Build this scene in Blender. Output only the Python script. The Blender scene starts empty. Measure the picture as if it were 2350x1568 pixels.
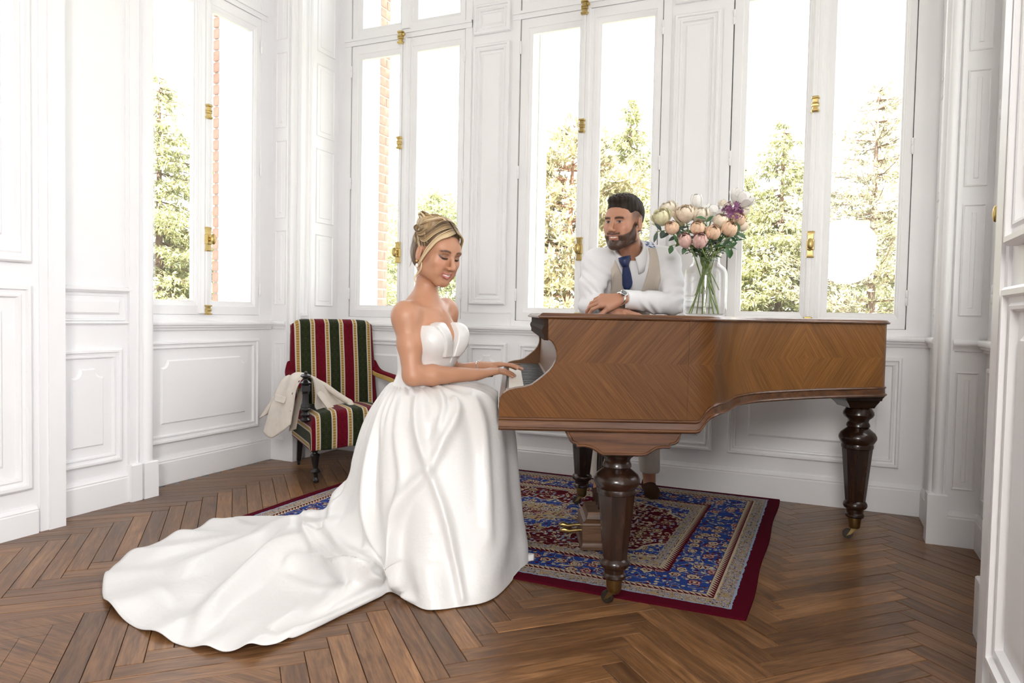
import bpy, bmesh, math, random
import numpy as np
from mathutils import Vector, Matrix

random.seed(7)
rng = np.random.default_rng(7)
SC = bpy.context.scene
COL = SC.collection
PI = math.pi

# ------------------------------------------------------------------ camera
CAM_F, CAM_YAW, CAM_PITCH, CAM_ROLL, CAM_H = 1639.4, 0.416313, -0.0374046, 0.0202024, 1.02
def cam_axes():
    fw = Vector((-math.sin(CAM_YAW) * math.cos(CAM_PITCH), math.cos(CAM_YAW) * math.cos(CAM_PITCH), math.sin(CAM_PITCH)))
    rt = Vector((math.cos(CAM_YAW), math.sin(CAM_YAW), 0))
    up = rt.cross(fw)
    c, s = math.cos(CAM_ROLL), math.sin(CAM_ROLL)
    return c * rt + s * up, -s * rt + c * up, fw
_r, _u, _f = cam_axes()
cd = bpy.data.cameras.new('camera')
cd.sensor_width = 36.0
cd.lens = CAM_F / 2350.0 * 36.0
cd.clip_start = 0.05
cd.clip_end = 300
cam = bpy.data.objects.new('camera', cd)
COL.objects.link(cam)
cam.matrix_world = Matrix(((_r.x, _u.x, -_f.x, 0), (_r.y, _u.y, -_f.y, 0), (_r.z, _u.z, -_f.z, CAM_H), (0, 0, 0, 1)))
SC.camera = cam

# ------------------------------------------------------------------ world, sun, lamps, exposure
SC.view_settings.view_transform = 'Standard'
SC.view_settings.look = 'None'
SC.view_settings.gamma = 1.0
SC.view_settings.use_curve_mapping = False
SC.view_settings.exposure = 0.9
w = bpy.data.worlds.new('sky')
SC.world = w
w.use_nodes = True
wn = w.node_tree.nodes
wbg = wn['Background']
wbg.inputs['Color'].default_value = (0.95, 0.965, 1.0, 1)
wbg.inputs['Strength'].default_value = 2.6
sd = bpy.data.lights.new('sun', 'SUN')
sd.energy = 26.0
sd.angle = 0.02
sd.color = (1.0, 0.96, 0.88)
sun = bpy.data.objects.new('sun', sd)
COL.objects.link(sun)
sun.rotation_euler = Vector((-0.20, 0.55, -0.80)).to_track_quat('-Z', 'Y').to_euler()
# the photographer's round soft box, standing behind the camera (its reflection shows in the right window)
ad = bpy.data.lights.new('soft_box', 'AREA')
ad.shape = 'DISK'
ad.size = 0.8
ad.energy = 45
ad.color = (1.0, 0.97, 0.93)
softbox = bpy.data.objects.new('soft_box', ad)
COL.objects.link(softbox)
softbox.location = (0.16, -1.1, 1.88)
softbox.rotation_euler = (Vector((-1.2, 3.0, 0.9)) - Vector(softbox.location)).to_track_quat('-Z', 'Y').to_euler()

# ------------------------------------------------------------------ material helpers
MATS = {}
def nodemat(name):
    m = bpy.data.materials.new(name)
    m.use_nodes = True
    nt = m.node_tree
    b = nt.nodes['Principled BSDF']
    MATS[name] = m
    return m, nt, b
def nn(nt, t, **kw):
    n = nt.nodes.new(t)
    for k, v in kw.items():
        if k.startswith('i_'):
            n.inputs[k[2:].replace('_', ' ')].default_value = v
        else:
            setattr(n, k, v)
    return n
def ramp(nt, stops):
    r = nt.nodes.new('ShaderNodeValToRGB')
    el = r.color_ramp.elements
    while len(el) < len(stops):
        el.new(0.5)
    for e, (p, c) in zip(el, stops):
        e.position = p
        e.color = (*c, 1)
    return r
def simple(name, col, rough=0.5, metal=0.0, bump=0.0, bscale=60, var=0.0, vscale=6, spec=0.5, sheen=0.0, coat=0.0, sss=0.0):
    m, nt, b = nodemat(name)
    b.inputs['Base Color'].default_value = (*col, 1)
    b.inputs['Roughness'].default_value = rough
    b.inputs['Metallic'].default_value = metal
    b.inputs['Specular IOR Level'].default_value = spec
    b.inputs['Coat Weight'].default_value = coat
    if sheen:
        b.inputs['Sheen Weight'].default_value = sheen
        b.inputs['Sheen Roughness'].default_value = 0.4
    if sss:
        b.inputs['Subsurface Weight'].default_value = sss
        b.inputs['Subsurface Radius'].default_value = (0.012, 0.005, 0.003)
        b.inputs['Subsurface Scale'].default_value = 1.0
    tc = nn(nt, 'ShaderNodeTexCoord')
    if var:
        nz = nn(nt, 'ShaderNodeTexNoise', i_Scale=vscale, i_Detail=5)
        nt.links.new(tc.outputs['Object'], nz.inputs['Vector'])
        r = ramp(nt, [(0.3, [c * (1 - var) for c in col]), (0.7, [min(1, c * (1 + var)) for c in col])])
        nt.links.new(nz.outputs['Fac'], r.inputs['Fac'])
        nt.links.new(r.outputs['Color'], b.inputs['Base Color'])
    if bump:
        nz2 = nn(nt, 'ShaderNodeTexNoise', i_Scale=bscale, i_Detail=3)
        nt.links.new(tc.outputs['Object'], nz2.inputs['Vector'])
        bp = nn(nt, 'ShaderNodeBump', i_Strength=bump, i_Distance=0.002)
        nt.links.new(nz2.outputs['Fac'], bp.inputs['Height'])
        nt.links.new(bp.outputs['Normal'], b.inputs['Normal'])
    return m
def math_node(nt, op, a, b=None, c=None):
    n = nt.nodes.new('ShaderNodeMath')
    n.operation = op
    for i, v in enumerate((a, b, c)):
        if v is None:
            continue
        if isinstance(v, (int, float)):
            n.inputs[i].default_value = v
        else:
            nt.links.new(v, n.inputs[i])
    return n.outputs[0]
def mixcol(nt, fac, a, b, mode='MIX'):
    n = nt.nodes.new('ShaderNodeMix')
    n.data_type = 'RGBA'
    n.blend_type = mode
    for sock, v in ((n.inputs[0], fac), (n.inputs[6], a), (n.inputs[7], b)):
        if isinstance(v, (int, float)):
            sock.default_value = v
        elif isinstance(v, (tuple, list)):
            sock.default_value = (*v, 1)
        else:
            nt.links.new(v, sock)
    return n.outputs[2]

# ------------------------------------------------------------------ mesh helpers
def link(o, parent=None):
    COL.objects.link(o)
    if parent is not None:
        o.parent = parent
    return o
def tag(o, label=None, cat=None, group=None, kind=None):
    if label: o['label'] = label
    if cat: o['category'] = cat
    if group: o['group'] = group
    if kind: o['kind'] = kind
    return o
def empty(name, loc=(0, 0, 0), rz=0.0, label=None, cat=None, group=None):
    o = bpy.data.objects.new(name, None)
    o.empty_display_size = 0.05
    COL.objects.link(o)
    o.location = loc
    o.rotation_euler = (0, 0, rz)
    tag(o, label, cat, group)
    return o
def mesh_obj(name, V, F, mat, parent=None, smooth=None):
    me = bpy.data.meshes.new(name)
    me.from_pydata([tuple(v) for v in V], [], [tuple(f) for f in F])
    if isinstance(mat, (list, tuple)):
        for m in mat: me.materials.append(MATS[m])
    else:
        me.materials.append(MATS[mat])
    if smooth is not None:
        me.shade_smooth()
        if smooth < 179:
            me.set_sharp_from_angle(angle=math.radians(smooth))
    me.update()
    o = bpy.data.objects.new(name, me)
    return link(o, parent)
class MB:
    """collects geometry; xf maps local points to object space"""
    def __init__(self, xf=None):
        self.V, self.F, self.xf = [], [], xf
    def add(self, V, F):
        n = len(self.V)
        for v in V:
            self.V.append(self.xf(*v) if self.xf else tuple(v))
        for f in F:
            self.F.append(tuple(i + n for i in f))
    def box(self, x0, x1, y0, y1, z0, z1):
        self.add([(x0, y0, z0), (x1, y0, z0), (x1, y1, z0), (x0, y1, z0), (x0, y0, z1), (x1, y0, z1), (x1, y1, z1), (x0, y1, z1)],
                 [(0, 3, 2, 1), (4, 5, 6, 7), (0, 1, 5, 4), (1, 2, 6, 5), (2, 3, 7, 6), (3, 0, 4, 7)])
        return self
    def cbox(self, x0, x1, y0, y1, z0, z1, c=0.004):
        """box with chamfered top and side edges"""
        L = [(0, z0), (0, z1 - c), (c, z1)]
        V, F = [], []
        for ins, z in L:
            V += [(x0 + ins, y0 + ins, z), (x1 - ins, y0 + ins, z), (x1 - ins, y1 - ins, z), (x0 + ins, y1 - ins, z)]
        for k in range(2):
            for i in range(4):
                a, b = k * 4 + i, k * 4 + (i + 1) % 4
                F.append((a, b, b + 4, a + 4))
        F += [(3, 2, 1, 0), (8, 9, 10, 11)]
        self.add(V, F)
        return self
    def loops(self, loops, closed=True, cap0=False, cap1=False):
        n = len(loops[0])
        V = [p for L in loops for p in L]
        F = []
        for k in range(len(loops) - 1):
            for i in range(n if closed else n - 1):
                a, b = k * n + i, k * n + (i + 1) % n
                F.append((a, b, b + n, a + n))
        if cap0: F.append(tuple(reversed(range(n))))
        if cap1: F.append(tuple(range((len(loops) - 1) * n, len(loops) * n)))
        self.add(V, F)
        return self
    def lathe(self, prof, seg=20, c=(0, 0), cap0=True, cap1=True, rot=0.0):
        L = []
        for r, z in prof:
            L.append([(c[0] + r * math.cos(rot + 2 * PI * i / seg), c[1] + r * math.sin(rot + 2 * PI * i / seg), z) for i in range(seg)])
        return self.loops(L, True, cap0, cap1)
    def tube(self, pts, rad, seg=8, cap=True):
        pts = [Vector(p) for p in pts]
        if isinstance(rad, (int, float)): rad = [rad] * len(pts)
        rad = [float(r_) for r_ in rad]
        L, prev = [], None
        for i, p in enumerate(pts):
            t = (pts[min(i + 1, len(pts) - 1)] - pts[max(i - 1, 0)]).normalized()
            if prev is None:
                a = Vector((0, 0, 1)) if abs(t.z) < 0.9 else Vector((1, 0, 0))
                nrm = t.cross(a).normalized()
            else:
                nrm = (prev - t * prev.dot(t)).normalized()
            prev = nrm
            bn = t.cross(nrm)
            L.append([tuple(p + rad[i] * (math.cos(2 * PI * k / seg) * nrm + math.sin(2 * PI * k / seg) * bn)) for k in range(seg)])
        return self.loops(L, True, cap, cap)
    def prism(self, poly, z0, z1, axis='z'):
        n = len(poly)
        def P(a, b, c):
            return (a, b, c) if axis == 'z' else ((a, c, b) if axis == 'y' else (c, a, b))
        V = [P(a, b, z0) for a, b in poly] + [P(a, b, z1) for a, b in poly]
        F = [tuple(reversed(range(n))), tuple(range(n, 2 * n))] + [(i, (i + 1) % n, n + (i + 1) % n, n + i) for i in range(n)]
        self.add(V, F)
        return self
    def build(self, name, mat, parent=None, smooth=None):
        o = mesh_obj(name, self.V, self.F, mat, parent, smooth)
        bm = bmesh.new()
        bm.from_mesh(o.data)
        bmesh.ops.recalc_face_normals(bm, faces=bm.faces)
        bm.to_mesh(o.data)
        bm.free()
        return o
def copy_tree(o, parent=None):
    c = o.copy()
    COL.objects.link(c)
    c.parent = parent
    for ch in list(o.children):
        copy_tree(ch, c)
    return c
def catmull(P, n):
    """n samples of a Catmull-Rom curve through points P (numpy array k x d)"""
    P = np.asarray(P, float)
    k = len(P)
    ts = np.linspace(0, k - 1, n)
    i = np.clip(ts.astype(int), 0, k - 2)
    f = (ts - i)[:, None]
    p0 = P[np.clip(i - 1, 0, k - 1)]; p1 = P[i]; p2 = P[i + 1]; p3 = P[np.clip(i + 2, 0, k - 1)]
    return 0.5 * ((2 * p1) + (p2 - p0) * f + (2 * p0 - 5 * p1 + 4 * p2 - p3) * f ** 2 + (3 * p1 - p0 - 3 * p2 + p3) * f ** 3)
# ================================================================== STRUCTURE
simple('white_paint', (0.865, 0.862, 0.872), 0.38, bump=0.10, bscale=26, var=0.015, vscale=3)
simple('white_paint_old', (0.80, 0.80, 0.79), 0.5, bump=0.2, bscale=40, var=0.05, vscale=9)
simple('brass', (0.50, 0.37, 0.15), 0.36, metal=1.0, bump=0.25, bscale=120, var=0.15, vscale=30)
simple('old_brass', (0.30, 0.21, 0.09), 0.38, metal=1.0, bump=0.2, bscale=100, var=0.3, vscale=25)
simple('subfloor', (0.02, 0.012, 0.008), 0.9)
def glass_mat(name, refl=0.05, tint=(1, 1, 1)):
    m = bpy.data.materials.new(name)
    m.use_nodes = True
    nt = m.node_tree
    for n in list(nt.nodes): nt.nodes.remove(n)
    out = nn(nt, 'ShaderNodeOutputMaterial')
    tr = nn(nt, 'ShaderNodeBsdfTransparent')
    tr.inputs['Color'].default_value = (*tint, 1)
    gl = nn(nt, 'ShaderNodeBsdfGlossy', i_Roughness=0.01)
    lw = nn(nt, 'ShaderNodeLayerWeight', i_Blend=0.5)
    mx = nn(nt, 'ShaderNodeMixShader')
    f = math_node(nt, 'ADD', math_node(nt, 'MULTIPLY', math_node(nt, 'POWER', lw.outputs['Facing'], 5.0), 0.9), refl)
    nt.links.new(f, mx.inputs[0])
    nt.links.new(tr.outputs[0], mx.inputs[1])
    nt.links.new(gl.outputs[0], mx.inputs[2])
    nt.links.new(mx.outputs[0], out.inputs['Surface'])
    MATS[name] = m
glass_mat('window_glass', 0.06)

def wood_plank():
    m, nt, b = nodemat('oak_plank')
    tc = nn(nt, 'ShaderNodeTexCoord')
    oi = nn(nt, 'ShaderNodeObjectInfo')
    off = nn(nt, 'ShaderNodeVectorMath', operation='SCALE')
    cmb = nn(nt, 'ShaderNodeCombineXYZ')
    nt.links.new(oi.outputs['Random'], cmb.inputs[0])
    nt.links.new(math_node(nt, 'MULTIPLY', oi.outputs['Random'], 7.3), cmb.inputs[1])
    nt.links.new(math_node(nt, 'MULTIPLY', oi.outputs['Random'], 3.1), cmb.inputs[2])
    nt.links.new(cmb.outputs[0], off.inputs[0])
    off.inputs['Scale'].default_value = 20
    addv = nn(nt, 'ShaderNodeVectorMath', operation='ADD')
    nt.links.new(tc.outputs['Object'], addv.inputs[0])
    nt.links.new(off.outputs[0], addv.inputs[1])
    mp = nn(nt, 'ShaderNodeMapping')
    mp.inputs['Scale'].default_value = (2.2, 26, 10)
    nt.links.new(addv.outputs[0], mp.inputs['Vector'])
    wv = nn(nt, 'ShaderNodeTexNoise', i_Scale=1.6, i_Detail=7, i_Roughness=0.62, i_Distortion=0.9)
    nt.links.new(mp.outputs[0], wv.inputs['Vector'])
    fine = nn(nt, 'ShaderNodeTexNoise', i_Scale=6, i_Detail=4, i_Roughness=0.6)
    nt.links.new(mp.outputs[0], fine.inputs['Vector'])
    st = nn(nt, 'ShaderNodeTexNoise', i_Scale=6, i_Detail=3)
    nt.links.new(addv.outputs[0], st.inputs['Vector'])
    cr = ramp(nt, [(0.25, (0.082, 0.037, 0.015)), (0.5, (0.190, 0.091, 0.038)), (0.78, (0.330, 0.175, 0.080))])
    nt.links.new(wv.outputs['Fac'], cr.inputs['Fac'])
    tone = ramp(nt, [(0.0, (0.66, 0.64, 0.62)), (0.35, (0.90, 0.88, 0.86)), (0.75, (1.08, 1.06, 1.0)), (1.0, (1.40, 1.38, 1.30))])
    nt.links.new(oi.outputs['Random'], tone.inputs['Fac'])
    c = mixcol(nt, 1.0, cr.outputs[0], tone.outputs[0], 'MULTIPLY')
    fr = ramp(nt, [(0.35, (0.68, 0.66, 0.64)), (0.6, (1.08, 1.08, 1.08))])
    nt.links.new(fine.outputs['Fac'], fr.inputs['Fac'])
    c = mixcol(nt, 0.8, c, fr.outputs[0], 'MULTIPLY')
    sr = ramp(nt, [(0.3, (0.62, 0.60, 0.60)), (0.55, (1, 1, 1))])
    nt.links.new(st.outputs['Fac'], sr.inputs['Fac'])
    c = mixcol(nt, 0.6, c, sr.outputs[0], 'MULTIPLY')
    nt.links.new(c, b.inputs['Base Color'])
    rr = nn(nt, 'ShaderNodeMapRange')
    rr.inputs['To Min'].default_value = 0.27
    rr.inputs['To Max'].default_value = 0.42
    nt.links.new(st.outputs['Fac'], rr.inputs['Value'])
    nt.links.new(rr.outputs[0], b.inputs['Roughness'])
    b.inputs['Specular IOR Level'].default_value = 0.4
    bp = nn(nt, 'ShaderNodeBump', i_Strength=0.12, i_Distance=0.002)
    nt.links.new(wv.outputs['Fac'], bp.inputs['Height'])
    nt.links.new(bp.outputs[0], b.inputs['Normal'])
wood_plank()

# ------------------------------------------------------------------ floor: herringbone oak blocks, every block its own piece
floor = MB().box(-3.55, 0.73, -3.2, 4.58, -0.06, -0.021).box(-7.5, -3.55, -3.2, 2.45, -0.06, -0.021).box(0.73, 5.0, -3.2, 2.45, -0.06, -0.021).build('floor', 'subfloor')
tag(floor, 'worn brown oak herringbone parquet floor', None, None, 'structure')
PL, PW = 0.587, 0.0742
def plank_mesh(k):
    mb = MB().cbox(-PL / 2 + .0010, PL / 2 - .0010, -PW / 2 + .0010, PW / 2 - .0010, -0.02, 0.0, 0.0012)
    o = mb.build('plank', 'oak_plank')
    me = o.data
    bpy.data.objects.remove(o)
    return me
PLM = [plank_mesh(k) for k in range(1)]
near, rest = [], []
pitch = PW * math.sqrt(2)
colw = PL / math.sqrt(2)
for i in range(-12, 12):
    # columns between spines; spines at X = 0.283 + i*colw
    sx = 0.283 + i * colw
    for j in range(-40, 46):
        cx = sx - colw / 2
        if i % 2 == 0: ang, cy = PI / 4, 3.02 + j * pitch
        else: ang, cy = -PI / 4, 3.02 + j * pitch + pitch / 2 + 0.0
        # offset so that ends interlock
        px = cx + (PW / 2 / math.sqrt(2)) * 0
        if not (-7.4 < cx < 4.9 and -3.1 < cy < 4.56): continue
        if cy > 2.4 and not (-3.62 < cx < 0.8): continue
        (near if (-3.6 < cx < 0.75 and 1.38 < cy < 4.56) else rest).append((px, cy, ang))
_planks = []
for (x, y, a) in near:
    o = bpy.data.objects.new('plank', PLM[0])
    COL.objects.link(o)
    o.parent = floor
    o.location = (x, y, random.uniform(-0.0006, 0.0004))
    o.rotation_euler = (0, 0, a + (PI if random.random() < .5 else 0))
mbr = MB()
for (x, y, a) in rest:
    c, s = math.cos(a), math.sin(a)
    mbr.xf = lambda u, v, z, c=c, s=s, x=x, y=y: (x + c * u - s * v, y + s * u + c * v, z)
    mbr.box(-PL / 2 + .0007, PL / 2 - .0007, -PW / 2 + .0007, PW / 2 - .0007, -0.02, 0)
ro = mbr.build('parquet_beyond', 'oak_plank', floor)
tag(ro, None, None, None, 'stuff')
print('planks', len(near), len(rest))

# ------------------------------------------------------------------ wall frames: local (s along wall, d out of the wall into the room, z)
def frame(ox, oy, sd, nd):
    return lambda s, d, z: (ox + s * sd[0] + d * nd[0], oy + s * sd[1] + d * nd[1], z)
def rect(s0, s1, z0, z1, ins, d):
    return [(s0 + ins, d, z0 + ins), (s1 - ins, d, z0 + ins), (s1 - ins, d, z1 - ins), (s0 + ins, d, z1 - ins)]
def ring(mb, s0, s1, z0, z1, prof, cap=False):
    mb.loops([rect(s0, s1, z0, z1, i, d) for i, d in prof], True, False, cap)
def notched(s0, s1, z0, z1, r, ins, d, top=True, bottom=False):
    """rectangle whose top (and bottom) corners are scooped out with a small step, as on old boiserie fields"""
    s0 += ins; s1 -= ins; z0 += ins; z1 -= ins
    P = []
    def corner(cx, cz, ax, az, on):
        if not on:
            return [(cx, d, cz)] * 7
        st = r * 0.22
        pts = [(cx + ax * (r + st), cz), (cx + ax * (r + st), cz + az * st)]
        for k in range(3):
            a = (k + 0.5) / 3 * PI / 2
            pts.append((cx + ax * (st + r * math.cos(a)) , cz + az * (st + r * math.sin(a))))
        pts += [(cx + ax * st, cz + az * (r + st)), (cx, cz + az * (r + st))]
        return [(a, d, b) for a, b in pts]
    P += list(reversed(corner(s0, z0, 1, 1, bottom)))
    P += corner(s1, z0, -1, 1, bottom)
    P += list(reversed(corner(s1, z1, -1, -1, top)))
    P += corner(s0, z1, 1, -1, top)
    return P
PROF = [(0, 0), (0.000, 0.018), (0.006, 0.024), (0.016, 0.024), (0.020, 0.014), (0.030, 0.012), (0.036, 0.017), (0.042, 0.015), (0.047, 0.002)]
def panel(parent, xf, s0, s1, z0, z1, field=0.045, notch=0.0, prof=PROF, k=1.0):
    mb = MB(xf)
    pr = [(i * k, d * k) for i, d in prof]
    ring(mb, s0, s1, z0, z1, pr, cap=True)
    e, dd = pr[-1][0], pr[-1][1]
    if field and s1 - s0 > 2 * (e + field + .02):
        f0, f1, g0, g1 = s0 + e + field, s1 - e - field, z0 + e + field, z1 - e - field
        if notch:
            mb.loops([notched(f0, f1, g0, g1, notch, 0, dd - .002), notched(f0, f1, g0, g1, notch, 0.010, dd + .009)], True, False, True)
        else:
            mb.loops([rect(f0, f1, g0, g1, 0, dd - .002), rect(f0, f1, g0, g1, 0.014, dd + .010)], True, False, True)
    return mb.build('panel', 'white_paint', parent, 30)
def flatpanel(parent, xf, s0, s1, z0, z1):
    mb = MB(xf)
    ring(mb, s0, s1, z0, z1, [(0, 0), (0, .004), (.004, .006), (.012, -.004), (.016, -.004)], cap=True)
    mb.loops([rect(s0 + .03, s1 - .03, z0 + .03, z1 - .03, 0, -.0045), rect(s0 + .03, s1 - .03, z0 + .03, z1 - .03, .008, .003)], True, False, True)
    return mb.build('panel', 'white_paint', parent, 30)
def extr(mb, s0, s1, prof):
    """profile of (d, z) along s"""
    mb.loops([[(s0, d, z) for d, z in prof], [(s1, d, z) for d, z in prof]], True, True, True)
BASE = [(-.01, 0), (.020, 0), (.020, .128), (.016, .134), (.018, .140), (.012, .148), (.008, .160), (-.01, .160)]
SILL = [(-.06, .948), (.030, .948), (.040, .943), (.044, .932), (.040, .921), (.030, .916), (.028, .908), (.018, .902), (.014, .890), (-.02, .886)]
TOP = 3.95
PT = 'white_paint'

XL = frame(-3.478, 0, (0, 1), (1, 0))      # left window wall, s = Y
XB = frame(0, 4.297, (1, 0), (0, -1))      # back wall, s = X
XR = frame(0.655, 0, (0, 1), (-1, 0))      # right window wall, s = Y
def solid(name, xf, boxes, label, parent=None):
    mb = MB(xf)
    for b in boxes: mb.box(*b)
    o = mb.build(name, PT, parent)
    if parent is None:
        tag(o, label, None, None, 'structure')
    return o

# back wall: dado, piers between the windows, head
M2, M3, M4 = -2.747, -1.420, -0.091
T = -0.30
wall_back = solid('wall_back', XB, [(-3.45, 0.62, T, 0, -.05, .935), (-3.45, -3.235, T, 0, .935, TOP), (-2.27, -1.895, T, 0, .935, TOP),
                                     (-.945, -.565, T, 0, .935, TOP), (.395, .62, T, 0, .935, TOP), (-3.45, .62, T, 0, 3.72, TOP)],
                  'white panelled wall with three tall windows behind the piano')
for a, b in ((-3.20, -2.315), (-1.845, -.985), (-.515, .365)):
    panel(wall_back, XB, a, b, .244, .832, field=.06)
for a, b in ((-2.235, -1.932), (-.905, -.602)):
    panel(wall_back, XB, a, b, .244, .832, field=.035, notch=.03)
    panel(wall_back, XB, a + .02, b - .02, 1.085, 2.80, field=.012)
    panel(wall_back, XB, a + .02, b - .02, 2.865, 3.06, field=.006)
    panel(wall_back, XB, a + .02, b - .02, 3.12, 3.80, field=.012)
    mb = MB(XB)
    mb.box(a - .022, b + .022, 0, .010, .948, 1.030)
    mb.box(a - .020, b + .020, 0, .013, 1.028, 1.036)
    mb.build('plinth', PT, wall_back)
mb = MB(XB); extr(mb, -3.32, .50, BASE)
tag(mb.build('baseboard_back', PT, None, 30), 'tall white moulded baseboard along the back wall', None, None, 'structure')
mb = MB(XB); extr(mb, -3.31, .49, SILL)
tag(mb.build('trim_1', PT, None, 40), 'rounded white window sill moulding behind the piano', None, None, 'structure')

# left window wall
wall_left = solid('wall_left', XL, [(2.70, 3.80, T, 0, -.05, .935), (2.70, 2.755, T, 0, .935, TOP), (3.675, 3.80, T, 0, .935, TOP), (2.70, 3.80, T, 0, 3.72, TOP)],
                  'white panelled wall under and around the left window')
panel(wall_left, XL, 2.80, 3.665, .24, .828, field=.06, notch=.035)
mb = MB(XL); extr(mb, 2.74, 3.78, BASE)
tag(mb.build('baseboard_left', PT, None, 30), 'white moulded baseboard below the left window', None, None, 'structure')
mb = MB(XL); extr(mb, 2.74, 3.78, SILL)
tag(mb.build('trim_2', PT, None, 40), 'white rounded sill below the left window', None, None, 'structure')
# right window wall (mirror of the left one)
wall_right = solid('wall_right', XR, [(2.70, 3.80, T, 0, -.05, .935), (2.70, 2.755, T, 0, .935, TOP), (3.675, 3.80, T, 0, .935, TOP), (2.70, 3.80, T, 0, 3.72, TOP)],
                   'white panelled wall under and around the right window')
panel(wall_right, XR, 2.80, 3.665, .24, .828, field=.06, notch=.035)
mb = MB(XR); extr(mb, 2.74, 3.80, BASE)
tag(mb.build('baseboard_right', PT, None, 30), 'white moulded baseboard below the right window', None, None, 'structure')
mb = MB(XR); extr(mb, 2.74, 3.80, SILL)
tag(mb.build('trim_3', PT, None, 40), 'white rounded sill below the right window', None, None, 'structure')

# corner piers between the side windows and the back alcove (plan profiles swept upward)
def sweep_plan(mb, plan, z0, z1, off=0.0):
    n = len(plan)
    mb.add([(x, y, z0) for x, y in plan] + [(x, y, z1) for x, y in plan],
           [(i, (i + 1) % n, n + (i + 1) % n, n + i) for i in range(n)] + [tuple(reversed(range(n))), tuple(range(n, 2 * n))])
def arc(cx, cy, r, a0, a1, n=6):
    return [(cx + r * math.cos(math.radians(a0 + (a1 - a0) * k / n)), cy + r * math.sin(math.radians(a0 + (a1 - a0) * k / n))) for k in range(n + 1)]
PIER = ([(-3.478, 4.30), (-3.478, 3.800), (-3.352, 3.800), (-3.352, 3.790), (-3.338, 3.790), (-3.338, 3.797)] +
        arc(-3.312, 3.812, .022, 200, 340, 8) + [(-3.290, 3.812)] + arc(-3.293, 3.845, .021, -80, 70, 6) +
        [(-3.304, 3.872), (-3.304, 3.930)] + arc(-3.304, 3.945, .012, -80, 80, 4) + arc(-3.304, 3.972, .010, -80, 80, 4) + [(-3.304, 3.99), (-3.312, 4.0), (-3.312, 4.30)])
mirx = lambda x: -2.823 - x
def pier(name, mirror, label):
    mb = MB((lambda x, y, z: (mirx(x), y, z)) if mirror else None)
    sweep_plan(mb, PIER, -.03, TOP)
    o = mb.build(name, PT, None, 35)
    tag(o, label, None, None, 'structure')
    xf_a = frame(0, 3.800, (1, 0), (0, -1)) if not mirror else (lambda s, d, z: (mirx(s), 3.800 - d, z))
    xf_b = frame(-3.312, 0, (0, 1), (1, 0)) if not mirror else (lambda s, d, z: (mirx(-3.312 + d), s, z))
    for z0, z1 in ((.26, .80), (1.055, 1.56), (1.64, 2.16), (2.245, 2.745), (2.83, 3.35)):
        flatpanel(o, xf_a, -3.452, -3.362, z0, z1)
        if z0 > 1: flatpanel(o, xf_b, 4.045, 4.235, z0, z1)
    for xf, a, b in ((xf_a, -3.478, -3.345), (xf_b, 3.99, 4.30)):
        m2 = MB(xf); extr(m2, a, b, BASE); m2.build('base_moulding', PT, o, 30)
        m2 = MB(xf); extr(m2, a, b, [(-.01, .948), (.016, .948), (.026, .943), (.030, .932), (.026, .921), (.014, .912), (.010, .895), (-.01, .89)]); m2.build('sill_moulding', PT, o, 40)
    m2 = MB((lambda x, y, z: (mirx(x), y, z)) if mirror else None)
    m2.cbox(-3.35, -3.268, 3.776, 3.868, 0, .235, .006)
    m2.cbox(-3.32, -3.285, 3.925, 3.99, 0, .175, .005)
    m2.build('plinth', PT, o)
    m2 = MB((lambda x, y, z: (mirx(x), y, z)) if mirror else None)
    m2.box(-3.31, -3.280, 3.876, 3.928, .985, 1.0)
    m2.box(-3.31, -3.288, 3.876, 3.928, .965, .985)
    m2.build('bracket', PT, o)
    return o
pier('trim_4', False, 'white moulded corner column between the left window and the alcove')
pier('trim_5', True, 'white moulded corner column at the right end of the back wall')

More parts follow.
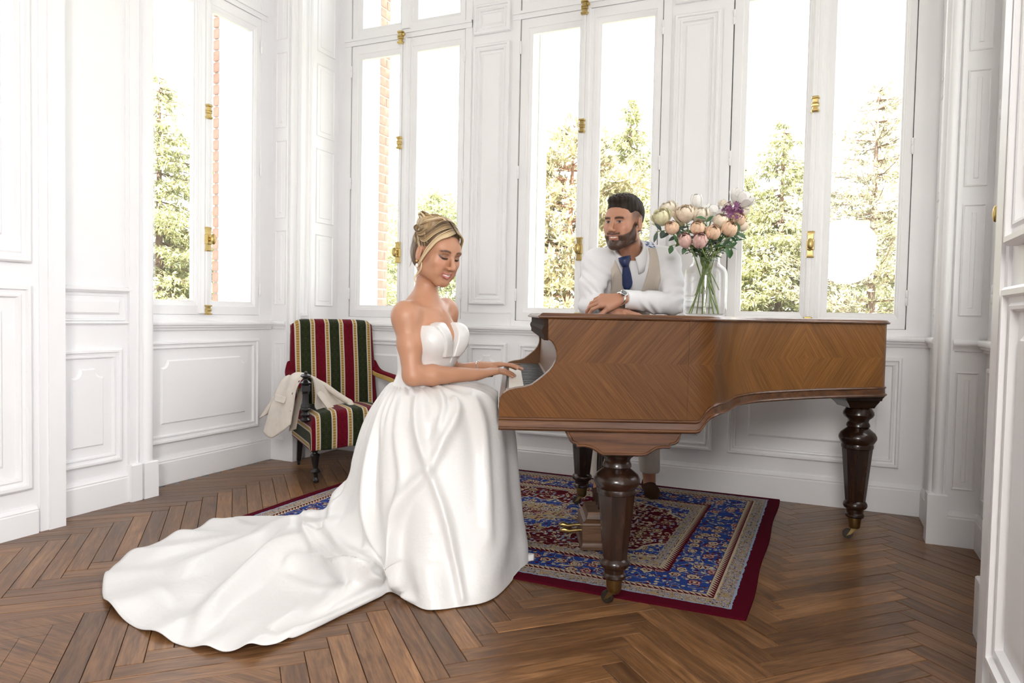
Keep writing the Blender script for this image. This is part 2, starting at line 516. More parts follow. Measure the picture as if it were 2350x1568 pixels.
# near pilasters, recessed panels, casings and near walls on both sides
PIL = ([(-3.60, 2.59), (-3.318, 2.59), (-3.318, 2.625)] + arc(-3.318, 2.636, .007, -80, 80, 4) + [(-3.330, 2.650), (-3.330, 2.662), (-3.318, 2.666)] +
       arc(-3.334, 2.70, .034, -60, 60, 8) + [(-3.334, 2.742), (-3.478, 2.755), (-3.60, 2.755)])
def near_side(mirror, names, labels):
    mf = (lambda x, y, z: (mirx(x), y, z)) if mirror else None
    mb = MB(mf); sweep_plan(mb, PIL, -.03, TOP)
    o = mb.build(names[0], PT, None, 35); tag(o, labels[0], None, None, 'structure')
    m2 = MB(mf); m2.cbox(-3.36, -3.296, 2.585, 2.650, 0, .196, .006); m2.cbox(-3.36, -3.292, 2.660, 2.746, 0, .196, .006)
    m2.build('plinth', PT, o)
    # recessed panel wall
    xf = frame(-3.338, 0, (0, 1), (1, 0)) if not mirror else (lambda s, d, z: (mirx(-3.338 + d), s, z))
    w = solid(names[1], xf, [(2.15, 2.60, -.28, 0, -.03, TOP)], labels[1])
    panel(w, xf, 2.19, 2.548, .226, .806, field=.045, notch=.036)
    panel(w, xf, 2.17, 2.578, .948, 1.086, field=.015, k=.28)
    m2 = MB(xf)
    extr(m2, 2.17, 2.60, [(-.01, 1.120), (.012, 1.120), (.022, 1.112), (.022, 1.102), (.012, 1.094), (.006, 1.088), (-.01, 1.088)])
    extr(m2, 2.17, 2.60, [(-.01, .945), (.010, .945), (.016, .938), (.010, .930), (-.01, .926)])
    m2.build('rail_moulding', PT, w, 40)
    m2 = MB(xf); m2.box(2.17, 2.60, 0, .006, 1.12, TOP - .01); m2.box(2.57, 2.595, 0, .014, 1.12, TOP - .01)
    m2.build('upper_field', PT, w)
    m2 = MB(xf); extr(m2, 2.15, 2.60, BASE); m2.build('base_moulding', PT, w, 30)
    # casing
    m2 = MB(mf); m2.cbox(-3.45, -3.205, 2.095, 2.172, -.02, TOP, .004); m2.box(-3.45, -3.214, 2.06, 2.095, -.02, TOP)
    c = m2.build(names[2], PT, None, 30); tag(c, labels[2], None, None, 'structure')
    # near wall
    xf2 = frame(-3.222, 0, (0, 1), (1, 0)) if not mirror else (lambda s, d, z: (mirx(-3.222 + d), s, z))
    s_n = 1.42 if mirror else .75
    w2 = solid(names[3], xf2, [(s_n, 2.06, -.25, 0, -.03, TOP)], labels[3])
    for a, b in (((0.85, 1.40), (1.46, 2.016)) if not mirror else ((1.46, 2.016),)):
        panel(w2, xf2, a, b, .206, 1.108, field=.05, k=1.25)
        panel(w2, xf2, a, b, 1.205, 3.4, field=.05, notch=.06, k=1.25)
    m2 = MB(xf2); extr(m2, s_n, 2.045, [(d, z * .78) for d, z in BASE]); m2.build('base_moulding', PT, w2, 30)
near_side(False, ('trim_6', 'wall_left_recess', 'trim_7', 'wall_left_near'),
          ('white half round pilaster left of the left window', 'narrow white recessed panel wall between casing and pilaster',
           'plain white door casing at the left', 'white panelled wall at the left edge of the picture'))
near_side(True, ('trim_8', 'wall_right_recess', 'trim_9', 'wall_right_near'),
          ('white half round pilaster beside the right window', 'narrow white recessed panel wall at the right',
           'plain white door casing at the right', 'white panelled wall at the right edge of the picture'))
ceil = MB().box(-3.8, 1.0, -3.2, 4.62, TOP, TOP + .2).box(-7.5, -3.8, -3.2, 2.45, TOP, TOP + .2).box(1.0, 5.0, -3.2, 2.45, TOP, TOP + .2).build('ceiling', PT)
tag(ceil, 'plain white ceiling above the room', None, None, 'structure')

# the far side of the room behind the camera: unseen, closed at the back and left, open on the right to shape the fill
rw = MB().box(-7.6, 3.4, -3.4, -3.2, -.05, TOP + .1).box(3.4, 5.0, -3.4, -3.2, 3.0, TOP + .1).build('wall_rear', PT)
tag(rw, 'plain white wall behind the camera', None, None, 'structure')
rw2 = MB().box(-7.7, -7.5, -3.4, 2.5, -.05, TOP + .1).build('wall_rear_left', PT)
tag(rw2, 'plain white side wall behind the left door', None, None, 'structure')
rw3 = MB().box(.95, 5.1, 2.35, 2.5, -.05, TOP + .1).build('wall_front_right', PT)
tag(rw3, 'plain white wall right of the bay', None, None, 'structure')
rw4 = MB().box(-7.6, -3.6, 2.35, 2.5, -.05, TOP + .1).build('wall_front_left', PT)
tag(rw4, 'plain white wall left of the bay', None, None, 'structure')

sun_block = MB().box(-7.7, 5.1, -3.4, 2.5, TOP + .2, TOP + 2.6).build('sun_block', 'white_paint_old')  # unseen block over the ceiling, added to keep sun off the near exterior
tag(sun_block, 'unseen block added above the ceiling to shade the near exterior', None, None, 'structure')

# ------------------------------------------------------------------ windows
def brass_guide(xf, parent, s, z, h=.075, w=.018):
    mb = MB(xf)
    prof = [(-.5, 1.0), (-.44, 1.25), (-.36, 1.25), (-.33, .85), (-.14, .8), (-.12, 1.1), (-.04, 1.15), (-.03, .95), (.03, .95), (.04, 1.15), (.12, 1.1), (.14, .8), (.33, .85), (.36, 1.25), (.44, 1.25), (.5, 1.0)]
    L = []
    for t, k in prof:
        ww, dd = w * k, .018 * k
        L.append([(s - ww, .048, z + t * h), (s - ww * .75, .048 + dd, z + t * h), (s + ww * .75, .048 + dd, z + t * h), (s + ww, .048, z + t * h)])
    mb.loops(L, True, True, True)
    return mb.build('bolt_guide', 'brass', parent, 35)
def window(name, xf, s0, label, detail=True):
    e = empty(name)
    e['kind'] = 'structure'; e['label'] = label
    mb = MB(xf)
    # jambs, head, transom, bottom of the fixed frame
    for a, b in ((s0 - .515, s0 - .462), (s0 + .466, s0 + .515)):
        mb.box(a, b, -.16, .006, .94, 3.75)
    mb.box(s0 - .515, s0 + .515, -.16, .004, .94, .983)
    mb.box(s0 - .515, s0 + .515, -.16, .010, 2.926, 2.972)
    mb.box(s0 - .515, s0 + .515, -.16, .020, 2.958, 2.975)
    mb.box(s0 - .515, s0 + .515, -.16, .006, 3.68, 3.75)
    # rebate behind the leaves
    for a, b in ((s0 - .515, s0 - .440), (s0 + .444, s0 + .515)):
        mb.box(a, b, -.16, -.048, .94, 3.75)
    for a, b in ((.94, 1.004), (2.908, 2.994), (3.66, 3.75)):
        mb.box(s0 - .515, s0 + .515, -.16, -.048, a, b)
    mb.build('frame', PT, e)
    for side, (a, b) in enumerate(((s0 - .455, s0 - .012), (s0 - .012, s0 + .460))):
        ga, gb = (s0 - .380, s0 - .064) if side == 0 else (s0 + .080, s0 + .408)
        for (z0, z1, g0, g1) in ((.9845, 2.9245, 1.068, 2.832), (2.980, 3.674, 3.050, 3.60)):
            mb = MB(xf)
            def rr(ins, d, aa=a, bb=b):
                # interpolate between the sash outline and the glass outline
                return [(aa + (ga - aa) * ins, d, z0 + (g0 - z0) * ins), (bb + (gb - bb) * ins, d, z0 + (g0 - z0) * ins),
                        (bb + (gb - bb) * ins, d, z1 + (g1 - z1) * ins), (aa + (ga - aa) * ins, d, z1 + (g1 - z1) * ins)]
            mb.loops([rr(0, -.045), rr(0, 0), rr(.62, 0), rr(.66, -.004), rr(.74, -.006), rr(.84, -.014), rr(1.0, -.018), rr(1.0, -.045), rr(0, -.045)], True)
            sash = mb.build('sash', PT, e, 30)
            mp = MB(xf); mp.box(ga - .004, gb + .004, -.033, -.029, g0 - .004, g1 + .004)
            mp.build('pane', 'window_glass', sash)
    # meeting batten with its bolt rod
    mb = MB(xf)
    mb.loops([[(s0 - .040, -.002, z), (s0 - .040, .010, z), (s0 - .030, .016, z), (s0 - .022, .030, z), (s0 - .004, .034, z), (s0 + .014, .030, z), (s0 + .020, .016, z), (s0 + .034, .010, z), (s0 + .034, -.002, z)] for z in (.992, 2.919)], True, True, True)
    mb.build('meeting_batten', PT, e, 25)
    mb = MB(xf)
    mb.loops([[(s0 - .04, 0, z), (s0 - .03, .014, z), (s0 + .024, .014, z), (s0 + .034, 0, z)] for z in (2.99, 3.67)], True, True, True)
    mb.build('upper_batten', PT, e, 25)
    rod = MB(xf)
    rod.loops([[(s0 - .014 + .007 * math.cos(k * PI / 3), .036 + .007 * math.sin(k * PI / 3) + .004, z) for k in range(6)] for z in (.985, 2.93)], True, True, True)
    rod.build('bolt_rod', PT, e, 40)
    sb = s0 - .014
    g = brass_guide(xf, e, sb, 2.915, .085, .020)
    # finial ears on the top guide
    m2 = MB(xf); m2.box(sb + .016, sb + .034, .048, .060, 2.925, 2.94); m2.build('catch', 'brass', g)
    brass_guide(xf, e, sb, 2.195, .085)
    brass_guide(xf, e, sb, 1.012, .06)
    # handle: plate with an oval knob on a neck
    hb = MB(xf)
    hb.loops([[(sb - w_, .046, z), (sb - w_ * .8, .046 + d_, z), (sb + w_ * .8, .046 + d_, z), (sb + w_, .046, z)] for z, w_, d_ in
              ((1.365, .020, .012), (1.370, .022, .018), (1.380, .017, .016), (1.405, .016, .016), (1.410, .021, .022), (1.462, .021, .022), (1.467, .016, .016), (1.495, .017, .016), (1.504, .022, .018), (1.510, .020, .012))], True, True, True)
    h = hb.build('handle', 'brass', e, 35)
    kb = MB(xf)
    L = []
    for t, r in ((0, .010), (.012, .009), (.018, .012), (.022, .020), (.028, .024), (.034, .022), (.038, .013), (.040, .004)):
        L.append([(sb + r * .78 * math.cos(k * PI / 7), .066 + t, 1.436 + 1.35 * r * math.sin(k * PI / 7)) for k in range(14)])
    kb.loops(L, True, True, True)
    kb.build('knob', 'brass', h, 50)
    for sg, off in ((-1, -.458), (1, .463)):
        for z in (1.15, 1.945, 2.745):
            hm = MB(xf)
            L = []
            for t, r in ((-.042, .004), (-.038, .0075), (-.002, .0075), (0, .006), (.002, .0075), (.038, .0075), (.042, .004)):
                L.append([(s0 + off + r * math.cos(k * PI / 4), .009 + r * math.sin(k * PI / 4), z + t) for k in range(8)])
            hm.loops(L, True, True, True)
            hm.build('hinge', PT, e, 40)
    return e
W1C = 3.215
window('window_1', XL, W1C, 'tall white two leaf casement window in the left wall')
window('window_2', XB, M2, 'tall white casement window behind the seated woman')
window('window_3', XB, M3, 'tall white casement window behind the leaning man')
window('window_4', XB, M4, 'tall white casement window right of the flower vase')
window('window_5', XR, W1C, 'white casement window in the right wall seen edge on')
# ================================================================== PIANO
def veneer_mat():
    m, nt, b = nodemat('walnut_veneer')
    uv = nn(nt, 'ShaderNodeUVMap', uv_map='veneer')
    sp = nn(nt, 'ShaderNodeSeparateXYZ')
    nt.links.new(uv.outputs[0], sp.inputs[0])
    s, z = sp.outputs[0], sp.outputs[1]
    SCN = 1.50
    ds = math_node(nt, 'ABSOLUTE', math_node(nt, 'SUBTRACT', s, SCN))
    dz = math_node(nt, 'ABSOLUTE', math_node(nt, 'SUBTRACT', z, 0.864))
    g = math_node(nt, 'ADD', ds, math_node(nt, 'MULTIPLY', dz, 0.85))          # across the grain
    h = math_node(nt, 'SUBTRACT', math_node(nt, 'MULTIPLY', ds, .85), dz)       # along the grain
    side = math_node(nt, 'ADD', math_node(nt, 'MULTIPLY', math_node(nt, 'GREATER_THAN', z, 0.864), 3.7), math_node(nt, 'MULTIPLY', math_node(nt, 'GREATER_THAN', s, SCN), 9.1))
    cv = nn(nt, 'ShaderNodeCombineXYZ')
    nt.links.new(math_node(nt, 'MULTIPLY', g, 88), cv.inputs[0])
    nt.links.new(math_node(nt, 'MULTIPLY', h, 1.8), cv.inputs[1])
    nt.links.new(side, cv.inputs[2])
    n1 = nn(nt, 'ShaderNodeTexNoise', i_Scale=2.0, i_Detail=8, i_Roughness=0.68, i_Distortion=0.15)
    nt.links.new(cv.outputs[0], n1.inputs['Vector'])
    cw = nn(nt, 'ShaderNodeCombineXYZ')
    nt.links.new(math_node(nt, 'FLOOR', math_node(nt, 'MULTIPLY', g, 13.5)), cw.inputs[0])
    nt.links.new(side, cw.inputs[1])
    wn_ = nn(nt, 'ShaderNodeTexWhiteNoise')
    nt.links.new(cw.outputs[0], wn_.inputs['Vector'])
    cr = ramp(nt, [(0.20, (0.055, 0.020, 0.006)), (0.48, (0.118, 0.048, 0.014)), (0.62, (0.160, 0.068, 0.020)), (0.85, (0.25, 0.118, 0.038))])
    nt.links.new(n1.outputs['Fac'], cr.inputs['Fac'])
    tone = ramp(nt, [(0, (0.86, 0.85, 0.84)), (1, (1.14, 1.13, 1.10))])
    nt.links.new(wn_.outputs['Value'], tone.inputs['Fac'])
    c = mixcol(nt, 1.0, cr.outputs[0], tone.outputs[0], 'MULTIPLY')
    # right window's light on the tail, painted in as a golden lift of the colour
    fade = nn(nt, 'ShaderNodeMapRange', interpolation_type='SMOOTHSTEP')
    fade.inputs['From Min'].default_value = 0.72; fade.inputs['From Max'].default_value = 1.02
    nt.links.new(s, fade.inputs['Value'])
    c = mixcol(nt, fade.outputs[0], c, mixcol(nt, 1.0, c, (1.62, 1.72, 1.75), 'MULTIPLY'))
    nt.links.new(c, b.inputs['Base Color'])
    b.inputs['Roughness'].default_value = 0.33
    b.inputs['Coat Weight'].default_value = 0.04
    b.inputs['Coat Roughness'].default_value = 0.15
    b.inputs['Specular IOR Level'].default_value = 0.18
veneer_mat()
def band_wood(name, cols, rough=0.3, scale=(3, 40, 40), coat=0.1):
    m, nt, b = nodemat(name)
    tc = nn(nt, 'ShaderNodeTexCoord')
    mp = nn(nt, 'ShaderNodeMapping')
    mp.inputs['Scale'].default_value = scale
    nt.links.new(tc.outputs['Object'], mp.inputs[0])
    n1 = nn(nt, 'ShaderNodeTexNoise', i_Scale=1.5, i_Detail=7, i_Roughness=0.6, i_Distortion=0.4)
    nt.links.new(mp.outputs[0], n1.inputs['Vector'])
    cr = ramp(nt, [(0.28, cols[0]), (0.5, cols[1]), (0.75, cols[2])])
    nt.links.new(n1.outputs['Fac'], cr.inputs['Fac'])
    nt.links.new(cr.outputs[0], b.inputs['Base Color'])
    b.inputs['Roughness'].default_value = rough
    b.inputs['Coat Weight'].default_value = coat
    b.inputs['Coat Roughness'].default_value = 0.12
band_wood('rosewood_band', ((0.036, 0.012, 0.005), (0.105, 0.041, 0.015), (0.19, 0.082, 0.032)))
band_wood('dark_leg_wood', ((0.007, 0.0035, 0.002), (0.022, 0.009, 0.005), (0.050, 0.020, 0.010)), 0.26, (30, 30, 4), 0.2)
band_wood('fallboard_wood', ((0.12, 0.06, 0.035), (0.22, 0.13, 0.08), (0.32, 0.21, 0.14)), 0.3)
band_wood('box_wood', ((0.050, 0.022, 0.010), (0.12, 0.060, 0.030), (0.20, 0.11, 0.06)), 0.4)
simple('ivory', (0.80, 0.76, 0.68), 0.25, var=0.06, vscale=20)
simple('ebony', (0.012, 0.013, 0.016), 0.25)
simple('dark_iron', (0.05, 0.04, 0.03), 0.45, metal=0.6)
simple('rail_wood', (0.030, 0.016, 0.010), 0.75, spec=0.08)
simple('piano_inside', (0.05, 0.03, 0.018), 0.7)

PA = math.radians(24)
P0 = (-2.39 * math.sin(PA), 2.39 * math.cos(PA), 0)
PU = Vector((math.cos(PA), math.sin(PA), 0)); PV = Vector((-math.sin(PA), math.cos(PA), 0))
def pw(x, y, z):
    """piano-local to world"""
    return Vector(P0) + PU * x + PV * y + Vector((0, 0, z))
piano = empty('grand_piano', P0, PA, 'brown walnut grand piano with closed lid and turned dark legs', 'piano')
ZL = 1.011
# rim path (outer), near side bend, tail, far side
near_pts = [(.60, 0), (.66, .001), (.695, .018), (.730, .066), (.775, .140), (.835, .262), (.903, .355), (.997, .445), (1.162, .548), (1.316, .628), (1.512, .706), (1.615, .742)]
near_c = catmull(near_pts, 64)
tail = [(1.652, .760), (1.674, .785), (1.684, .83), (1.687, .95), (1.687, 1.30), (1.682, 1.42), (1.665, 1.465), (1.62, 1.488), (1.5, 1.49), (1.0, 1.49), (.60, 1.49)]
RIM = [tuple(p) for p in near_c] + tail
def arclen(P, s0=0.60):
    out = [s0]
    for a, b in zip(P[:-1], P[1:]): out.append(out[-1] + math.hypot(b[0] - a[0], b[1] - a[1]))
    return out
RS = arclen(RIM)
def zb(i, x, y):
    """bottom of the base moulding along the rim"""
    if i >= len(near_c) or y > 0.1: return .690
    xs = [(.60, .632), (.637, .632), (.646, .640), (.655, .655), (.664, .670), (.676, .681), (.69, .687), (.705, .690), (9, .690)]
    for (a, za), (b_, zb_) in zip(xs[:-1], xs[1:]):
        if x <= b_:
            return za + (zb_ - za) * max(0, (x - a)) / (b_ - a)
    return .690
def normals2(P, closed=False):
    N = []
    n = len(P)
    for i in range(n):
        a = P[(i - 1) % n] if closed else P[max(i - 1, 0)]
        b_ = P[(i + 1) % n] if closed else P[min(i + 1, n - 1)]
        tx, ty = b_[0] - a[0], b_[1] - a[1]
        l = math.hypot(tx, ty) or 1
        N.append((ty / l, -tx / l))
    return N
def set_uv(o, fn, name='veneer'):
    uvl = o.data.uv_layers.new(name=name)
    for lp in o.data.loops:
        co = o.data.vertices[lp.vertex_index].co
        uvl.data[lp.index].uv = fn(lp.vertex_index, co)
RN = normals2(RIM)
V, F, UVS = [], [], []
for i, (x, y) in enumerate(RIM):
    b0 = zb(i, x, y) + .042
    for k in range(5):
        V.append((x, y, b0 + (ZL - b0) * k / 4)); UVS.append((RS[i], V[-1][2]))
    V.append((x - RN[i][0] * .045, y - RN[i][1] * .045, ZL)); UVS.append((RS[i], ZL))
for i in range(len(RIM) - 1):
    for k in range(5):
        a = i * 6 + k
        F.append((a, a + 6, a + 7, a + 1))
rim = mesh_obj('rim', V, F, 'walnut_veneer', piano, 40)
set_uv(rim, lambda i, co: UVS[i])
# cheeks
CHK = [(-.034, .674), (.601, .674), (.601, ZL), (.126, ZL), (.126, .942), (.131, .938), (.141, .931), (.150, .918), (.1555, .903), (.157, .885), (.154, .868), (.146, .851),
       (.134, .835), (.118, .820), (.098, .803), (.076, .786), (.052, .778), (.020, .773), (-.004, .766), (-.020, .755), (-.030, .740), (-.034, .722)]
def cheek(y0, y1, mirror=False):
    n = len(CHK)
    c = .003
    cx = sum(p[0] for p in CHK) / n
    N = normals2(CHK, True)
    ins = [(p[0] - N_[0] * c, p[1] - N_[1] * c) for p, N_ in zip(CHK, N)]
    V = [(p[0], y0, p[1]) for p in ins] + [(p[0], y0 + c, p[1]) for p in CHK] + [(p[0], y1, p[1]) for p in CHK]
    F = [tuple(range(n)), tuple(reversed(range(2 * n, 3 * n)))]
    for k in range(2):
        F += [(k * n + i, k * n + n + i, k * n + n + (i + 1) % n, k * n + (i + 1) % n) for i in range(n)]
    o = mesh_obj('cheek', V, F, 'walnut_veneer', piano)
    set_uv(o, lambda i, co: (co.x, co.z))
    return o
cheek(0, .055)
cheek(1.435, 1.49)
# base moulding swept below the veneer
path = [(-.036, 1.44), (-.036, .02)] if False else []
MP = [(-.034, 0), (.15, 0), (.35, 0), (.55, 0)] + RIM + [(.35, 1.49), (-.034, 1.49)]
MN = normals2(MP)
mb = MB()
loops = []
for i, (x, y) in enumerate(MP):
    b0 = .632 if (i < 4 or i >= len(MP) - 2) else zb(i - 4, x, y)
    if i >= len(MP) - 4: b0 = .632 if x < .5 else .690
    prof = [(-.04, 0), (.004, 0), (.010, .003), (.012, .007), (.010, .011), (.004, .013), (.003, .033), (.006, .035), (.008, .039), (.006, .043), (.000, .045), (-.02, .046)]
    loops.append([(x + MN[i][0] * d, y + MN[i][1] * d, b0 + h) for d, h in prof])
mb.loops(loops, True, True, True)
mb.build('base_moulding', 'rosewood_band', piano, 40)
# key bed, key slip and bottom
mb = MB(); mb.box(-.030, .62, .03, 1.46, .640, .700); mb.build('key_bed', 'rosewood_band', piano)
mb = MB(); mb.cbox(-.034, -.012, .05, 1.44, .636, .738, .004); mb.build('key_slip', 'rosewood_band', piano)
mb = MB(); mb.prism([(p[0] - n_[0] * .03, p[1] - n_[1] * .03) for p, n_ in zip(RIM, RN)], .700, .715); mb.build('bottom_board', 'piano_inside', piano)
# keys: 52 naturals, 36 sharps
KY0, KW = .132, 1.226 / 52
wm = MB().cbox(-.002, .150, .0004, KW - .0006, .715, .7555, .0015).build('white_key', 'ivory', piano)
bm_ = MB(); bm_.loops([[(.052, -.0055, .75), (.150, -.0055, .75), (.150, .0055, .75), (.052, .0055, .75)], [(.056, -.005, .766), (.150, -.005, .766), (.150, .005, .766), (.056, .005, .766)]], True, False, True)
bkm = bm_.build('black_key', 'ebony', piano)
first = True
for k in range(52):
    o = wm if k == 0 else bpy.data.objects.new('white_key', wm.data)
    if k: link(o, piano)
    o.location = (0, KY0 + k * KW, 0)
    # player's left is the far side: note index from the far end
    kk = 51 - k
    if (kk + 5) % 7 in (0, 1, 3, 4, 5) and kk < 51 and k > 0:
        b2 = bkm if first else bpy.data.objects.new('black_key', bkm.data)
        if not first: link(b2, piano)
        first = False
        b2.location = (0, KY0 + k * KW, 0)
mb = MB(); mb.cbox(-.012, .155, .057, KY0 - .002, .70, .762, .004); mb.build('key_block', 'rosewood_band', piano)
mb = MB(); mb.cbox(-.012, .155, KY0 + 1.228, 1.433, .70, .762, .004); mb.build('key_block', 'rosewood_band', piano)
mb = MB(); mb.loops([[(.152, y, .745), (.152, y, .765), (.160, y, .768), (.165, y, .90), (.155, y, .93), (.14, y, .942), (.14, y, .95), (.185, y, .95), (.185, y, .745)] for y in (.056, 1.434)], True, True, True)
mb.build('fallboard', 'fallboard_wood', piano, 30)
mb = MB(); mb.loops([[(.128, y, .936), (.113, y, .937), (.113, y, .952), (.108, y, .962), (.106, y, .972), (.110, y, .982), (.114, y, .986), (.114, y, ZL - .001), (.128, y, ZL - .001)] for y in (.004, 1.486)], True, True, True)
mb.build('front_rail', 'rail_wood', piano, 30)
# lid in two leaves with moulded edge
RIMO = [(.100, -.006), (.30, -.006), (.50, -.006)] + [(p[0], p[1]) for p in RIM] + [(.5, 1.49), (.100, 1.49)]
def lid(name, poly, offs):
    N = normals2(poly, True)
    prof = [(.010, ZL), (.014, ZL + .004), (.014, ZL + .008), (.008, ZL + .010), (.006, ZL + .013), (.000, ZL + .0175), (-.004, ZL + .018)]
    mb = MB()
    mb.loops([[(p[0] + n_[0] * d * o_, p[1] + n_[1] * d * o_, z) for p, n_, o_ in zip(poly, N, offs)] for d, z in prof], True, True, True)
    return mb.build(name, 'rosewood_band', piano, 30)
SPL = .571
lid('lid_flap', [(.106, -.002), (.3, -.002), (SPL - .0008, -.002), (SPL - .0008, 1.49), (.106, 1.49)], [1, 1, .6, .6, 1])
pl = [(SPL, -.002)] + [p for p in RIM if p[0] > SPL] + [(SPL, 1.49)]
pl = [(SPL, -.002)] + [(p[0], p[1] - (.002 if p[1] < .01 else 0)) for p in RIM] + [(SPL, 1.49)]
lid('lid', pl, [.6] + [1] * len(RIM) + [.6])
# legs
def piano_leg(x, y, caster_ang):
    top = [(.040, .60), (.066, .558), (.067, .548), (.062, .538), (.048, .527), (.044, .516), (.050, .506), (.051, .497), (.046, .490), (.058, .481), (.074, .468), (.082, .453), (.082, .442), (.074, .428), (.068, .420), (.070, .412), (.069, .402), (.064, .399)]
    low = [(.040, .172), (.047, .166), (.052, .158), (.053, .150), (.049, .141), (.038, .133), (.036, .118), (.041, .112), (.042, .104), (.038, .098), (.026, .096)]
    mb = MB()
    mb.lathe([(r, z) for r, z in reversed(top)], 28)
    mb.lathe([(.043, .165), (.066, .401)], 8, rot=PI / 8)
    mb.lathe([(r, z) for r, z in reversed(low)], 24)
    o = mb.build('leg', 'dark_leg_wood', piano, 32)
    o.location = (x, y, 0)
    f = MB().lathe([(.022, .050), (.026, .058), (.028, .085), (.030, .090), (.030, .098)], 18).build('ferrule', 'old_brass', o, 40)
    ca = MB()
    c, s = math.cos(caster_ang), math.sin(caster_ang)
    ca.xf = lambda a, b, z: (c * a - s * b, s * a + c * b, z)
    ca.lathe([(.012, .044), (.014, .052)], 12)
    for sg in (-1, 1):
        ca.loops([[(-.012, sg * .010, .050), (.012, sg * .010, .050), (.012, sg * .014, .050), (-.012, sg * .014, .050)], [(.016, sg * .011, .022), (.034, sg * .011, .014), (.034, sg * .015, .014), (.016, sg * .015, .022)]], True, True, True)
    ca.box(-.013, .016, -.013, .013, .042, .052)
    ca.build('caster_fork', 'old_brass', o)
    wh = MB(ca.xf)
    L = []
    for yy, r in ((-.009, .012), (-.009, .021), (-.006, .0225), (.006, .0225), (.009, .021), (.009, .012)):
        L.append([(.027 + r * math.cos(k * PI / 8), yy, .0228 + r * math.sin(k * PI / 8)) for k in range(16)])
    wh.loops(L, True, True, True)
    wh.build('caster_wheel', 'dark_iron', o, 40)
    return o
RUGZ = 0.011
l1 = piano_leg(.385, .105, math.radians(140))
l2 = piano_leg(.398, 1.395, math.radians(150)); l2.location.z = RUGZ - .0
l3 = piano_leg(1.632, .925, math.radians(160)); l3.scale = (1, 1, 1.075)
# leg consoles
BRK = [(.191, .640), (.191, .631), (.197, .617), (.203, .607), (.208, .596), (.216, .588), (.229, .584), (.234, .575), (.258, .576), (.282, .571), (.297, .562), (.311, .553), (.322, .548),
       (.446, .548), (.460, .549), (.474, .553), (.489, .563), (.503, .572), (.525, .576), (.549, .576), (.553, .587), (.566, .590), (.577, .597), (.584, .611), (.585, .640)]
for y0, y1 in ((.012, .20), (1.29, 1.478)):
    mb = MB()
    N = normals2(BRK, True)
    cxx, czz = .39, .60
    def sc(k): return [(p[0] - n_[0] * k, p[1] - n_[1] * k) for p, n_ in zip(BRK, N)]
    mb.loops([[(a, y0, b_) for a, b_ in sc(.012)], [(a, y0 - .003, b_) for a, b_ in sc(.010)], [(a, y0 - .003, b_) for a, b_ in sc(.005)], [(a, y0 + .002, b_) for a, b_ in sc(.002)], [(a, y0 + .006, b_) for a, b_ in sc(0)], [(a, y1, b_) for a, b_ in BRK]], True, True, True)
    mb.build('leg_console', 'rosewood_band', piano, 30)
mb = MB()
mb.loops([[(x0, y0, z), (x1, y0, z), (x1, y1, z), (x0, y1, z)] for x0, x1, y0, y1, z in ((1.56, 1.672, .86, .99, .625), (1.55, 1.676, .85, 1.0, .640), (1.535, 1.680, .835, 1.015, .655), (1.53, 1.681, .83, 1.02, .662), (1.52, 1.681, .815, 1.035, .664), (1.515, 1.682, .81, 1.04, .676), (1.50, 1.683, .79, 1.06, .690), (1.50, 1.683, .79, 1.06, .702))], True, True, True)
mb.build('tail_leg_block', 'dark_leg_wood', piano, 25)
# pedal lyre
ly = MB()
ly.box(.327, .46, .640, .860, RUGZ + .036, RUGZ + .125)
lyre = ly.build('pedal_lyre', 'box_wood', piano)
q = MB(); q.loops([[(.33 - a, .64 - a, z), (.457 + a, .64 - a, z), (.457 + a, .86 + a, z), (.33 - a, .86 + a, z)] for a, z in ((.010, RUGZ + .008), (.010, RUGZ + .018), (.004, RUGZ + .026), (.002, RUGZ + .036))], True, True, True)
q.build('plinth_moulding', 'box_wood', lyre, 30)
q = MB(); q.loops([[(.33 - a, .64 - a, z), (.457 + a, .64 - a, z), (.457 + a, .86 + a, z), (.33 - a, .86 + a, z)] for a, z in ((.001, RUGZ + .110), (.006, RUGZ + .114), (.004, RUGZ + .122), (-.014, RUGZ + .136), (-.02, RUGZ + .152), (-.02, RUGZ + .165))], True, True, True)
q.build('top_moulding', 'box_wood', lyre, 30)
for yy in (.712, .790):
    q = MB(); q.tube([(.335, yy, RUGZ + .072), (.30, yy, RUGZ + .070), (.275, yy, RUGZ + .066), (.252, yy, RUGZ + .072), (.235, yy, RUGZ + .069)], [.006, .007, .010, .013, .006], 10)
    q.build('pedal', 'brass', lyre, 60)
    q = MB(); q.tube([(.41, yy, RUGZ + .16), (.41, yy, .705)], .011, 10); q.build('lyre_post', 'dark_leg_wood', lyre, 40)
q = MB(); q.tube([(.44, .75, RUGZ + .15), (.62, .75, .705)], .005, 8); q.build('brace_rod', 'ebony', lyre, 40)
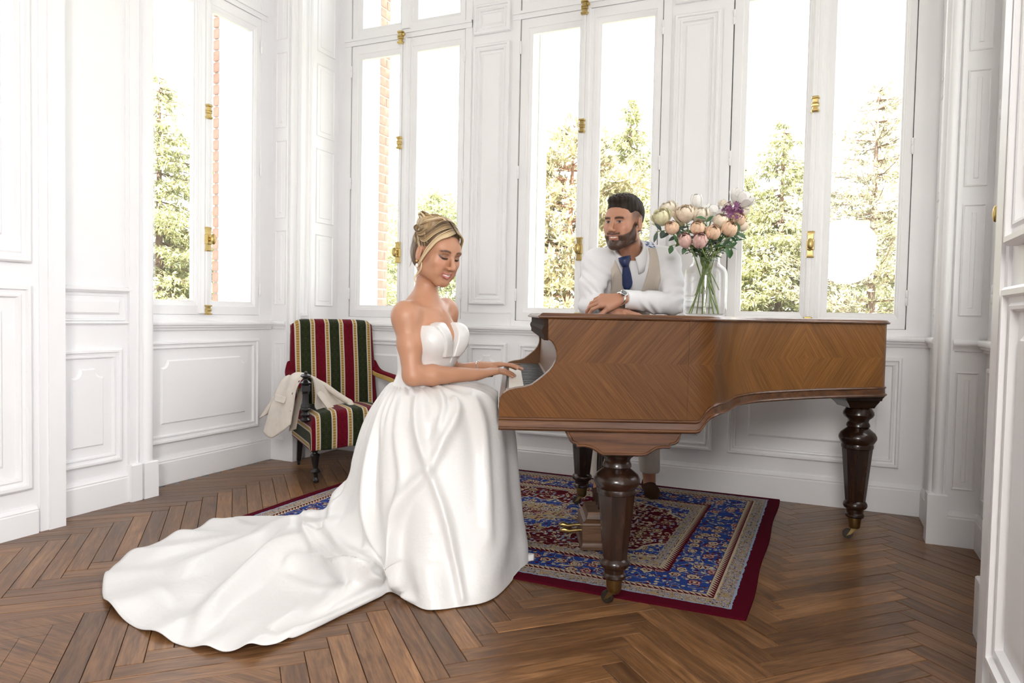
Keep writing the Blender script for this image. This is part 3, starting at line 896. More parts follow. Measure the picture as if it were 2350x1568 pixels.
# ================================================================== RUG
def rug_mat():
    m, nt, b = nodemat('persian_rug')
    tc = nn(nt, 'ShaderNodeTexCoord')
    sp = nn(nt, 'ShaderNodeSeparateXYZ')
    nt.links.new(tc.outputs['Object'], sp.inputs[0])
    ax = math_node(nt, 'ABSOLUTE', sp.outputs[0]); ay = math_node(nt, 'ABSOLUTE', sp.outputs[1])
    HX, HY = 1.19, 0.89
    d = math_node(nt, 'MINIMUM', math_node(nt, 'SUBTRACT', HX, ax), math_node(nt, 'SUBTRACT', HY, ay))
    RED, BLUE, TAN, CREAM, NAVY, PINK, LBLUE = (0.075, 0.005, 0.012), (0.026, 0.055, 0.22), (0.31, 0.225, 0.13), (0.46, 0.385, 0.28), (0.014, 0.020, 0.075), (0.42, 0.22, 0.21), (0.25, 0.33, 0.47)
    def gt(a, v): return math_node(nt, 'GREATER_THAN', a, v)
    def lt(a, v): return math_node(nt, 'LESS_THAN', a, v)
    def AND(a, c): return math_node(nt, 'MULTIPLY', a, c)
    def OR(a, c): return math_node(nt, 'MAXIMUM', a, c)
    # wobble for lines
    nz = nn(nt, 'ShaderNodeTexNoise', i_Scale=34, i_Detail=2)
    nt.links.new(tc.outputs['Object'], nz.inputs['Vector'])
    wob = math_node(nt, 'MULTIPLY', math_node(nt, 'SUBTRACT', nz.outputs['Fac'], 0.5), 0.016)
    dw = math_node(nt, 'ADD', d, wob)
    def voro(scale, off=0.0, rnd=0.75):
        mp = nn(nt, 'ShaderNodeMapping'); mp.inputs['Location'].default_value = (off, off * 1.7, 0)
        nt.links.new(tc.outputs['Object'], mp.inputs[0])
        # petals: warp the sample position a little
        v = nn(nt, 'ShaderNodeTexVoronoi', voronoi_dimensions='2D', i_Scale=scale, i_Randomness=rnd)
        dn = nn(nt, 'ShaderNodeTexNoise', i_Scale=scale * 4.2, i_Detail=1)
        nt.links.new(tc.outputs['Object'], dn.inputs['Vector'])
        mx = nn(nt, 'ShaderNodeVectorMath', operation='SCALE'); mx.inputs['Scale'].default_value = 0.32 / scale
        sb = nn(nt, 'ShaderNodeVectorMath', operation='SUBTRACT'); sb.inputs[1].default_value = (.5, .5, .5)
        nt.links.new(dn.outputs['Color'], sb.inputs[0]); nt.links.new(sb.outputs[0], mx.inputs[0])
        ad = nn(nt, 'ShaderNodeVectorMath', operation='ADD')
        nt.links.new(mp.outputs[0], ad.inputs[0]); nt.links.new(mx.outputs[0], ad.inputs[1])
        nt.links.new(ad.outputs[0], v.inputs['Vector'])
        cs = nn(nt, 'ShaderNodeSeparateColor')
        nt.links.new(v.outputs['Color'], cs.inputs[0])
        return v.outputs['Distance'], cs.outputs[0], cs.outputs[1]
    def motif(base, big, small, cols, dens=0.35):
        big, small = big * 1.5, small * 1.5
        """rosettes: outline, petals, heart; small leaves between; vines"""
        c = base
        sd, sr, sg_ = voro(small, 3.1)
        leaf = AND(lt(sd, 0.30), gt(sr, 0.45))
        c = mixcol(nt, leaf, c, mixcol(nt, gt(sg_, .55), cols[2], cols[3]))
        vn = nn(nt, 'ShaderNodeTexNoise', i_Scale=big * 0.8, i_Detail=2, i_Distortion=1.4)
        nt.links.new(tc.outputs['Object'], vn.inputs['Vector'])
        vine = lt(math_node(nt, 'ABSOLUTE', math_node(nt, 'SUBTRACT', vn.outputs['Fac'], 0.5)), 0.014)
        c = mixcol(nt, vine, c, cols[0])
        bd, br, bg = voro(big)
        on = gt(br, dens)
        c = mixcol(nt, AND(lt(bd, 0.40), on), c, cols[4])
        c = mixcol(nt, AND(lt(bd, 0.34), on), c, mixcol(nt, gt(bg, .5), cols[0], cols[1]))
        c = mixcol(nt, AND(lt(bd, 0.20), on), c, cols[4])
        c = mixcol(nt, AND(lt(bd, 0.12), on), c, cols[0])
        return c
    field = motif(RED, 9, 24, (CREAM, TAN, LBLUE, CREAM, RED), 0.5)
    border = motif(BLUE, 10, 26, (CREAM, PINK, RED, CREAM, RED), 0.45)
    tan = motif(TAN, 11, 24, (CREAM, PINK, RED, BLUE, NAVY), 0.4)
    guard = motif(TAN, 26, 50, (CREAM, CREAM, BLUE, NAVY, BLUE), 0.1)
    bfield = motif(BLUE, 11, 26, (CREAM, TAN, CREAM, RED, RED), 0.5)
    # toothed guard: alternate red and cream triangles
    t1 = math_node(nt, 'PINGPONG', math_node(nt, 'ADD', sp.outputs[0], sp.outputs[1]), 0.011)
    def tooth(c0, w):
        return lt(t1, math_node(nt, 'MULTIPLY', math_node(nt, 'SUBTRACT', d, c0), 0.011 / w))
    # inner field: scalloped ellipse of red inside tan spandrels with a blue edge, central blue and tan medallion
    ex = math_node(nt, 'DIVIDE', ax, 0.80); ey = math_node(nt, 'DIVIDE', ay, 0.50)
    r = math_node(nt, 'SQRT', math_node(nt, 'ADD', math_node(nt, 'POWER', ex, 2.0), math_node(nt, 'POWER', ey, 2.0)))
    th = math_node(nt, 'ARCTAN2', ey, ex)
    scal = math_node(nt, 'MULTIPLY', math_node(nt, 'ABSOLUTE', math_node(nt, 'SINE', math_node(nt, 'MULTIPLY', th, 9.0))), 0.07)
    rr = math_node(nt, 'ADD', math_node(nt, 'ADD', r, scal), math_node(nt, 'MULTIPLY', wob, 2.0))
    c = mixcol(nt, gt(rr, 1.10), field, CREAM)
    c = mixcol(nt, gt(rr, 1.12), c, bfield)
    c = mixcol(nt, gt(rr, 1.26), c, CREAM)
    c = mixcol(nt, gt(rr, 1.28), c, tan)
    c = mixcol(nt, lt(rr, 0.56), c, CREAM)
    c = mixcol(nt, lt(rr, 0.545), c, bfield)
    c = mixcol(nt, lt(rr, 0.36), c, CREAM)
    c = mixcol(nt, lt(rr, 0.345), c, tan)
    c = mixcol(nt, lt(rr, 0.16), c, field)
    # bands from the edge
    c = mixcol(nt, lt(d, 0.412), c, guard)
    c = mixcol(nt, lt(d, 0.372), c, CREAM)
    c = mixcol(nt, lt(dw, 0.368), c, RED)
    c = mixcol(nt, AND(lt(d, 0.366), tooth(.335, .03)), c, CREAM)
    c = mixcol(nt, lt(d, 0.332), c, RED)
    c = mixcol(nt, lt(dw, 0.328), c, border)
    c = mixcol(nt, lt(dw, 0.158), c, RED)
    c = mixcol(nt, AND(lt(d, 0.156), tooth(.128, .026)), c, CREAM)
    c = mixcol(nt, lt(d, 0.126), c, CREAM)
    c = mixcol(nt, lt(dw, 0.118), c, guard)
    c = mixcol(nt, lt(d, 0.064), c, LBLUE)
    c = mixcol(nt, lt(dw, 0.056), c, (0.075, 0.004, 0.012))
    nt.links.new(c, b.inputs['Base Color'])
    b.inputs['Roughness'].default_value = 0.95
    b.inputs['Specular IOR Level'].default_value = 0.03
    b.inputs['Sheen Weight'].default_value = 0.0
    bn = nn(nt, 'ShaderNodeTexNoise', i_Scale=420, i_Detail=1)
    nt.links.new(tc.outputs['Object'], bn.inputs['Vector'])
    bp = nn(nt, 'ShaderNodeBump', i_Strength=0.5, i_Distance=0.003)
    nt.links.new(bn.outputs['Fac'], bp.inputs['Height'])
    nt.links.new(bp.outputs[0], b.inputs['Normal'])
rug_mat()
def build_rug():
    nx, ny = 60, 46
    V, F = [], []
    HX, HY = 1.19, .89
    r2 = np.random.default_rng(5)
    for j in range(ny + 1):
        for i in range(nx + 1):
            x = -HX + 2 * HX * i / nx; y = -HY + 2 * HY * j / ny
            e = min(HX - abs(x), HY - abs(y))
            wx = .004 * math.sin(y * 9 + 1.0) * (abs(x) / HX) ** 3
            wy = .004 * math.sin(x * 7) * (abs(y) / HY) ** 3
            V.append((x + wx, y + wy, RUGZ - .004 + (.004 if e > .012 else .001) + .0012 * math.sin(x * 11 + y * 5) * (e > .1)))
    for j in range(ny):
        for i in range(nx):
            a = j * (nx + 1) + i
            F.append((a, a + 1, a + nx + 2, a + nx + 1))
    n = len(V)
    ring = [i for i in range(nx + 1)] + [(j + 1) * (nx + 1) + nx for j in range(ny)] + [ny * (nx + 1) + i for i in range(nx - 1, -1, -1)] + [j * (nx + 1) for j in range(ny - 1, 0, -1)]
    for k in ring:
        V.append((V[k][0] * 1.001, V[k][1] * 1.001, 0.0))
    for k in range(len(ring)):
        k2 = (k + 1) % len(ring)
        F.append((ring[k2], ring[k], n + k, n + k2))
    o = mesh_obj('persian_rug', V, F, 'persian_rug', None, 60)
    o.location = (-1.41, 3.39, 0.0)
    tag(o, 'burgundy and blue patterned rug lying under the piano', 'rug')
    return o
rug = build_rug()
# ================================================================== ARMCHAIR AND JACKET
def stripe_mat():
    m, nt, b = nodemat('striped_velvet')
    uv = nn(nt, 'ShaderNodeUVMap', uv_map='cloth')
    sp = nn(nt, 'ShaderNodeSeparateXYZ')
    nt.links.new(uv.outputs[0], sp.inputs[0])
    u, v = sp.outputs[0], sp.outputs[1]
    PT_ = 0.094
    k = math_node(nt, 'DIVIDE', u, PT_)
    fr = math_node(nt, 'FRACT', k)
    idx = math_node(nt, 'FLOOR', k)
    odd = math_node(nt, 'GREATER_THAN', math_node(nt, 'ABSOLUTE', math_node(nt, 'MODULO', idx, 2.0)), 0.5)
    dist = math_node(nt, 'MINIMUM', fr, math_node(nt, 'SUBTRACT', 1.0, fr))       # 0 at gold centre
    RED, GRN = (0.135, 0.003, 0.012), (0.013, 0.018, 0.007)
    # damask figure: mirrored ornament inside each stripe
    cx = math_node(nt, 'ABSOLUTE', math_node(nt, 'SUBTRACT', fr, 0.5))
    cv = nn(nt, 'ShaderNodeCombineXYZ')
    nt.links.new(math_node(nt, 'MULTIPLY', cx, 5.0), cv.inputs[0])
    nt.links.new(math_node(nt, 'PINGPONG', math_node(nt, 'MULTIPLY', v, 34.0), 2.4), cv.inputs[1])
    nz = nn(nt, 'ShaderNodeTexNoise', i_Scale=2.3, i_Detail=1, i_Distortion=1.2)
    nt.links.new(cv.outputs[0], nz.inputs['Vector'])
    fig = math_node(nt, 'LESS_THAN', math_node(nt, 'ABSOLUTE', math_node(nt, 'SUBTRACT', nz.outputs['Fac'], 0.5)), 0.045)
    red = mixcol(nt, fig, RED, (0.07, 0.0015, 0.007))
    grn = mixcol(nt, fig, GRN, (0.036, 0.040, 0.015))
    c = mixcol(nt, odd, grn, red)
    # gold braid between two cream cords
    bead = math_node(nt, 'GREATER_THAN', math_node(nt, 'FRACT', math_node(nt, 'MULTIPLY', v, 62.0)), 0.5)
    gold = mixcol(nt, bead, (0.27, 0.15, 0.03), (0.42, 0.28, 0.09))
    c = mixcol(nt, math_node(nt, 'LESS_THAN', dist, 0.165), c, (0.52, 0.47, 0.40))
    c = mixcol(nt, math_node(nt, 'LESS_THAN', dist, 0.085), c, gold)
    nt.links.new(c, b.inputs['Base Color'])
    b.inputs['Roughness'].default_value = 0.85
    b.inputs['Specular IOR Level'].default_value = 0.1
    b.inputs['Sheen Weight'].default_value = 0.06
stripe_mat()
simple('ebonised_wood', (0.012, 0.011, 0.012), 0.28, spec=0.6)
simple('crimson_velvet', (0.12, 0.003, 0.011), 0.9, spec=0.1, bump=0.2, bscale=300)
simple('cream_linen', (0.66, 0.60, 0.535), 0.85, spec=0.15, bump=0.25, bscale=500, var=0.04, vscale=30)
simple('cream_linen_inside', (0.55, 0.48, 0.40), 0.8, spec=0.15)
simple('brown_button', (0.13, 0.085, 0.05), 0.4)

CA = math.radians(-38)
CF = Vector((math.cos(CA), math.sin(CA), 0)); CW = Vector((-math.sin(CA), math.cos(CA), 0))
CO = Vector((-2.73, 3.31, 0)) - CF * .29 + CW * .28
chair = empty('armchair', CO, CA, 'low armchair in red green and gold striped velvet with black turned legs', 'armchair')
def cloth_grid(name, P, UV, mat, parent, solid=0.0, smooth=60, uvname='cloth'):
    """P: (n, m, 3) array"""
    n, m_ = P.shape[:2]
    V = P.reshape(-1, 3)
    F = [(i * m_ + j, (i + 1) * m_ + j, (i + 1) * m_ + j + 1, i * m_ + j + 1) for i in range(n - 1) for j in range(m_ - 1)]
    o = mesh_obj(name, V.tolist(), F, mat, parent, smooth)
    if UV is not None:
        U_ = UV.reshape(-1, 2)
        uvl = o.data.uv_layers.new(name=uvname)
        for lp in o.data.loops:
            uvl.data[lp.index].uv = U_[lp.vertex_index]
    if solid:
        md = o.modifiers.new('thick', 'SOLIDIFY')
        md.thickness = abs(solid); md.offset = -1 if solid > 0 else 1
    return o
def smoothstep(a, b_, x):
    t = np.clip((np.asarray(x, float) - a) / (b_ - a), 0, 1)
    return t * t * (3 - 2 * t)
def build_chair():
    GOLD0 = -.29 + .053 - .094 * 4      # gold braid phase
    # seat: top rolls over the front and both sides
    na, nb = 56, 60
    t = np.linspace(0, 1, na)            # back to front over the roll
    s = np.linspace(-1, 1, nb)
    Ltop, R = .56, .05
    arc_t = t * (Ltop + .20)
    P = np.zeros((na, nb, 3)); UV = np.zeros((na, nb, 2))
    for i in range(na):
        a = arc_t[i]
        if a < Ltop - R: x, dz = -.27 + a, 0
        else:
            b_ = min((a - (Ltop - R)) / R, PI / 2)
            x = -.27 + Ltop - R + R * math.sin(b_); dz = R * (1 - math.cos(b_))
            extra = a - (Ltop - R) - R * PI / 2
            if extra > 0: dz += extra; x += .012 * math.sin(extra * 14)
        for j in range(nb):
            q = s[j] * .46
            half = .27 - R
            sq = abs(q)
            if sq < half: y, dy = sq, 0
            else:
                b_ = min((sq - half) / R, PI / 2)
                y = half + R * math.sin(b_); dy = R * (1 - math.cos(b_))
                ex = sq - half - R * PI / 2
                if ex > 0: dy += ex; y += .010 * math.sin(min(ex, .2) * 14)
            yy = math.copysign(y, q)
            dome = .035 * (1 - (min(abs(yy), .27) / .27) ** 2) * math.sin(min(1, a / .5) * PI * .55) ** .5 if a > 0 else 0
            z = .405 + dome * (1 - min(1, dy / .1)) - max(dz, dy) - .35 * min(dz, dy)
            P[i, j] = (x * (1 - .02 * min(1, dy / .1)) + .0, yy * (1 + .05 * max(0, x)), max(z, .205))
            UV[i, j] = (q - GOLD0, a)
    cloth_grid('seat', P, UV, 'striped_velvet', chair, .01)
    MB().box(-.25, .245, -.235, .235, .225, .30).build('seat_base', 'ebonised_wood', chair)
    # backrest: reclined thick pad, cloth wraps over the top and the sides
    na, nb = 50, 54
    P = np.zeros((na, nb, 3)); UV = np.zeros((na, nb, 2))
    aa = np.linspace(0, .55 + .08 + .40, na)
    for i in range(na):
        a = aa[i]
        h = .55
        if a < h: up, dp = a, 0
        elif a < h + .08:
            b_ = (a - h) / .08 * PI
            up = h + .026 * math.sin(b_); dp = .055 * (1 - math.cos(b_)) / 2 * 1.0
        else:
            up = h - (a - h - .08); dp = .055
        for j in range(nb):
            q = -1 + 2 * j / (nb - 1)
            w_ = q * .325
            half = .262 + .022 * (1 - up / .6)
            y = np.clip(w_, -half, half)
            ov = max(0, abs(w_) - half)
            bulge = .030 * (1 - (y / half) ** 2) * (1 if dp == 0 else 0) * math.sin(min(1, up / .5) * PI * .8 + .2)
            edge = .018 * smoothstep(half - .03, half, abs(w_)) if dp < .02 else 0
            rise = .012 * (1 - (y / half) ** 4) if up > .45 else 0
            x0 = -.245 - .20 * up + .10 * up * up
            x = x0 + bulge - dp - edge - (ov * .8 if dp < .03 else 0)
            P[i, j] = (x, y, .385 + up * .975 + rise - (.02 * smoothstep(half - .035, half, abs(w_)) if up > .52 else 0))
            UV[i, j] = (w_ * (.27 / .27) - GOLD0 - 0.0, a)
    cloth_grid('backrest', P, UV, 'striped_velvet', chair, .008)
    # arms: padded rail sweeping from the back down to the front post
    for sg in (-1, 1):
        pts = [(-.335, sg * .272, .665), (-.318, sg * .280, .635), (-.285, sg * .290, .612), (-.20, sg * .296, .60), (-.05, sg * .298, .595), (.10, sg * .298, .59), (.175, sg * .298, .585)]
        C = catmull(pts, 26)
        L = []
        for i, c in enumerate(C):
            w_, h_ = .030 + .004 * math.sin(i * .3), .024
            L.append([(c[0], c[1] + w_ * math.copysign(abs(math.cos(k * PI / 8)) ** .6, math.cos(k * PI / 8)), c[2] + h_ * math.copysign(abs(math.sin(k * PI / 8)) ** .6, math.sin(k * PI / 8))) for k in range(16)])
        mb = MB(); mb.loops(L, True, True, True)
        arm = mb.build('arm_pad', 'crimson_velvet', chair, 60)
        # gold braid along the inner edge of the pad
        g = MB(); g.loops([[(c[0], c[1] - sg * (.030 + d_), c[2] + h_) for d_, h_ in ((.001, -.020), (.003, -.016), (.003, .006), (.001, .010))] for c in C], True, True, True)
        o = g.build('braid', 'gold_braid', arm)
        # front post, turned
        prof = [(.010, .585), (.030, .590), (.032, .597), (.020, .606), (.012, .612), (.010, .618), (.016, .624), (.030, .632), (.031, .637), (.022, .646), (.008, .650), (.010, .655), (.010, .658), (.003, .663)]
        low = [(.020, .365), (.030, .372), (.031, .378), (.020, .386), (.016, .392), (.026, .402), (.029, .408), (.022, .418), (.017, .424), (.030, .436), (.031, .442), (.026, .448)]
        oct_ = [(.027, .446), (.029, .455), (.020, .478), (.019, .525), (.023, .535), (.015, .540)]
        blk = [(.018, .538), (.027, .548), (.027, .580), (.018, .588)]
        pm = MB(); pm.lathe(low, 16); pm.lathe(oct_, 8, rot=PI / 8); pm.lathe(blk, 8, rot=PI / 8); pm.lathe(prof, 16)
        po = pm.build('arm_post', 'ebonised_wood', chair, 30)
        po.location = (.215, sg * .297, 0)
    # legs
    for sg in (-1, 1):
        prof = [(.004, .002), (.016, .004), (.018, .018), (.012, .028), (.010, .034), (.013, .042), (.012, .050), (.017, .060), (.026, .066), (.027, .071), (.018, .079), (.013, .088), (.016, .100), (.027, .160), (.030, .166), (.026, .172), (.017, .178), (.016, .186), (.026, .196), (.033, .202), (.033, .208), (.022, .216), (.020, .23)]
        lm = MB(); lm.lathe(prof, 18)
        lg = lm.build('leg', 'ebonised_wood', chair, 35)
        lg.location = (.235, sg * .235, 0)
        lg.rotation_euler = (sg * -.05, -.0, 0)
        rm = MB()
        rm.loops([[(x + a_ * w_, sg * .225 + b_ * w_, z) for a_, b_ in ((-1, -1), (1, -1), (1, 1), (-1, 1))] for x, w_, z in ((-.315, .013, .03), (-.30, .016, .10), (-.275, .021, .24))], True, True, True)
        rl = rm.build('leg', 'ebonised_wood', chair)
        rc = MB(); rc.loops([[(-.315 + r_ * math.cos(k * PI / 5), sg * .225 + yy, .016 + r_ * math.sin(k * PI / 5)) for k in range(10)] for yy, r_ in ((-.009, .010), (-.007, .016), (.007, .016), (.009, .010))], True, True, True)
        rc.box(-.325, -.305, sg * .225 - .010, sg * .225 + .010, .02, .034)
        rc.build('caster', 'ebonised_wood', rl)
simple('gold_braid', (0.50, 0.34, 0.10), 0.6, bump=0.5, bscale=300, var=0.3, vscale=150)
build_chair()

def px(x, y, dep):
    """world point seen at photo pixel (x, y) at distance dep along the view axis, used to measure the drape of the jacket"""
    d = _f + _r * ((x - 1175) / CAM_F) - _u * ((y - 784) / CAM_F)
    return Vector((0, 0, CAM_H)) + d * dep
def build_jacket():
    root = empty('suit_jacket', CO + CF * .05 - CW * .32 + Vector((0, 0, .60)), 0, 'cream linen suit jacket draped over the arm of the striped armchair', 'jacket')
    inv = Vector(root.location)
    def net(rows, nu, nv):
        A = np.array([[tuple(px(*p) - inv) for p in r] for r in rows])
        B = np.stack([catmull(A[:, j], nu) for j in range(A.shape[1])], 1)
        return np.stack([catmull(B[i], nv) for i in range(nu)], 0)
    rows = [[(606, 993, 4.36), (622, 1006, 4.30), (646, 992, 4.25), (668, 975, 4.22)],
            [(618, 950, 4.37), (640, 948, 4.30), (660, 936, 4.25), (676, 928, 4.22)],
            [(634, 905, 4.40), (655, 900, 4.32), (670, 893, 4.26), (683, 893, 4.22)],
            [(652, 872, 4.45), (668, 864, 4.37), (684, 862, 4.30), (700, 868, 4.25)],
            [(672, 862, 4.55), (692, 859, 4.47), (708, 862, 4.38), (718, 872, 4.30)],
            [(700, 864, 4.60), (722, 868, 4.54), (735, 884, 4.44), (722, 908, 4.34)],
            [(732, 878, 4.62), (750, 888, 4.56), (752, 912, 4.46), (722, 936, 4.34)],
            [(766, 906, 4.62), (778, 914, 4.56), (770, 935, 4.46), (740, 946, 4.36)],
            [(797, 922, 4.60), (803, 930, 4.56), (795, 944, 4.48), (763, 949, 4.40)]]
    G = net(rows, 60, 30)
    # soft folds running down the cloth
    vv = np.linspace(0, 1, 30)[None, :]; uu = np.linspace(0, 1, 60)[:, None]
    fold = .006 * np.sin(vv * 13 + uu * 5) * np.sin(uu * PI)
    G[..., 2] += fold * .6; G[..., 1] -= fold
    body = cloth_grid('jacket_body', G, None, 'cream_linen', root, .007)
    # inner facing showing behind the post
    rows2 = [[(664, 1030 - 40, 4.34), (680, 985, 4.30)], [(674, 940, 4.34), (690, 930, 4.30)], [(688, 890, 4.36), (704, 888, 4.30)]]
    cloth_grid('lining', net(rows2, 14, 8), None, 'cream_linen_inside', root, .004)
    # sleeve hanging at the back
    C = catmull([tuple(px(*p) - inv) for p in ((676, 868, 4.50), (652, 890, 4.50), (628, 922, 4.48), (606, 955, 4.46))], 16)
    mb = MB(); L = []
    for i, c in enumerate(C):
        r_ = .055 - .014 * i / 15
        L.append([tuple(Vector(c) + _r * r_ * .72 * math.cos(k * PI / 8) * 1.0 + _u * r_ * .55 * math.cos(k * PI / 8) * .6 + _f * r_ * .55 * math.sin(k * PI / 8)) for k in range(16)])
    mb.loops(L, True, True, False)
    sl = mb.build('sleeve', 'cream_linen', root, 60)
    md = sl.modifiers.new('thick', 'SOLIDIFY'); md.thickness = .004
    # pocket flap
    rows3 = [[(632, 904, 4.325), (646, 907, 4.30), (658, 912, 4.27)], [(631, 914, 4.32), (645, 918, 4.295), (655, 921, 4.265)], [(631, 920, 4.315), (645, 924, 4.29), (651, 926, 4.265)]]
    fl = net(rows3, 8, 10)
    fl = fl + np.array(tuple(-_f * .012))
    cloth_grid('pocket_flap', fl, None, 'cream_linen', root, .004)
    # collar roll at the far end and lapel
    C = catmull([tuple(px(*p) - inv) for p in ((715, 868, 4.50), (745, 884, 4.50), (770, 903, 4.50), (792, 918, 4.50), (804, 926, 4.48), (803, 938, 4.44), (786, 946, 4.40), (762, 942, 4.40))], 30)
    mb = MB(); mb.tube([tuple(c) for c in C], [.012 + .008 * math.sin(i / 29 * PI) for i in range(30)], 10)
    mb.build('collar', 'cream_linen', root, 60)
    C = net([[(722, 893, 4.38), (740, 900, 4.40), (752, 914, 4.40)], [(735, 915, 4.34), (748, 918, 4.36), (760, 926, 4.38)], [(752, 938, 4.33), (764, 936, 4.36), (772, 940, 4.38)]], 12, 12)
    cloth_grid('lapel', C, None, 'cream_linen', root, .005)
    for p in ((673, 904, 4.235), (669, 944, 4.225)):
        c = px(*p) - inv
        bmb = MB(); bmb.lathe([(.002, -.003), (.008, -.003), (.009, 0), (.006, .002)], 12)
        o = bmb.build('button', 'brown_button', root, 40)
        o.location = c; o.rotation_euler = (-_f).to_track_quat('Z', 'Y').to_euler()
build_jacket()
# ================================================================== VASE AND FLOWERS
glass_mat('vase_glass', 0.045)
simple('stem_green', (0.16, 0.24, 0.055), 0.5, var=0.25, vscale=40)
simple('leaf_green', (0.045, 0.115, 0.040), 0.45, var=0.35, vscale=30)
simple('leaf_dark', (0.045, 0.075, 0.055), 0.5, var=0.3, vscale=30)
simple('peach_petal', (0.85, 0.60, 0.42), 0.6, var=0.12, vscale=30, sss=0.0)
simple('cream_petal', (0.86, 0.79, 0.66), 0.6, var=0.08, vscale=30)
simple('white_petal', (0.87, 0.85, 0.82), 0.6, var=0.05, vscale=30)
simple('pink_petal', (0.82, 0.55, 0.50), 0.6, var=0.2, vscale=25)
simple('blush_petal', (0.86, 0.73, 0.58), 0.6, var=0.12, vscale=30)
simple('yellowgreen_petal', (0.84, 0.80, 0.55), 0.6, var=0.12, vscale=25)
simple('purple_petal', (0.25, 0.08, 0.20), 0.6, var=0.3, vscale=60)
VX, VY = 1.0, 1.10
def vloc(pxx, dep):  # piano-local x for a pixel column at depth
    P = px(pxx, 720, dep); q = P - Vector(P0); return q.dot(PU), q.dot(PV)
LIDZ = ZL + .018
vx_, vy_ = vloc(1617, 3.42)
vbase = pw(vx_, vy_, LIDZ + .0005)
VR = .101
def build_vase():
    out = [(.030, 0.0), (.085, 0.0), (.094, .003), (VR - .001, .012), (VR, .03), (VR, .185), (VR - .002, .205), (.094, .225), (.080, .240), (.070, .248), (.064, .256), (.062, .270), (.064, .285), (.070, .294), (.071, .298), (.069, .301)]
    inn = [(.066, .298), (.060, .284), (.058, .270), (.060, .254), (.068, .243), (.090, .222), (.096, .204), (.0965, .185), (.0965, .03), (.094, .016), (.08, .010), (.02, .009)]
    mb = MB(); mb.lathe(out + inn, 48, cap0=False, cap1=True)
    o = mb.build('glass_vase', 'vase_glass', None, 50)
    o.location = vbase
    tag(o, 'clear wide shouldered glass vase holding stems on the piano lid', 'vase')
    return o
vase = build_vase()
def petal_cup(mb, R, th_top, flare, phi, width, rr, ns=6, nt_=7):
    """one petal lying on a sphere of radius R from its foot up to polar angle th_top (degrees), edge flaring outward"""
    L = []
    j0, j1 = rr.uniform(-.05, .05), rr.uniform(0, 6)
    for i in range(nt_):
        t = i / (nt_ - 1)
        row = []
        for j in range(ns):
            s = -1 + 2 * j / (ns - 1)
            th = math.radians(155 + (th_top - 155) * t * (1 - .10 * s * s))
            wd = width * (.35 + .65 * math.sin(min(1, t * 1.15) * PI * .62))
            a = phi + s * wd / max(.30, math.sin(th)) * .75
            rad = R * (1 + j0 + flare * t ** 3 + .035 * math.sin(j1 + s * 4) * t * t - .05 * s * s * t)
            row.append((rad * math.sin(th) * math.cos(a), rad * math.sin(th) * math.sin(a), rad * math.cos(th) * .95))
        L.append(row)
    mb.loops(L, False)
def bloom_mesh(kind, seed):
    rr = random.Random(seed)
    mb = MB()
    LAY = {'ball': ((1.02, 48, .06, 5, .95), (1.0, 34, .03, 5, .95), (.94, 24, .03, 5, .9), (.84, 16, .05, 4, .8), (.72, 10, .05, 4, .7), (.58, 6, .0, 4, .8)),
           'open': ((1.08, 82, .34, 6, .85), (1.02, 66, .26, 6, .85), (.96, 50, .16, 6, .85), (.88, 36, .10, 5, .85), (.76, 24, .08, 5, .8), (.62, 14, .05, 4, .8), (.5, 8, 0, 4, .8)),
           'bud': ((1.0, 40, .10, 5, .9), (.95, 30, .05, 5, .9), (.88, 20, .05, 4, .9), (.74, 12, .05, 4, .8), (.6, 6, 0, 4, .8))}
    if kind in LAY:
        for lay, (R, tt_, fl, n, wd) in enumerate(LAY[kind]):
            for k in range(n):
                petal_cup(mb, R * rr.uniform(.96, 1.04), tt_ + rr.uniform(-5, 5), fl, 2 * PI * (k + lay * .41) / n + rr.uniform(-.15, .15), wd * 2.6 / n * 1.15, rr)
        L_ = [[(.62 * math.sin(a_) * math.cos(b_ * PI / 5), .62 * math.sin(a_) * math.sin(b_ * PI / 5), .66 * math.cos(a_)) for b_ in range(10)] for a_ in (3.0, 2.4, 1.8, 1.2, .7, .15)]
        mb.loops(L_, True, True, True)
        if kind == 'bud': mb.V = [(x * .82, y * .82, z * 1.12) for x, y, z in mb.V]
    elif kind == 'purple':
        for k in range(46):
            th = math.acos(1 - 1.35 * rr.random()); ph = rr.random() * 2 * PI
            d = Vector((math.sin(th) * math.cos(ph), math.sin(th) * math.sin(ph), math.cos(th)))
            a = Vector((0, 0, 1)).cross(d)
            a = a.normalized() if a.length > .01 else Vector((1, 0, 0))
            b_ = d.cross(a)
            c = d * rr.uniform(.75, 1.05)
            mb.tube([tuple(d * .1), tuple(c * .98)], .025, 4)
            for q in range(5):
                an = q * 2 * PI / 5
                e = a * math.cos(an) + b_ * math.sin(an); f_ = a * math.cos(an + .6) + b_ * math.sin(an + .6); g_ = a * math.cos(an - .6) + b_ * math.sin(an - .6)
                mb.add([tuple(c), tuple(c + f_ * .13 + d * .02), tuple(c + e * .27 + d * .10), tuple(c + g_ * .13 + d * .02)], [(0, 1, 2, 3)])
    return mb
def leaf_add(mb, base, dirv, length, width, nrm=None, fold=.15):
    d = Vector(dirv).normalized(); n_ = Vector(nrm or (0, 0, 1)); side = d.cross(n_)
    side = side.normalized() if side.length > .01 else Vector((1, 0, 0))
    n2 = side.cross(d)
    P = []
    for t, w_ in ((0, .04), (.2, .7), (.45, 1.0), (.7, .75), (.88, .35), (1, .02)):
        c = Vector(base) + d * length * t - n2 * length * .18 * t * t
        P.append([tuple(c - side * width * w_ * .5 + n2 * width * fold * w_), tuple(c), tuple(c + side * width * w_ * .5 + n2 * width * fold * w_)])
    mb.loops(P, False)
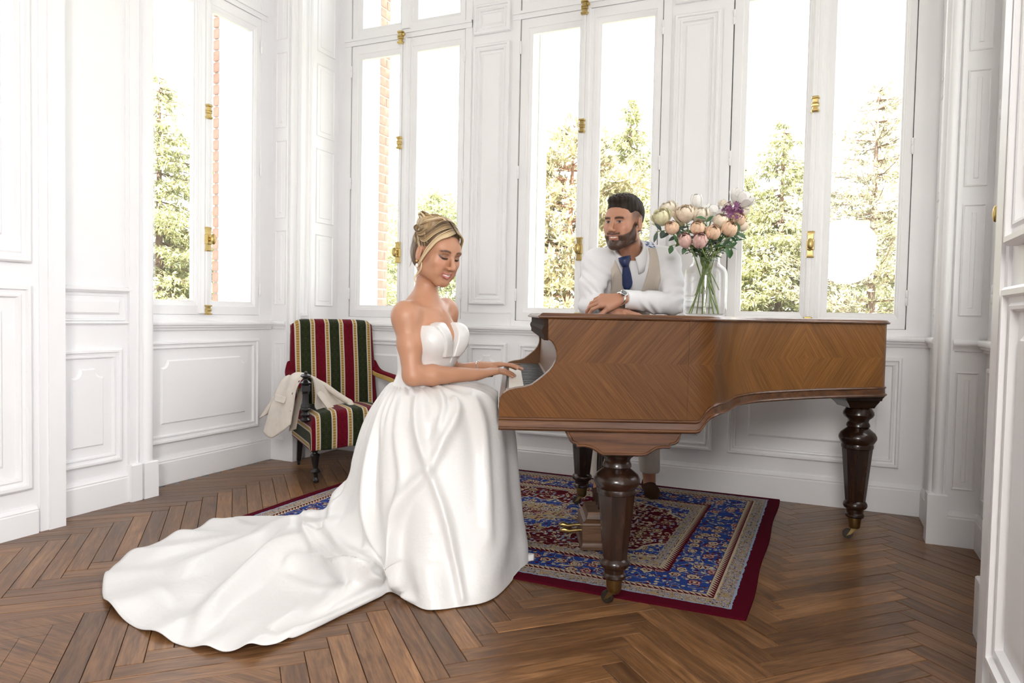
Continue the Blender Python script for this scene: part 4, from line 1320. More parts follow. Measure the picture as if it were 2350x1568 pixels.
# (photo column, photo row, radius in photo pixels, kind, colour, label, extra depth)
BL = [(1518, 498, 17, 'open', 'yellowgreen_petal', 'pale yellow peony at the far left of the bouquet', -.02),
      (1533, 478, 16, 'open', 'cream_petal', 'creamy white ruffled peony at the upper left of the bouquet', .04),
      (1542, 523, 14, 'ball', 'peach_petal', 'small peach peony low on the left of the bouquet', -.08),
      (1572, 490, 19, 'open', 'blush_petal', 'large pale peach peony left of centre', -.04),
      (1598, 461, 14, 'bud', 'white_petal', 'white peony bud at the top of the bouquet', .03),
      (1607, 492, 17, 'open', 'cream_petal', 'cream peony in the middle of the bouquet', -.03),
      (1635, 487, 20, 'open', 'white_petal', 'white peony behind the middle of the bouquet', .07),
      (1601, 523, 14, 'ball', 'peach_petal', 'round peach peony at the centre of the bouquet', -.12),
      (1572, 553, 17, 'bud', 'pink_petal', 'pink peony bud at the lower left of the bouquet', -.11),
      (1606, 553, 18, 'bud', 'pink_petal', 'pink and cream peony above the mouth of the vase', -.13),
      (1637, 533, 15, 'ball', 'peach_petal', 'orange peach peony right of the pink ones', -.13),
      (1653, 507, 15, 'ball', 'blush_petal', 'yellowish peach peony right of centre', -.06),
      (1674, 525, 16, 'ball', 'peach_petal', 'peach peony at the lower right of the bouquet', -.10),
      (1703, 453, 20, 'open', 'white_petal', 'blush white peony standing highest at the right', .05),
      (1695, 503, 14, 'ball', 'peach_petal', 'peach peony under the purple blossom', .02),
      (1703, 517, 13, 'ball', 'blush_petal', 'small peach peony at the far right of the bouquet', .05),
      (1706, 480, 13, 'ball', 'cream_petal', 'cream peony behind the purple blossom', .09),
      (1665, 470, 12, 'open', 'cream_petal', 'small cream flower left of the purple blossom', .08),
      (1681, 488, 24, 'purple', 'purple_petal', 'purple starry flower head among the peach peonies', -.05),
      (1560, 515, 11, 'ball', 'blush_petal', 'small pale flower hidden between the leaves', .06)]
def build_flowers():
    neck = vbase + Vector((0, 0, .27))
    for i, (cx, cy, r, kind, colr, lab, dd) in enumerate(BL):
        dep = 3.42 + dd
        c = px(cx, cy, dep)
        R = r * dep / CAM_F
        flower = empty('purple_flower' if kind == 'purple' else 'peony', tuple(c), 0, lab, 'flower', 'cut flowers in the glass vase')
        mb = bloom_mesh(kind, 100 + i * 13)
        axis = (c - neck).normalized()
        axis = (axis * .6 + (-_f) * (.60 if kind == 'ball' else .40) + Vector((0, 0, .25))).normalized()
        q = axis.to_track_quat('Z', 'Y').to_matrix()
        k = R * (1.16 if kind != 'purple' else 1.0)
        mb.V = [tuple(q @ Vector(v) * k) for v in mb.V]
        o = mb.build('petals', colr, flower, 60)
        md = o.modifiers.new('sub', 'SUBSURF'); md.levels = 1; md.render_levels = 1
        if kind == 'purple': o.modifiers.remove(md)
        # stem: from under the bloom through the neck to the foot of the vase
        a = i * 2.4
        rn = random.Random(40 + i)
        foot = vbase + Vector((.080 * math.cos(a) * rn.uniform(.6, 1), .080 * math.sin(a) * rn.uniform(.6, 1), .014 if i % 2 == 0 else .10 + .06 * rn.random()))
        nk = neck + Vector((.040 * math.cos(a + 2.6) * rn.uniform(.2, 1), .040 * math.sin(a + 2.6) * rn.uniform(.2, 1), rn.uniform(-.02, .02)))
        mid = (c + nk) / 2 + Vector((0, 0, -.02)) + (nk - neck) * .5
        C = catmull([tuple(foot - c), tuple((foot + nk) / 2 - c + Vector((rn.uniform(-.012, .012), rn.uniform(-.012, .012), 0))), tuple(nk - c), tuple(mid - c), tuple(-axis * R * .5)], 16)
        sm = MB(); sm.tube([tuple(p) for p in C], .0028 if i % 3 else .0038, 6)
        sm.build('stem', 'stem_green', flower, 60)
        for kx in range(5 if i % 2 == 0 else 4):
            t = rn.uniform(.62, .95)
            p = Vector(C[int(t * 15)])
            an = rn.uniform(0, 2 * PI)
            d_ = Vector((math.cos(an), math.sin(an), rn.uniform(-.2, .6)))
            d_ = d_ + _r * (.5 if cx > 1617 else -.5) * rn.random()
            lm = MB(); leaf_add(lm, p, d_, rn.uniform(.045, .08), rn.uniform(.018, .030), (rn.uniform(-.4, .4), -.5, .8))
            lm.build('leaf', 'leaf_green' if rn.random() > .35 else 'leaf_dark', flower, 60)
    # leafy sprigs reaching out at both sides
    for (lab, pts, n_) in (('dark leafy sprig reaching out at the left of the bouquet', ((1585, 570, 3.38), (1555, 545, 3.36), (1530, 530, 3.36), (1505, 533, 3.36)), 9),
                          ('thin green sprig drooping left over the vase rim', ((1590, 575, 3.36), (1572, 566, 3.33), (1550, 562, 3.32), (1535, 566, 3.32)), 3),
                          ('bright green leafy sprig at the right of the bouquet', ((1640, 575, 3.38), (1665, 550, 3.36), (1685, 540, 3.36), (1697, 532, 3.36)), 9),
                          ('short green leafy sprig low on the right of the bouquet', ((1645, 578, 3.36), (1662, 566, 3.34), (1672, 568, 3.33), (1680, 572, 3.33)), 4),
                          ('upright green sprig in the middle of the bouquet', ((1615, 572, 3.38), (1620, 545, 3.35), (1622, 520, 3.33), (1618, 500, 3.32)), 7)):
        base = px(*pts[0])
        s_ = empty('leaf_sprig', tuple(base), 0, lab, 'leaves', 'green sprigs in the glass vase')
        C = catmull([tuple(vbase + Vector((0, 0, .12)) - base)] + [tuple(px(*p) - base) for p in pts], 22)
        sm = MB(); sm.tube([tuple(p) for p in C], .0018, 5); sm.build('stem', 'stem_green', s_, 60)
        rn = random.Random(len(lab))
        for k in range(n_):
            i0 = 8 + int(13 * (k + .5) / n_)
            p = Vector(C[i0]); tan = (Vector(C[min(i0 + 1, 21)]) - Vector(C[i0 - 1])).normalized()
            sd_ = tan.cross(-_f).normalized() * (1 if k % 2 else -1)
            lm = MB(); leaf_add(lm, p, tan * .6 + sd_ + _f * rn.uniform(-.4, .4), rn.uniform(.038, .058), rn.uniform(.018, .026), tuple(-_f * .8 + Vector((0, 0, .5))))
            lm.build('leaf', 'leaf_dark' if 'dark' in lab else 'leaf_green', s_, 60)
build_flowers()
# ================================================================== SMOOTH BODIES (distance fields meshed with surface nets)
class SDF:
    def __init__(self, lo, hi, h, frame=None, origin=(0, 0, 0)):
        """lo, hi: box in local frame; frame: 3x3 columns = local axes in world; origin in world"""
        self.h = h
        self.lo = np.array(lo, np.float32)
        self.n = np.ceil((np.array(hi) - np.array(lo)) / h).astype(int) + 1
        self.M = np.eye(3) if frame is None else np.array(frame, float)
        self.o = np.array(origin, float)
        self.f = np.full(tuple(self.n), 0.06, np.float32)
    def loc(self, P):
        return self.M.T @ (np.array(P, float) - self.o)
    def dirl(self, D):
        return self.M.T @ np.array(D, float)
    def win(self, lo, hi):
        a = np.clip(np.floor((np.array(lo) - self.lo) / self.h).astype(int), 0, self.n - 1)
        b = np.clip(np.ceil((np.array(hi) - self.lo) / self.h).astype(int) + 1, 1, self.n)
        if np.any(b <= a): return None
        g = [self.lo[i] + self.h * np.arange(a[i], b[i], dtype=np.float32) for i in range(3)]
        X, Y, Z = np.meshgrid(*g, indexing='ij', sparse=True)
        return (slice(a[0], b[0]), slice(a[1], b[1]), slice(a[2], b[2])), X, Y, Z
    def blend(self, sl, d, k, op='add'):
        f = self.f[sl]
        if op == 'add':
            if k <= 0: self.f[sl] = np.minimum(f, d); return
            hh = np.clip(0.5 + 0.5 * (f - d) / k, 0, 1)
            self.f[sl] = f * (1 - hh) + d * hh - k * hh * (1 - hh)
        elif op == 'sub':
            d = -d
            if k <= 0: self.f[sl] = np.maximum(f, d); return
            hh = np.clip(0.5 - 0.5 * (f - d) / k, 0, 1)
            self.f[sl] = f * (1 - hh) + d * hh + k * hh * (1 - hh)
    def cone(self, a, b, ra, rb, k=0.01, op='add', world=True, flat=None):
        """round cone from a to b; flat=(axis, s): squash along an axis"""
        if world: a, b = self.loc(a), self.loc(b)
        a = np.array(a, float); b = np.array(b, float)
        m = max(ra, rb) + k + self.h * 2
        wn = self.win(np.minimum(a, b) - m, np.maximum(a, b) + m)
        if wn is None: return
        sl, X, Y, Z = wn
        ab = b - a; L = max(ab @ ab, 1e-9)
        px_, py_, pz_ = X - a[0], Y - a[1], Z - a[2]
        t = np.clip((px_ * ab[0] + py_ * ab[1] + pz_ * ab[2]) / L, 0, 1)
        dx, dy, dz = px_ - t * ab[0], py_ - t * ab[1], pz_ - t * ab[2]
        if flat is not None:
            ax = np.array(flat[0], float) if not world else self.dirl(flat[0])
            ax = ax / np.linalg.norm(ax)
            c = dx * ax[0] + dy * ax[1] + dz * ax[2]
            e = c * (1.0 / flat[1] - 1.0)
            dx, dy, dz = dx + e * ax[0], dy + e * ax[1], dz + e * ax[2]
        d = np.sqrt(dx * dx + dy * dy + dz * dz) - (ra + (rb - ra) * t)
        self.blend(sl, d.astype(np.float32), k, op)
    def ell(self, c, r, k=0.01, op='add', axes=None, world=True):
        """ellipsoid; axes: three world (or local) unit vectors"""
        if world: c = self.loc(c)
        c = np.array(c, float); r = np.array(r, float)
        m = r.max() + k + self.h * 2
        wn = self.win(c - m, c + m)
        if wn is None: return
        sl, X, Y, Z = wn
        px_, py_, pz_ = X - c[0], Y - c[1], Z - c[2]
        if axes is None:
            A = np.eye(3)
        else:
            A = np.array([self.dirl(v) if world else v for v in axes], float)
        q = [(px_ * A[i][0] + py_ * A[i][1] + pz_ * A[i][2]) for i in range(3)]
        k0 = np.sqrt(sum((q[i] / r[i]) ** 2 for i in range(3)))
        k1 = np.sqrt(sum((q[i] / r[i] ** 2) ** 2 for i in range(3))) + 1e-6
        d = k0 * (k0 - 1.0) / k1
        self.blend(sl, d.astype(np.float32), k, op)
    def points(self):
        g = [self.lo[i] + self.h * np.arange(self.n[i], dtype=np.float32) for i in range(3)]
        return np.meshgrid(*g, indexing='ij', sparse=True)
    def mesh(self, iso=0.0):
        f = self.f - iso
        s = f < 0
        nx, ny, nz = f.shape
        c = np.zeros((nx - 1, ny - 1, nz - 1), np.uint8)
        for i in (0, 1):
            for j in (0, 1):
                for k in (0, 1):
                    c += s[i:nx - 1 + i, j:ny - 1 + j, k:nz - 1 + k]
        act = (c > 0) & (c < 8)
        idx = np.argwhere(act)
        vid = np.full(act.shape, -1, np.int32)
        vid[act] = np.arange(len(idx))
        acc = np.zeros((len(idx), 3)); cnt = np.zeros(len(idx))
        offs = [(0, 0, 0), (1, 0, 0), (0, 1, 0), (1, 1, 0), (0, 0, 1), (1, 0, 1), (0, 1, 1), (1, 1, 1)]
        edges = [(0, 1), (2, 3), (4, 5), (6, 7), (0, 2), (1, 3), (4, 6), (5, 7), (0, 4), (1, 5), (2, 6), (3, 7)]
        cv = [f[idx[:, 0] + o[0], idx[:, 1] + o[1], idx[:, 2] + o[2]] for o in offs]
        for a, b in edges:
            m = (cv[a] < 0) != (cv[b] < 0)
            t = np.where(m, cv[a] / np.where(m, cv[a] - cv[b], 1), 0)
            oa, ob = np.array(offs[a]), np.array(offs[b])
            acc += m[:, None] * (oa + t[:, None] * (ob - oa)); cnt += m
        V = (idx + acc / cnt[:, None]) * self.h + self.lo
        F = []
        for ax in range(3):
            a1, a2 = (ax + 1) % 3, (ax + 2) % 3
            sh = [slice(None)] * 3
            s0 = list(sh); s1 = list(sh)
            s0[ax] = slice(0, -1); s1[ax] = slice(1, None)
            sa, sb = s[tuple(s0)], s[tuple(s1)]
            e = np.argwhere(sa != sb)
            e = e[(e[:, a1] > 0) & (e[:, a2] > 0) & (e[:, a1] < f.shape[a1] - 1) & (e[:, a2] < f.shape[a2] - 1)]
            def at(d1, d2):
                q = e.copy(); q[:, a1] -= d1; q[:, a2] -= d2
                return vid[q[:, 0], q[:, 1], q[:, 2]]
            quad = np.stack([at(0, 0), at(1, 0), at(1, 1), at(0, 1)], 1)
            flip = sa[e[:, 0], e[:, 1], e[:, 2]]
            quad[~flip] = quad[~flip][:, ::-1]
            F.append(quad)
        F = np.concatenate(F)
        return V, F[:, ::-1]
    def world(self, V):
        return V @ self.M.T + self.o
def np_mesh(name, V, F, mat, parent=None, col=None, inv=None, smooth_iter=0):
    me = bpy.data.meshes.new(name)
    V = np.asarray(V, np.float32)
    if inv is not None: V = V - np.array(inv, np.float32)
    me.vertices.add(len(V)); me.vertices.foreach_set('co', V.ravel())
    F = np.asarray(F, np.int32)
    me.loops.add(F.size); me.loops.foreach_set('vertex_index', F.ravel())
    me.polygons.add(len(F))
    me.polygons.foreach_set('loop_start', np.arange(0, F.size, F.shape[1], dtype=np.int32))
    me.polygons.foreach_set('loop_total', np.full(len(F), F.shape[1], np.int32))
    me.materials.append(MATS[mat])
    me.update(calc_edges=True)
    me.validate()
    me.shade_smooth()
    if col is not None:
        a = me.color_attributes.new('tone', 'FLOAT_COLOR', 'POINT')
        c4 = np.ones((len(V), 4), np.float32); c4[:, :3] = col
        a.data.foreach_set('color', c4.ravel())
    o = bpy.data.objects.new(name, me)
    link(o, parent)
    if smooth_iter:
        md = o.modifiers.new('smooth', 'SMOOTH'); md.factor = 0.5; md.iterations = smooth_iter
    return o
def merge(parts):
    Vs, Fs, n = [], [], 0
    for V, F in parts:
        Vs.append(V); Fs.append(F + n); n += len(V)
    return np.concatenate(Vs), np.concatenate(Fs)
def tone_mat(name, rough=0.5, spec=0.4, sss=0.0, bump=0.0, bscale=200, aniso=0):
    m, nt, b = nodemat(name)
    at = nn(nt, 'ShaderNodeAttribute', attribute_name='tone')
    nt.links.new(at.outputs['Color'], b.inputs['Base Color'])
    b.inputs['Roughness'].default_value = rough
    b.inputs['Specular IOR Level'].default_value = spec
    if sss:
        b.inputs['Subsurface Weight'].default_value = sss
        b.inputs['Subsurface Radius'].default_value = (0.010, 0.004, 0.002)
        b.inputs['Subsurface Scale'].default_value = 0.6
    if bump:
        tc = nn(nt, 'ShaderNodeTexCoord')
        nz = nn(nt, 'ShaderNodeTexNoise', i_Scale=bscale, i_Detail=3)
        nt.links.new(tc.outputs['Object'], nz.inputs['Vector'])
        bp = nn(nt, 'ShaderNodeBump', i_Strength=bump, i_Distance=0.001)
        nt.links.new(nz.outputs['Fac'], bp.inputs['Height'])
        nt.links.new(bp.outputs[0], b.inputs['Normal'])
tone_mat('skin', 0.42, 0.45, 0.0, 0.08, 300)
tone_mat('hair', 0.42, 0.4, 0.0, 0.0)
tone_mat('hair_short', 0.6, 0.15, 0.0, 0.0)
def nvec(v):
    v = np.array(v, float); return v / np.linalg.norm(v)
def head_frame(yaw_side, yaw_deg, pitch_deg, roll_deg):
    """face axes from the view axes: yaw 0 looks into the lens, turning towards yaw_side (+1 right of picture); returns columns side(her/his left), forward, up"""
    r, u, f = np.array(_r), np.array(_u), np.array(_f)
    fh = np.array((f[0], f[1], 0)); fh /= np.linalg.norm(fh); rh = np.array((r[0], r[1], 0)); rh /= np.linalg.norm(rh)
    y = math.radians(yaw_deg)
    F_ = -fh * math.cos(y) + rh * yaw_side * math.sin(y)
    U_ = np.array((0, 0, 1.0))
    S_ = np.cross(F_, U_)           # to the right hand of the figure
    p = math.radians(pitch_deg)
    F2 = F_ * math.cos(p) - U_ * math.sin(p); U2 = U_ * math.cos(p) + F_ * math.sin(p)
    q = math.radians(roll_deg)
    S3 = S_ * math.cos(q) + U2 * math.sin(q); U3 = U2 * math.cos(q) - S_ * math.sin(q)
    return np.stack([S3, F2, U3], 1)
def head_sdf(sd, k=1.0, male=False, smile=1.0):
    """adds a head in the local frame: x side, y forward, z up, centre between the ears"""
    E = lambda c, r, kk=.012, op='add', ax=None: sd.ell(np.array(c) * k, np.array(r) * k, kk * k, op, ax, False)
    Cn = lambda a, b, ra, rb, kk=.012, op='add': sd.cone(np.array(a) * k, np.array(b) * k, ra * k, rb * k, kk * k, op, False)
    E((0, -.012, .040), (.077, .098, .086), .02)
    E((0, .028, -.030), (.063, .066, .082), .03)
    E((0, .060, .030), (.060, .036, .045), .02)                        # forehead
    for s in (-1, 1):
        E((s * .050, .008, -.062), (.022 if not male else .026, .034, .028), .03)   # jaw corner
        E((s * .043, .060, -.024), (.026, .026, .027), .024)            # cheek
        E((s * .034, .056, -.070), (.024, .024, .028), .026)            # lower cheek
        E((s * .030, .084, .024), (.020, .010, .008), .014)             # brow ridge
    Cn((-.013, .070, -.100), (.013, .070, -.100), .017 if not male else .020, .017 if not male else .020, .022)   # chin
    for s in (-1, 1):
        E((s * .0315, .103, .006), (.017, .013, .0105), .010, 'sub')   # eye socket
        E((s * .031, .0775, .004), (.0145, .0155, .0125), .004)          # eye ball with lids
    Cn((0, .093, .012), (0, .114, -.028), .0075, .0095, .010)           # nose bridge
    E((0, .1165, -.033), (.0105, .0105, .0095), .007)
    for s in (-1, 1):
        E((s * .0115, .105, -.037), (.0075, .010, .007), .006)
        E((s * .006, .112, -.0445), (.0032, .0045, .003), .003, 'sub')
    # lips and smile
    w_ = .022 + .004 * smile
    for s in (-1, 1):
        Cn((s * .004, .0975, -.0600), (s * w_, .0835, -.0600 + .004 * smile), .0048, .0026, .006)
        Cn((0, .0955, -.0740), (s * w_ * .8, .0845, -.0675), .0062, .0032, .006)
        Cn((s * .030, .080, -.030), (s * (w_ + .012), .073, -.058), .009, .009, .020)     # cheek fold
    for s in (-1, 1):
        Cn((0, .1010, -.0672), (s * w_ * .80, .0900, -.0672 + .003 * smile), .0034 + .001 * smile, .0016, .002, 'sub')     # parted lips
    for s in (-1, 1):                                                      # ears
        ax = (nvec((.95 * s, -.25, .1)), nvec((.25 * s, .95, .15)), nvec((-.1 * s, -.15, .98)))
        E((s * .0785, -.010, -.006), (.0085, .018, .032), .006, 'add', ax)
        E((s * .0860, -.006, -.002), (.006, .009, .018), .005, 'sub', ax)
        E((s * .077, -.003, -.030), (.007, .009, .010), .006)
def hand_sdf(sd, W, D, N, side, size=1.0, curl=(.25, .3, .25), spread=.09, thumb=(.9, .25, -.2), k=.006):
    """W wrist, D towards fingers, N out of the back of the hand; side = +1 when the thumb lies along cross(D, N)"""
    D = nvec(D); N = nvec(np.array(N) - D * np.dot(N, D)); S = np.cross(D, N) * side       # S points to the thumb
    W = np.array(W, float)
    z = size
    base = [(.034, .088), (.012, .093), (-.010, .089), (-.030, .080)]
    lens = [(.043, .026, .021), (.048, .030, .022), (.044, .028, .021), (.034, .021, .019)]
    rad = [.0092, .0095, .0090, .0080]
    sd.cone(W - D * .02 * z, W + D * .02 * z, .0260 * z, .0270 * z, .012, flat=(N, .72))
    for (s, l), r in zip(base, rad):
        sd.cone(W + D * .012 * z + S * s * .45 * z, W + D * l * z + S * s * z, .0150 * z, .0118 * z, .012)
    tips = []
    for i, ((s, l), L, r) in enumerate(zip(base, lens, rad)):
        p = W + D * l * z + S * s * z
        ang = 0.0
        d0 = nvec(D + S * spread * (1.5 - i))
        for j in range(3):
            ang += curl[j] if not isinstance(curl[j], (list, tuple)) else curl[j][i]
            d = d0 * math.cos(ang) - N * math.sin(ang)
            q = p + d * L[j] * z
            sd.cone(p, q, (r - j * .0009) * z, (r - (j + 1) * .0010) * z, k * .55)
            p = q
        tips.append((p, d))
    a = W + D * .022 * z + S * .022 * z - N * .006 * z
    b = a + (D * .035 + S * .022 - N * .006) * z
    td = nvec(D * thumb[0] + S * thumb[1] + N * thumb[2])
    c = b + td * .034 * z; e = c + nvec(td + D * .1) * .027 * z
    sd.cone(a, b, .0185 * z, .0135 * z, .012)
    sd.cone(b, c, .0118 * z, .0105 * z, .006)
    sd.cone(c, e, .0105 * z, .0078 * z, .004)
    tips.append((e, td))
    return tips
def P3(x, y, d):
    return np.array(px(x, y, d))
# ================================================================== SEATED WOMAN
RH = np.array((_r[0], _r[1], 0)); RH /= np.linalg.norm(RH)
FH = np.array((_f[0], _f[1], 0)); FH /= np.linalg.norm(FH)
UP = np.array((0, 0, 1.0))
B_ROOT = P3(965, 940, 2.95); B_ROOT[2] = 0.0
bride = empty('person', tuple(B_ROOT), 0, 'woman in strapless white satin gown seated playing the piano', 'person')
BSK = np.array((0.50, 0.255, 0.155))
bHM = head_frame(1, 47, 16, 3)
bHC = P3(1001, 582, 2.93)
BK = 1.04
bF = nvec(RH * .86 - FH * .51); bS = np.cross(bF, UP)      # body forward, to her right (towards the camera)
SHR, SHL = P3(931, 722, 2.83), P3(1021, 713, 3.08)
ELR, ELL = P3(947, 862, 2.80), P3(1030, 862, 3.17)
WRR, WRL = P3(1094, 860, 2.93), P3(1105, 842, 3.13)
CH = (SHR + SHL) / 2
def bride_torso(sd, off=0.0, arms=True):
    ch = CH + bF * .005 + UP * -.075
    wa = P3(967, 872, 2.95) + bF * .0
    hp = P3(962, 945, 2.95)
    o = off
    sd.ell(ch, (.135 + o, .098 + o, .130 + o), .05, 'add', (bS, bF, UP))
    sd.ell(ch + UP * -.10 + bF * .0, (.122 + o, .090 + o, .11 + o), .05, 'add', (bS, bF, UP))
    sd.cone(ch - UP * .10, wa, .105 + o, .100 + o, .04, flat=(bF, .85))
    sd.ell(hp, (.165 + o, .135 + o, .14 + o), .06, 'add', (bS, bF, UP))
    if o > 0: sd.ell(ch + bF * .055 - UP * .085, (.112, .072, .085), .03, 'add', (bS, bF, UP))
    for s in (-1, 1):
        sd.ell(ch + bS * s * .070 + bF * .085 - UP * .035, (.062 + o, .058 + o, .062 + o), .03, 'add', (bS, bF, UP))
def bride_skin(sd):
    bride_torso(sd)
    nb = CH + UP * .015 - bF * .012
    hk = bHC + bHM @ np.array((0, -.030, -.055))
    sd.cone(nb - UP * .02, hk, .050, .043, .03)
    sd.cone(nb - UP * .04, nb + UP * .02, .070, .050, .05)
    for S_, sg in ((SHR, 1), (SHL, -1)):
        sd.cone(nb + UP * -.012 - bF * .015, S_ + UP * .006, .052, .040, .05)     # trapezius
        sd.ell(S_ - UP * .012, (.050, .048, .055), .04, 'add', (bS, bF, UP))
        # collar bone
        sd.cone(CH + bF * .072 + UP * -.002 + bS * sg * .018, S_ + bF * .035 + UP * .022 - bS * sg * .03, .010, .008, .018)
    for S_, E_, W_ in ((SHR, ELR, WRR), (SHL, ELL, WRL)):
        m = (S_ + E_) / 2
        sd.cone(S_ - UP * .01, m, .047, .045, .03)
        sd.cone(m, E_, .045, .038, .02)
        d = W_ - E_
        sd.cone(E_, E_ + d * .3, .038, .041, .02)
        sd.cone(E_ + d * .3, W_, .041, .0245, .015)
    # hands on the keys
    t1 = hand_sdf(sd, WRR, P3(1182, 842, 3.03) - WRR, UP + bS * .05, -1, 1.0, ((.16, .20, .24, .30), .20, .14), .12, (.85, .40, -.30))
    t2 = hand_sdf(sd, WRL, P3(1192, 831, 3.10) - WRL, UP - bS * .05, 1, .98, ((.16, .20, .24, .28), .20, .14), .12, (.85, .40, -.30))
    return t1 + t2
def build_bride():
    tris = []
    lo = np.min([SHR, SHL, ELR, ELL, WRR, WRL], 0) - .12; hi = np.max([SHR, SHL, ELR, ELL, WRR, WRL, P3(1200, 845, 3.1)], 0) + .10
    lo[2] = .68; hi[2] = 1.16
    sd = SDF(lo, hi, .0032)
    tips = bride_skin(sd)
    V1, F1 = sd.mesh(); V1 = sd.world(V1)
    # head and neck on a finer grid
    hd = SDF((-.12, -.16, -.20), (.12, .16, .16), .0021, bHM, bHC)
    head_sdf(hd, BK, False, .9)
    nb = CH + UP * .015 - bF * .012
    hk = bHC + bHM @ np.array((0, -.030, -.055))
    hd.cone(nb - UP * .02, hk, .050, .043, .022)
    V2l, F2 = hd.mesh()
    V2 = hd.world(V2l)
    # legs under the gown, coarse
    lg = SDF(P3(965, 940, 2.95) * 0 + np.min([B_ROOT, P3(1215, 1285, 2.95)], 0) - .25, np.max([B_ROOT, P3(1215, 1285, 2.95)], 0) + np.array((.25, .25, .75)), .012)
    hp = P3(962, 945, 2.95)
    for s, kx, fx in ((1, P3(1085, 958, 2.92), P3(1120, 1225, 2.92)), (-1, P3(1090, 950, 3.04), P3(1130, 1215, 3.04))):
        lg.cone(hp + bS * s * .09, kx, .085, .062, .03); lg.cone(kx, fx, .060, .036, .02)
        lg.cone(fx - UP * .005, fx + bF * .11 - UP * .030, .030, .020, .02)
    lg.ell(hp, (.16, .13, .13), .05, 'add', (bS, bF, UP))
    V3, F3 = lg.mesh(); V3 = lg.world(V3)
    # ---- skin tone: a tan body, make-up on the face
    def basecol(V):
        n_ = np.sin(V[:, 0] * 61) * np.sin(V[:, 1] * 53) * np.sin(V[:, 2] * 47)
        return BSK[None] * (1 + .03 * n_[:, None])
    c1 = basecol(V1)
    for t, d in tips:      # pale nails on the fingertips
        q = V1 - (t + np.array((0, 0, .004)) + d * .002)
        w_ = np.clip(1.3 - np.linalg.norm(q, axis=1) / .0085, 0, 1)[:, None]
        c1 = c1 * (1 - w_ * .55) + np.array((.80, .55, .48)) * w_ * .55
    c2 = basecol(V2)
    L = V2l / BK
    x, y, z = np.abs(L[:, 0]), L[:, 1], L[:, 2]
    fr = smoothstep(.05, .07, y)
    def paint(c, wgt, colr): return c * (1 - wgt[:, None]) + np.array(colr) * wgt[:, None]
    ck = np.exp(-(((x - .045) / .018) ** 2 + ((z + .022) / .016) ** 2)) * fr * .35
    c2 = paint(c2, ck, (.62, .24, .17))
    mw = .027
    lipw = np.clip(1 - (x / mw) ** 2, 0, 1)
    upl = smoothstep(-.0680, -.0655, z) * (1 - smoothstep(-.0585 + .002 * (x / .02), -.0562 + .002 * (x / .02), z)) * (lipw > 0) * smoothstep(.078, .084, y)
    lol = smoothstep(-.0820 + .010 * (1 - lipw), -.0795 + .010 * (1 - lipw), z) * (1 - smoothstep(-.0680, -.0665, z)) * (lipw > 0) * smoothstep(.078, .084, y)
    c2 = paint(c2, np.clip(upl + lol, 0, 1) * .80, (.45, .150, .130))
    teeth = (x < .0180) * (np.abs(z + .0664 - 5.5 * x * x) < .0029 * np.clip(1.15 - (x / .0185) ** 2, 0, 1)) * (y > .070)
    c2 = paint(c2, teeth * 1.0, (.80, .76, .70))
    # brows, lids, lashes (eyes lowered)
    bz = .0275 - 60 * (x - .034) ** 2 * .18
    brow = np.exp(-((z - bz) / .0038) ** 2) * smoothstep(.012, .017, x) * (1 - smoothstep(.050, .058, x)) * fr
    c2 = paint(c2, np.clip(brow * 1.3, 0, .92), (.070, .035, .022))
    lid = np.exp(-(((x - .034) / .019) ** 2 + ((z - .010) / .0075) ** 2)) * fr
    c2 = paint(c2, np.clip(lid * 1.25, 0, 1) * .70, (.15, .070, .046))
    lash = np.exp(-((z + .0040 - 13 * (x - .030) ** 2 - .20 * np.clip(x - .042, 0, 1)) / .0034) ** 2) * smoothstep(.014, .020, x) * (1 - smoothstep(.050, .058, x)) * fr
    c2 = paint(c2, np.clip(lash * 1.6, 0, .97), (.018, .011, .009))
    V, F = merge([(V1, F1), (V2, F2), (V3, F3)])
    c3 = np.repeat(BSK[None], len(V3), 0)
    np_mesh('body', V, F, 'skin', bride, np.concatenate([c1, c2, c3]), B_ROOT)
build_bride()

def hair_tube(mbV, mbF, cols, pts, rad, colr, seg=6, flat=1.0):
    pts = [np.array(p, float) for p in pts]
    n0 = len(mbV)
    prev = None
    m_ = len(pts)
    for i, p in enumerate(pts):
        t = nvec(pts[min(i + 1, m_ - 1)] - pts[max(i - 1, 0)] + 1e-9)
        if prev is None:
            a = np.array((0, 0, 1.0)) if abs(t[2]) < .9 else np.array((1.0, 0, 0)); n_ = nvec(np.cross(t, a))
        else: n_ = nvec(prev - t * (prev @ t))
        prev = n_; b_ = np.cross(t, n_)
        r = rad[i] if isinstance(rad, (list, tuple, np.ndarray)) else rad * (math.sin(min(1, (i + .6) / m_ * 1.0) * PI) ** .4)
        for k in range(seg):
            an = 2 * PI * k / seg
            mbV.append(p + r * (math.cos(an) * n_ + math.sin(an) * b_ * flat)); cols.append(colr)
    for i in range(m_ - 1):
        for k in range(seg):
            mbF.append((n0 + i * seg + k, n0 + i * seg + (k + 1) % seg, n0 + (i + 1) * seg + (k + 1) % seg, n0 + (i + 1) * seg + k))
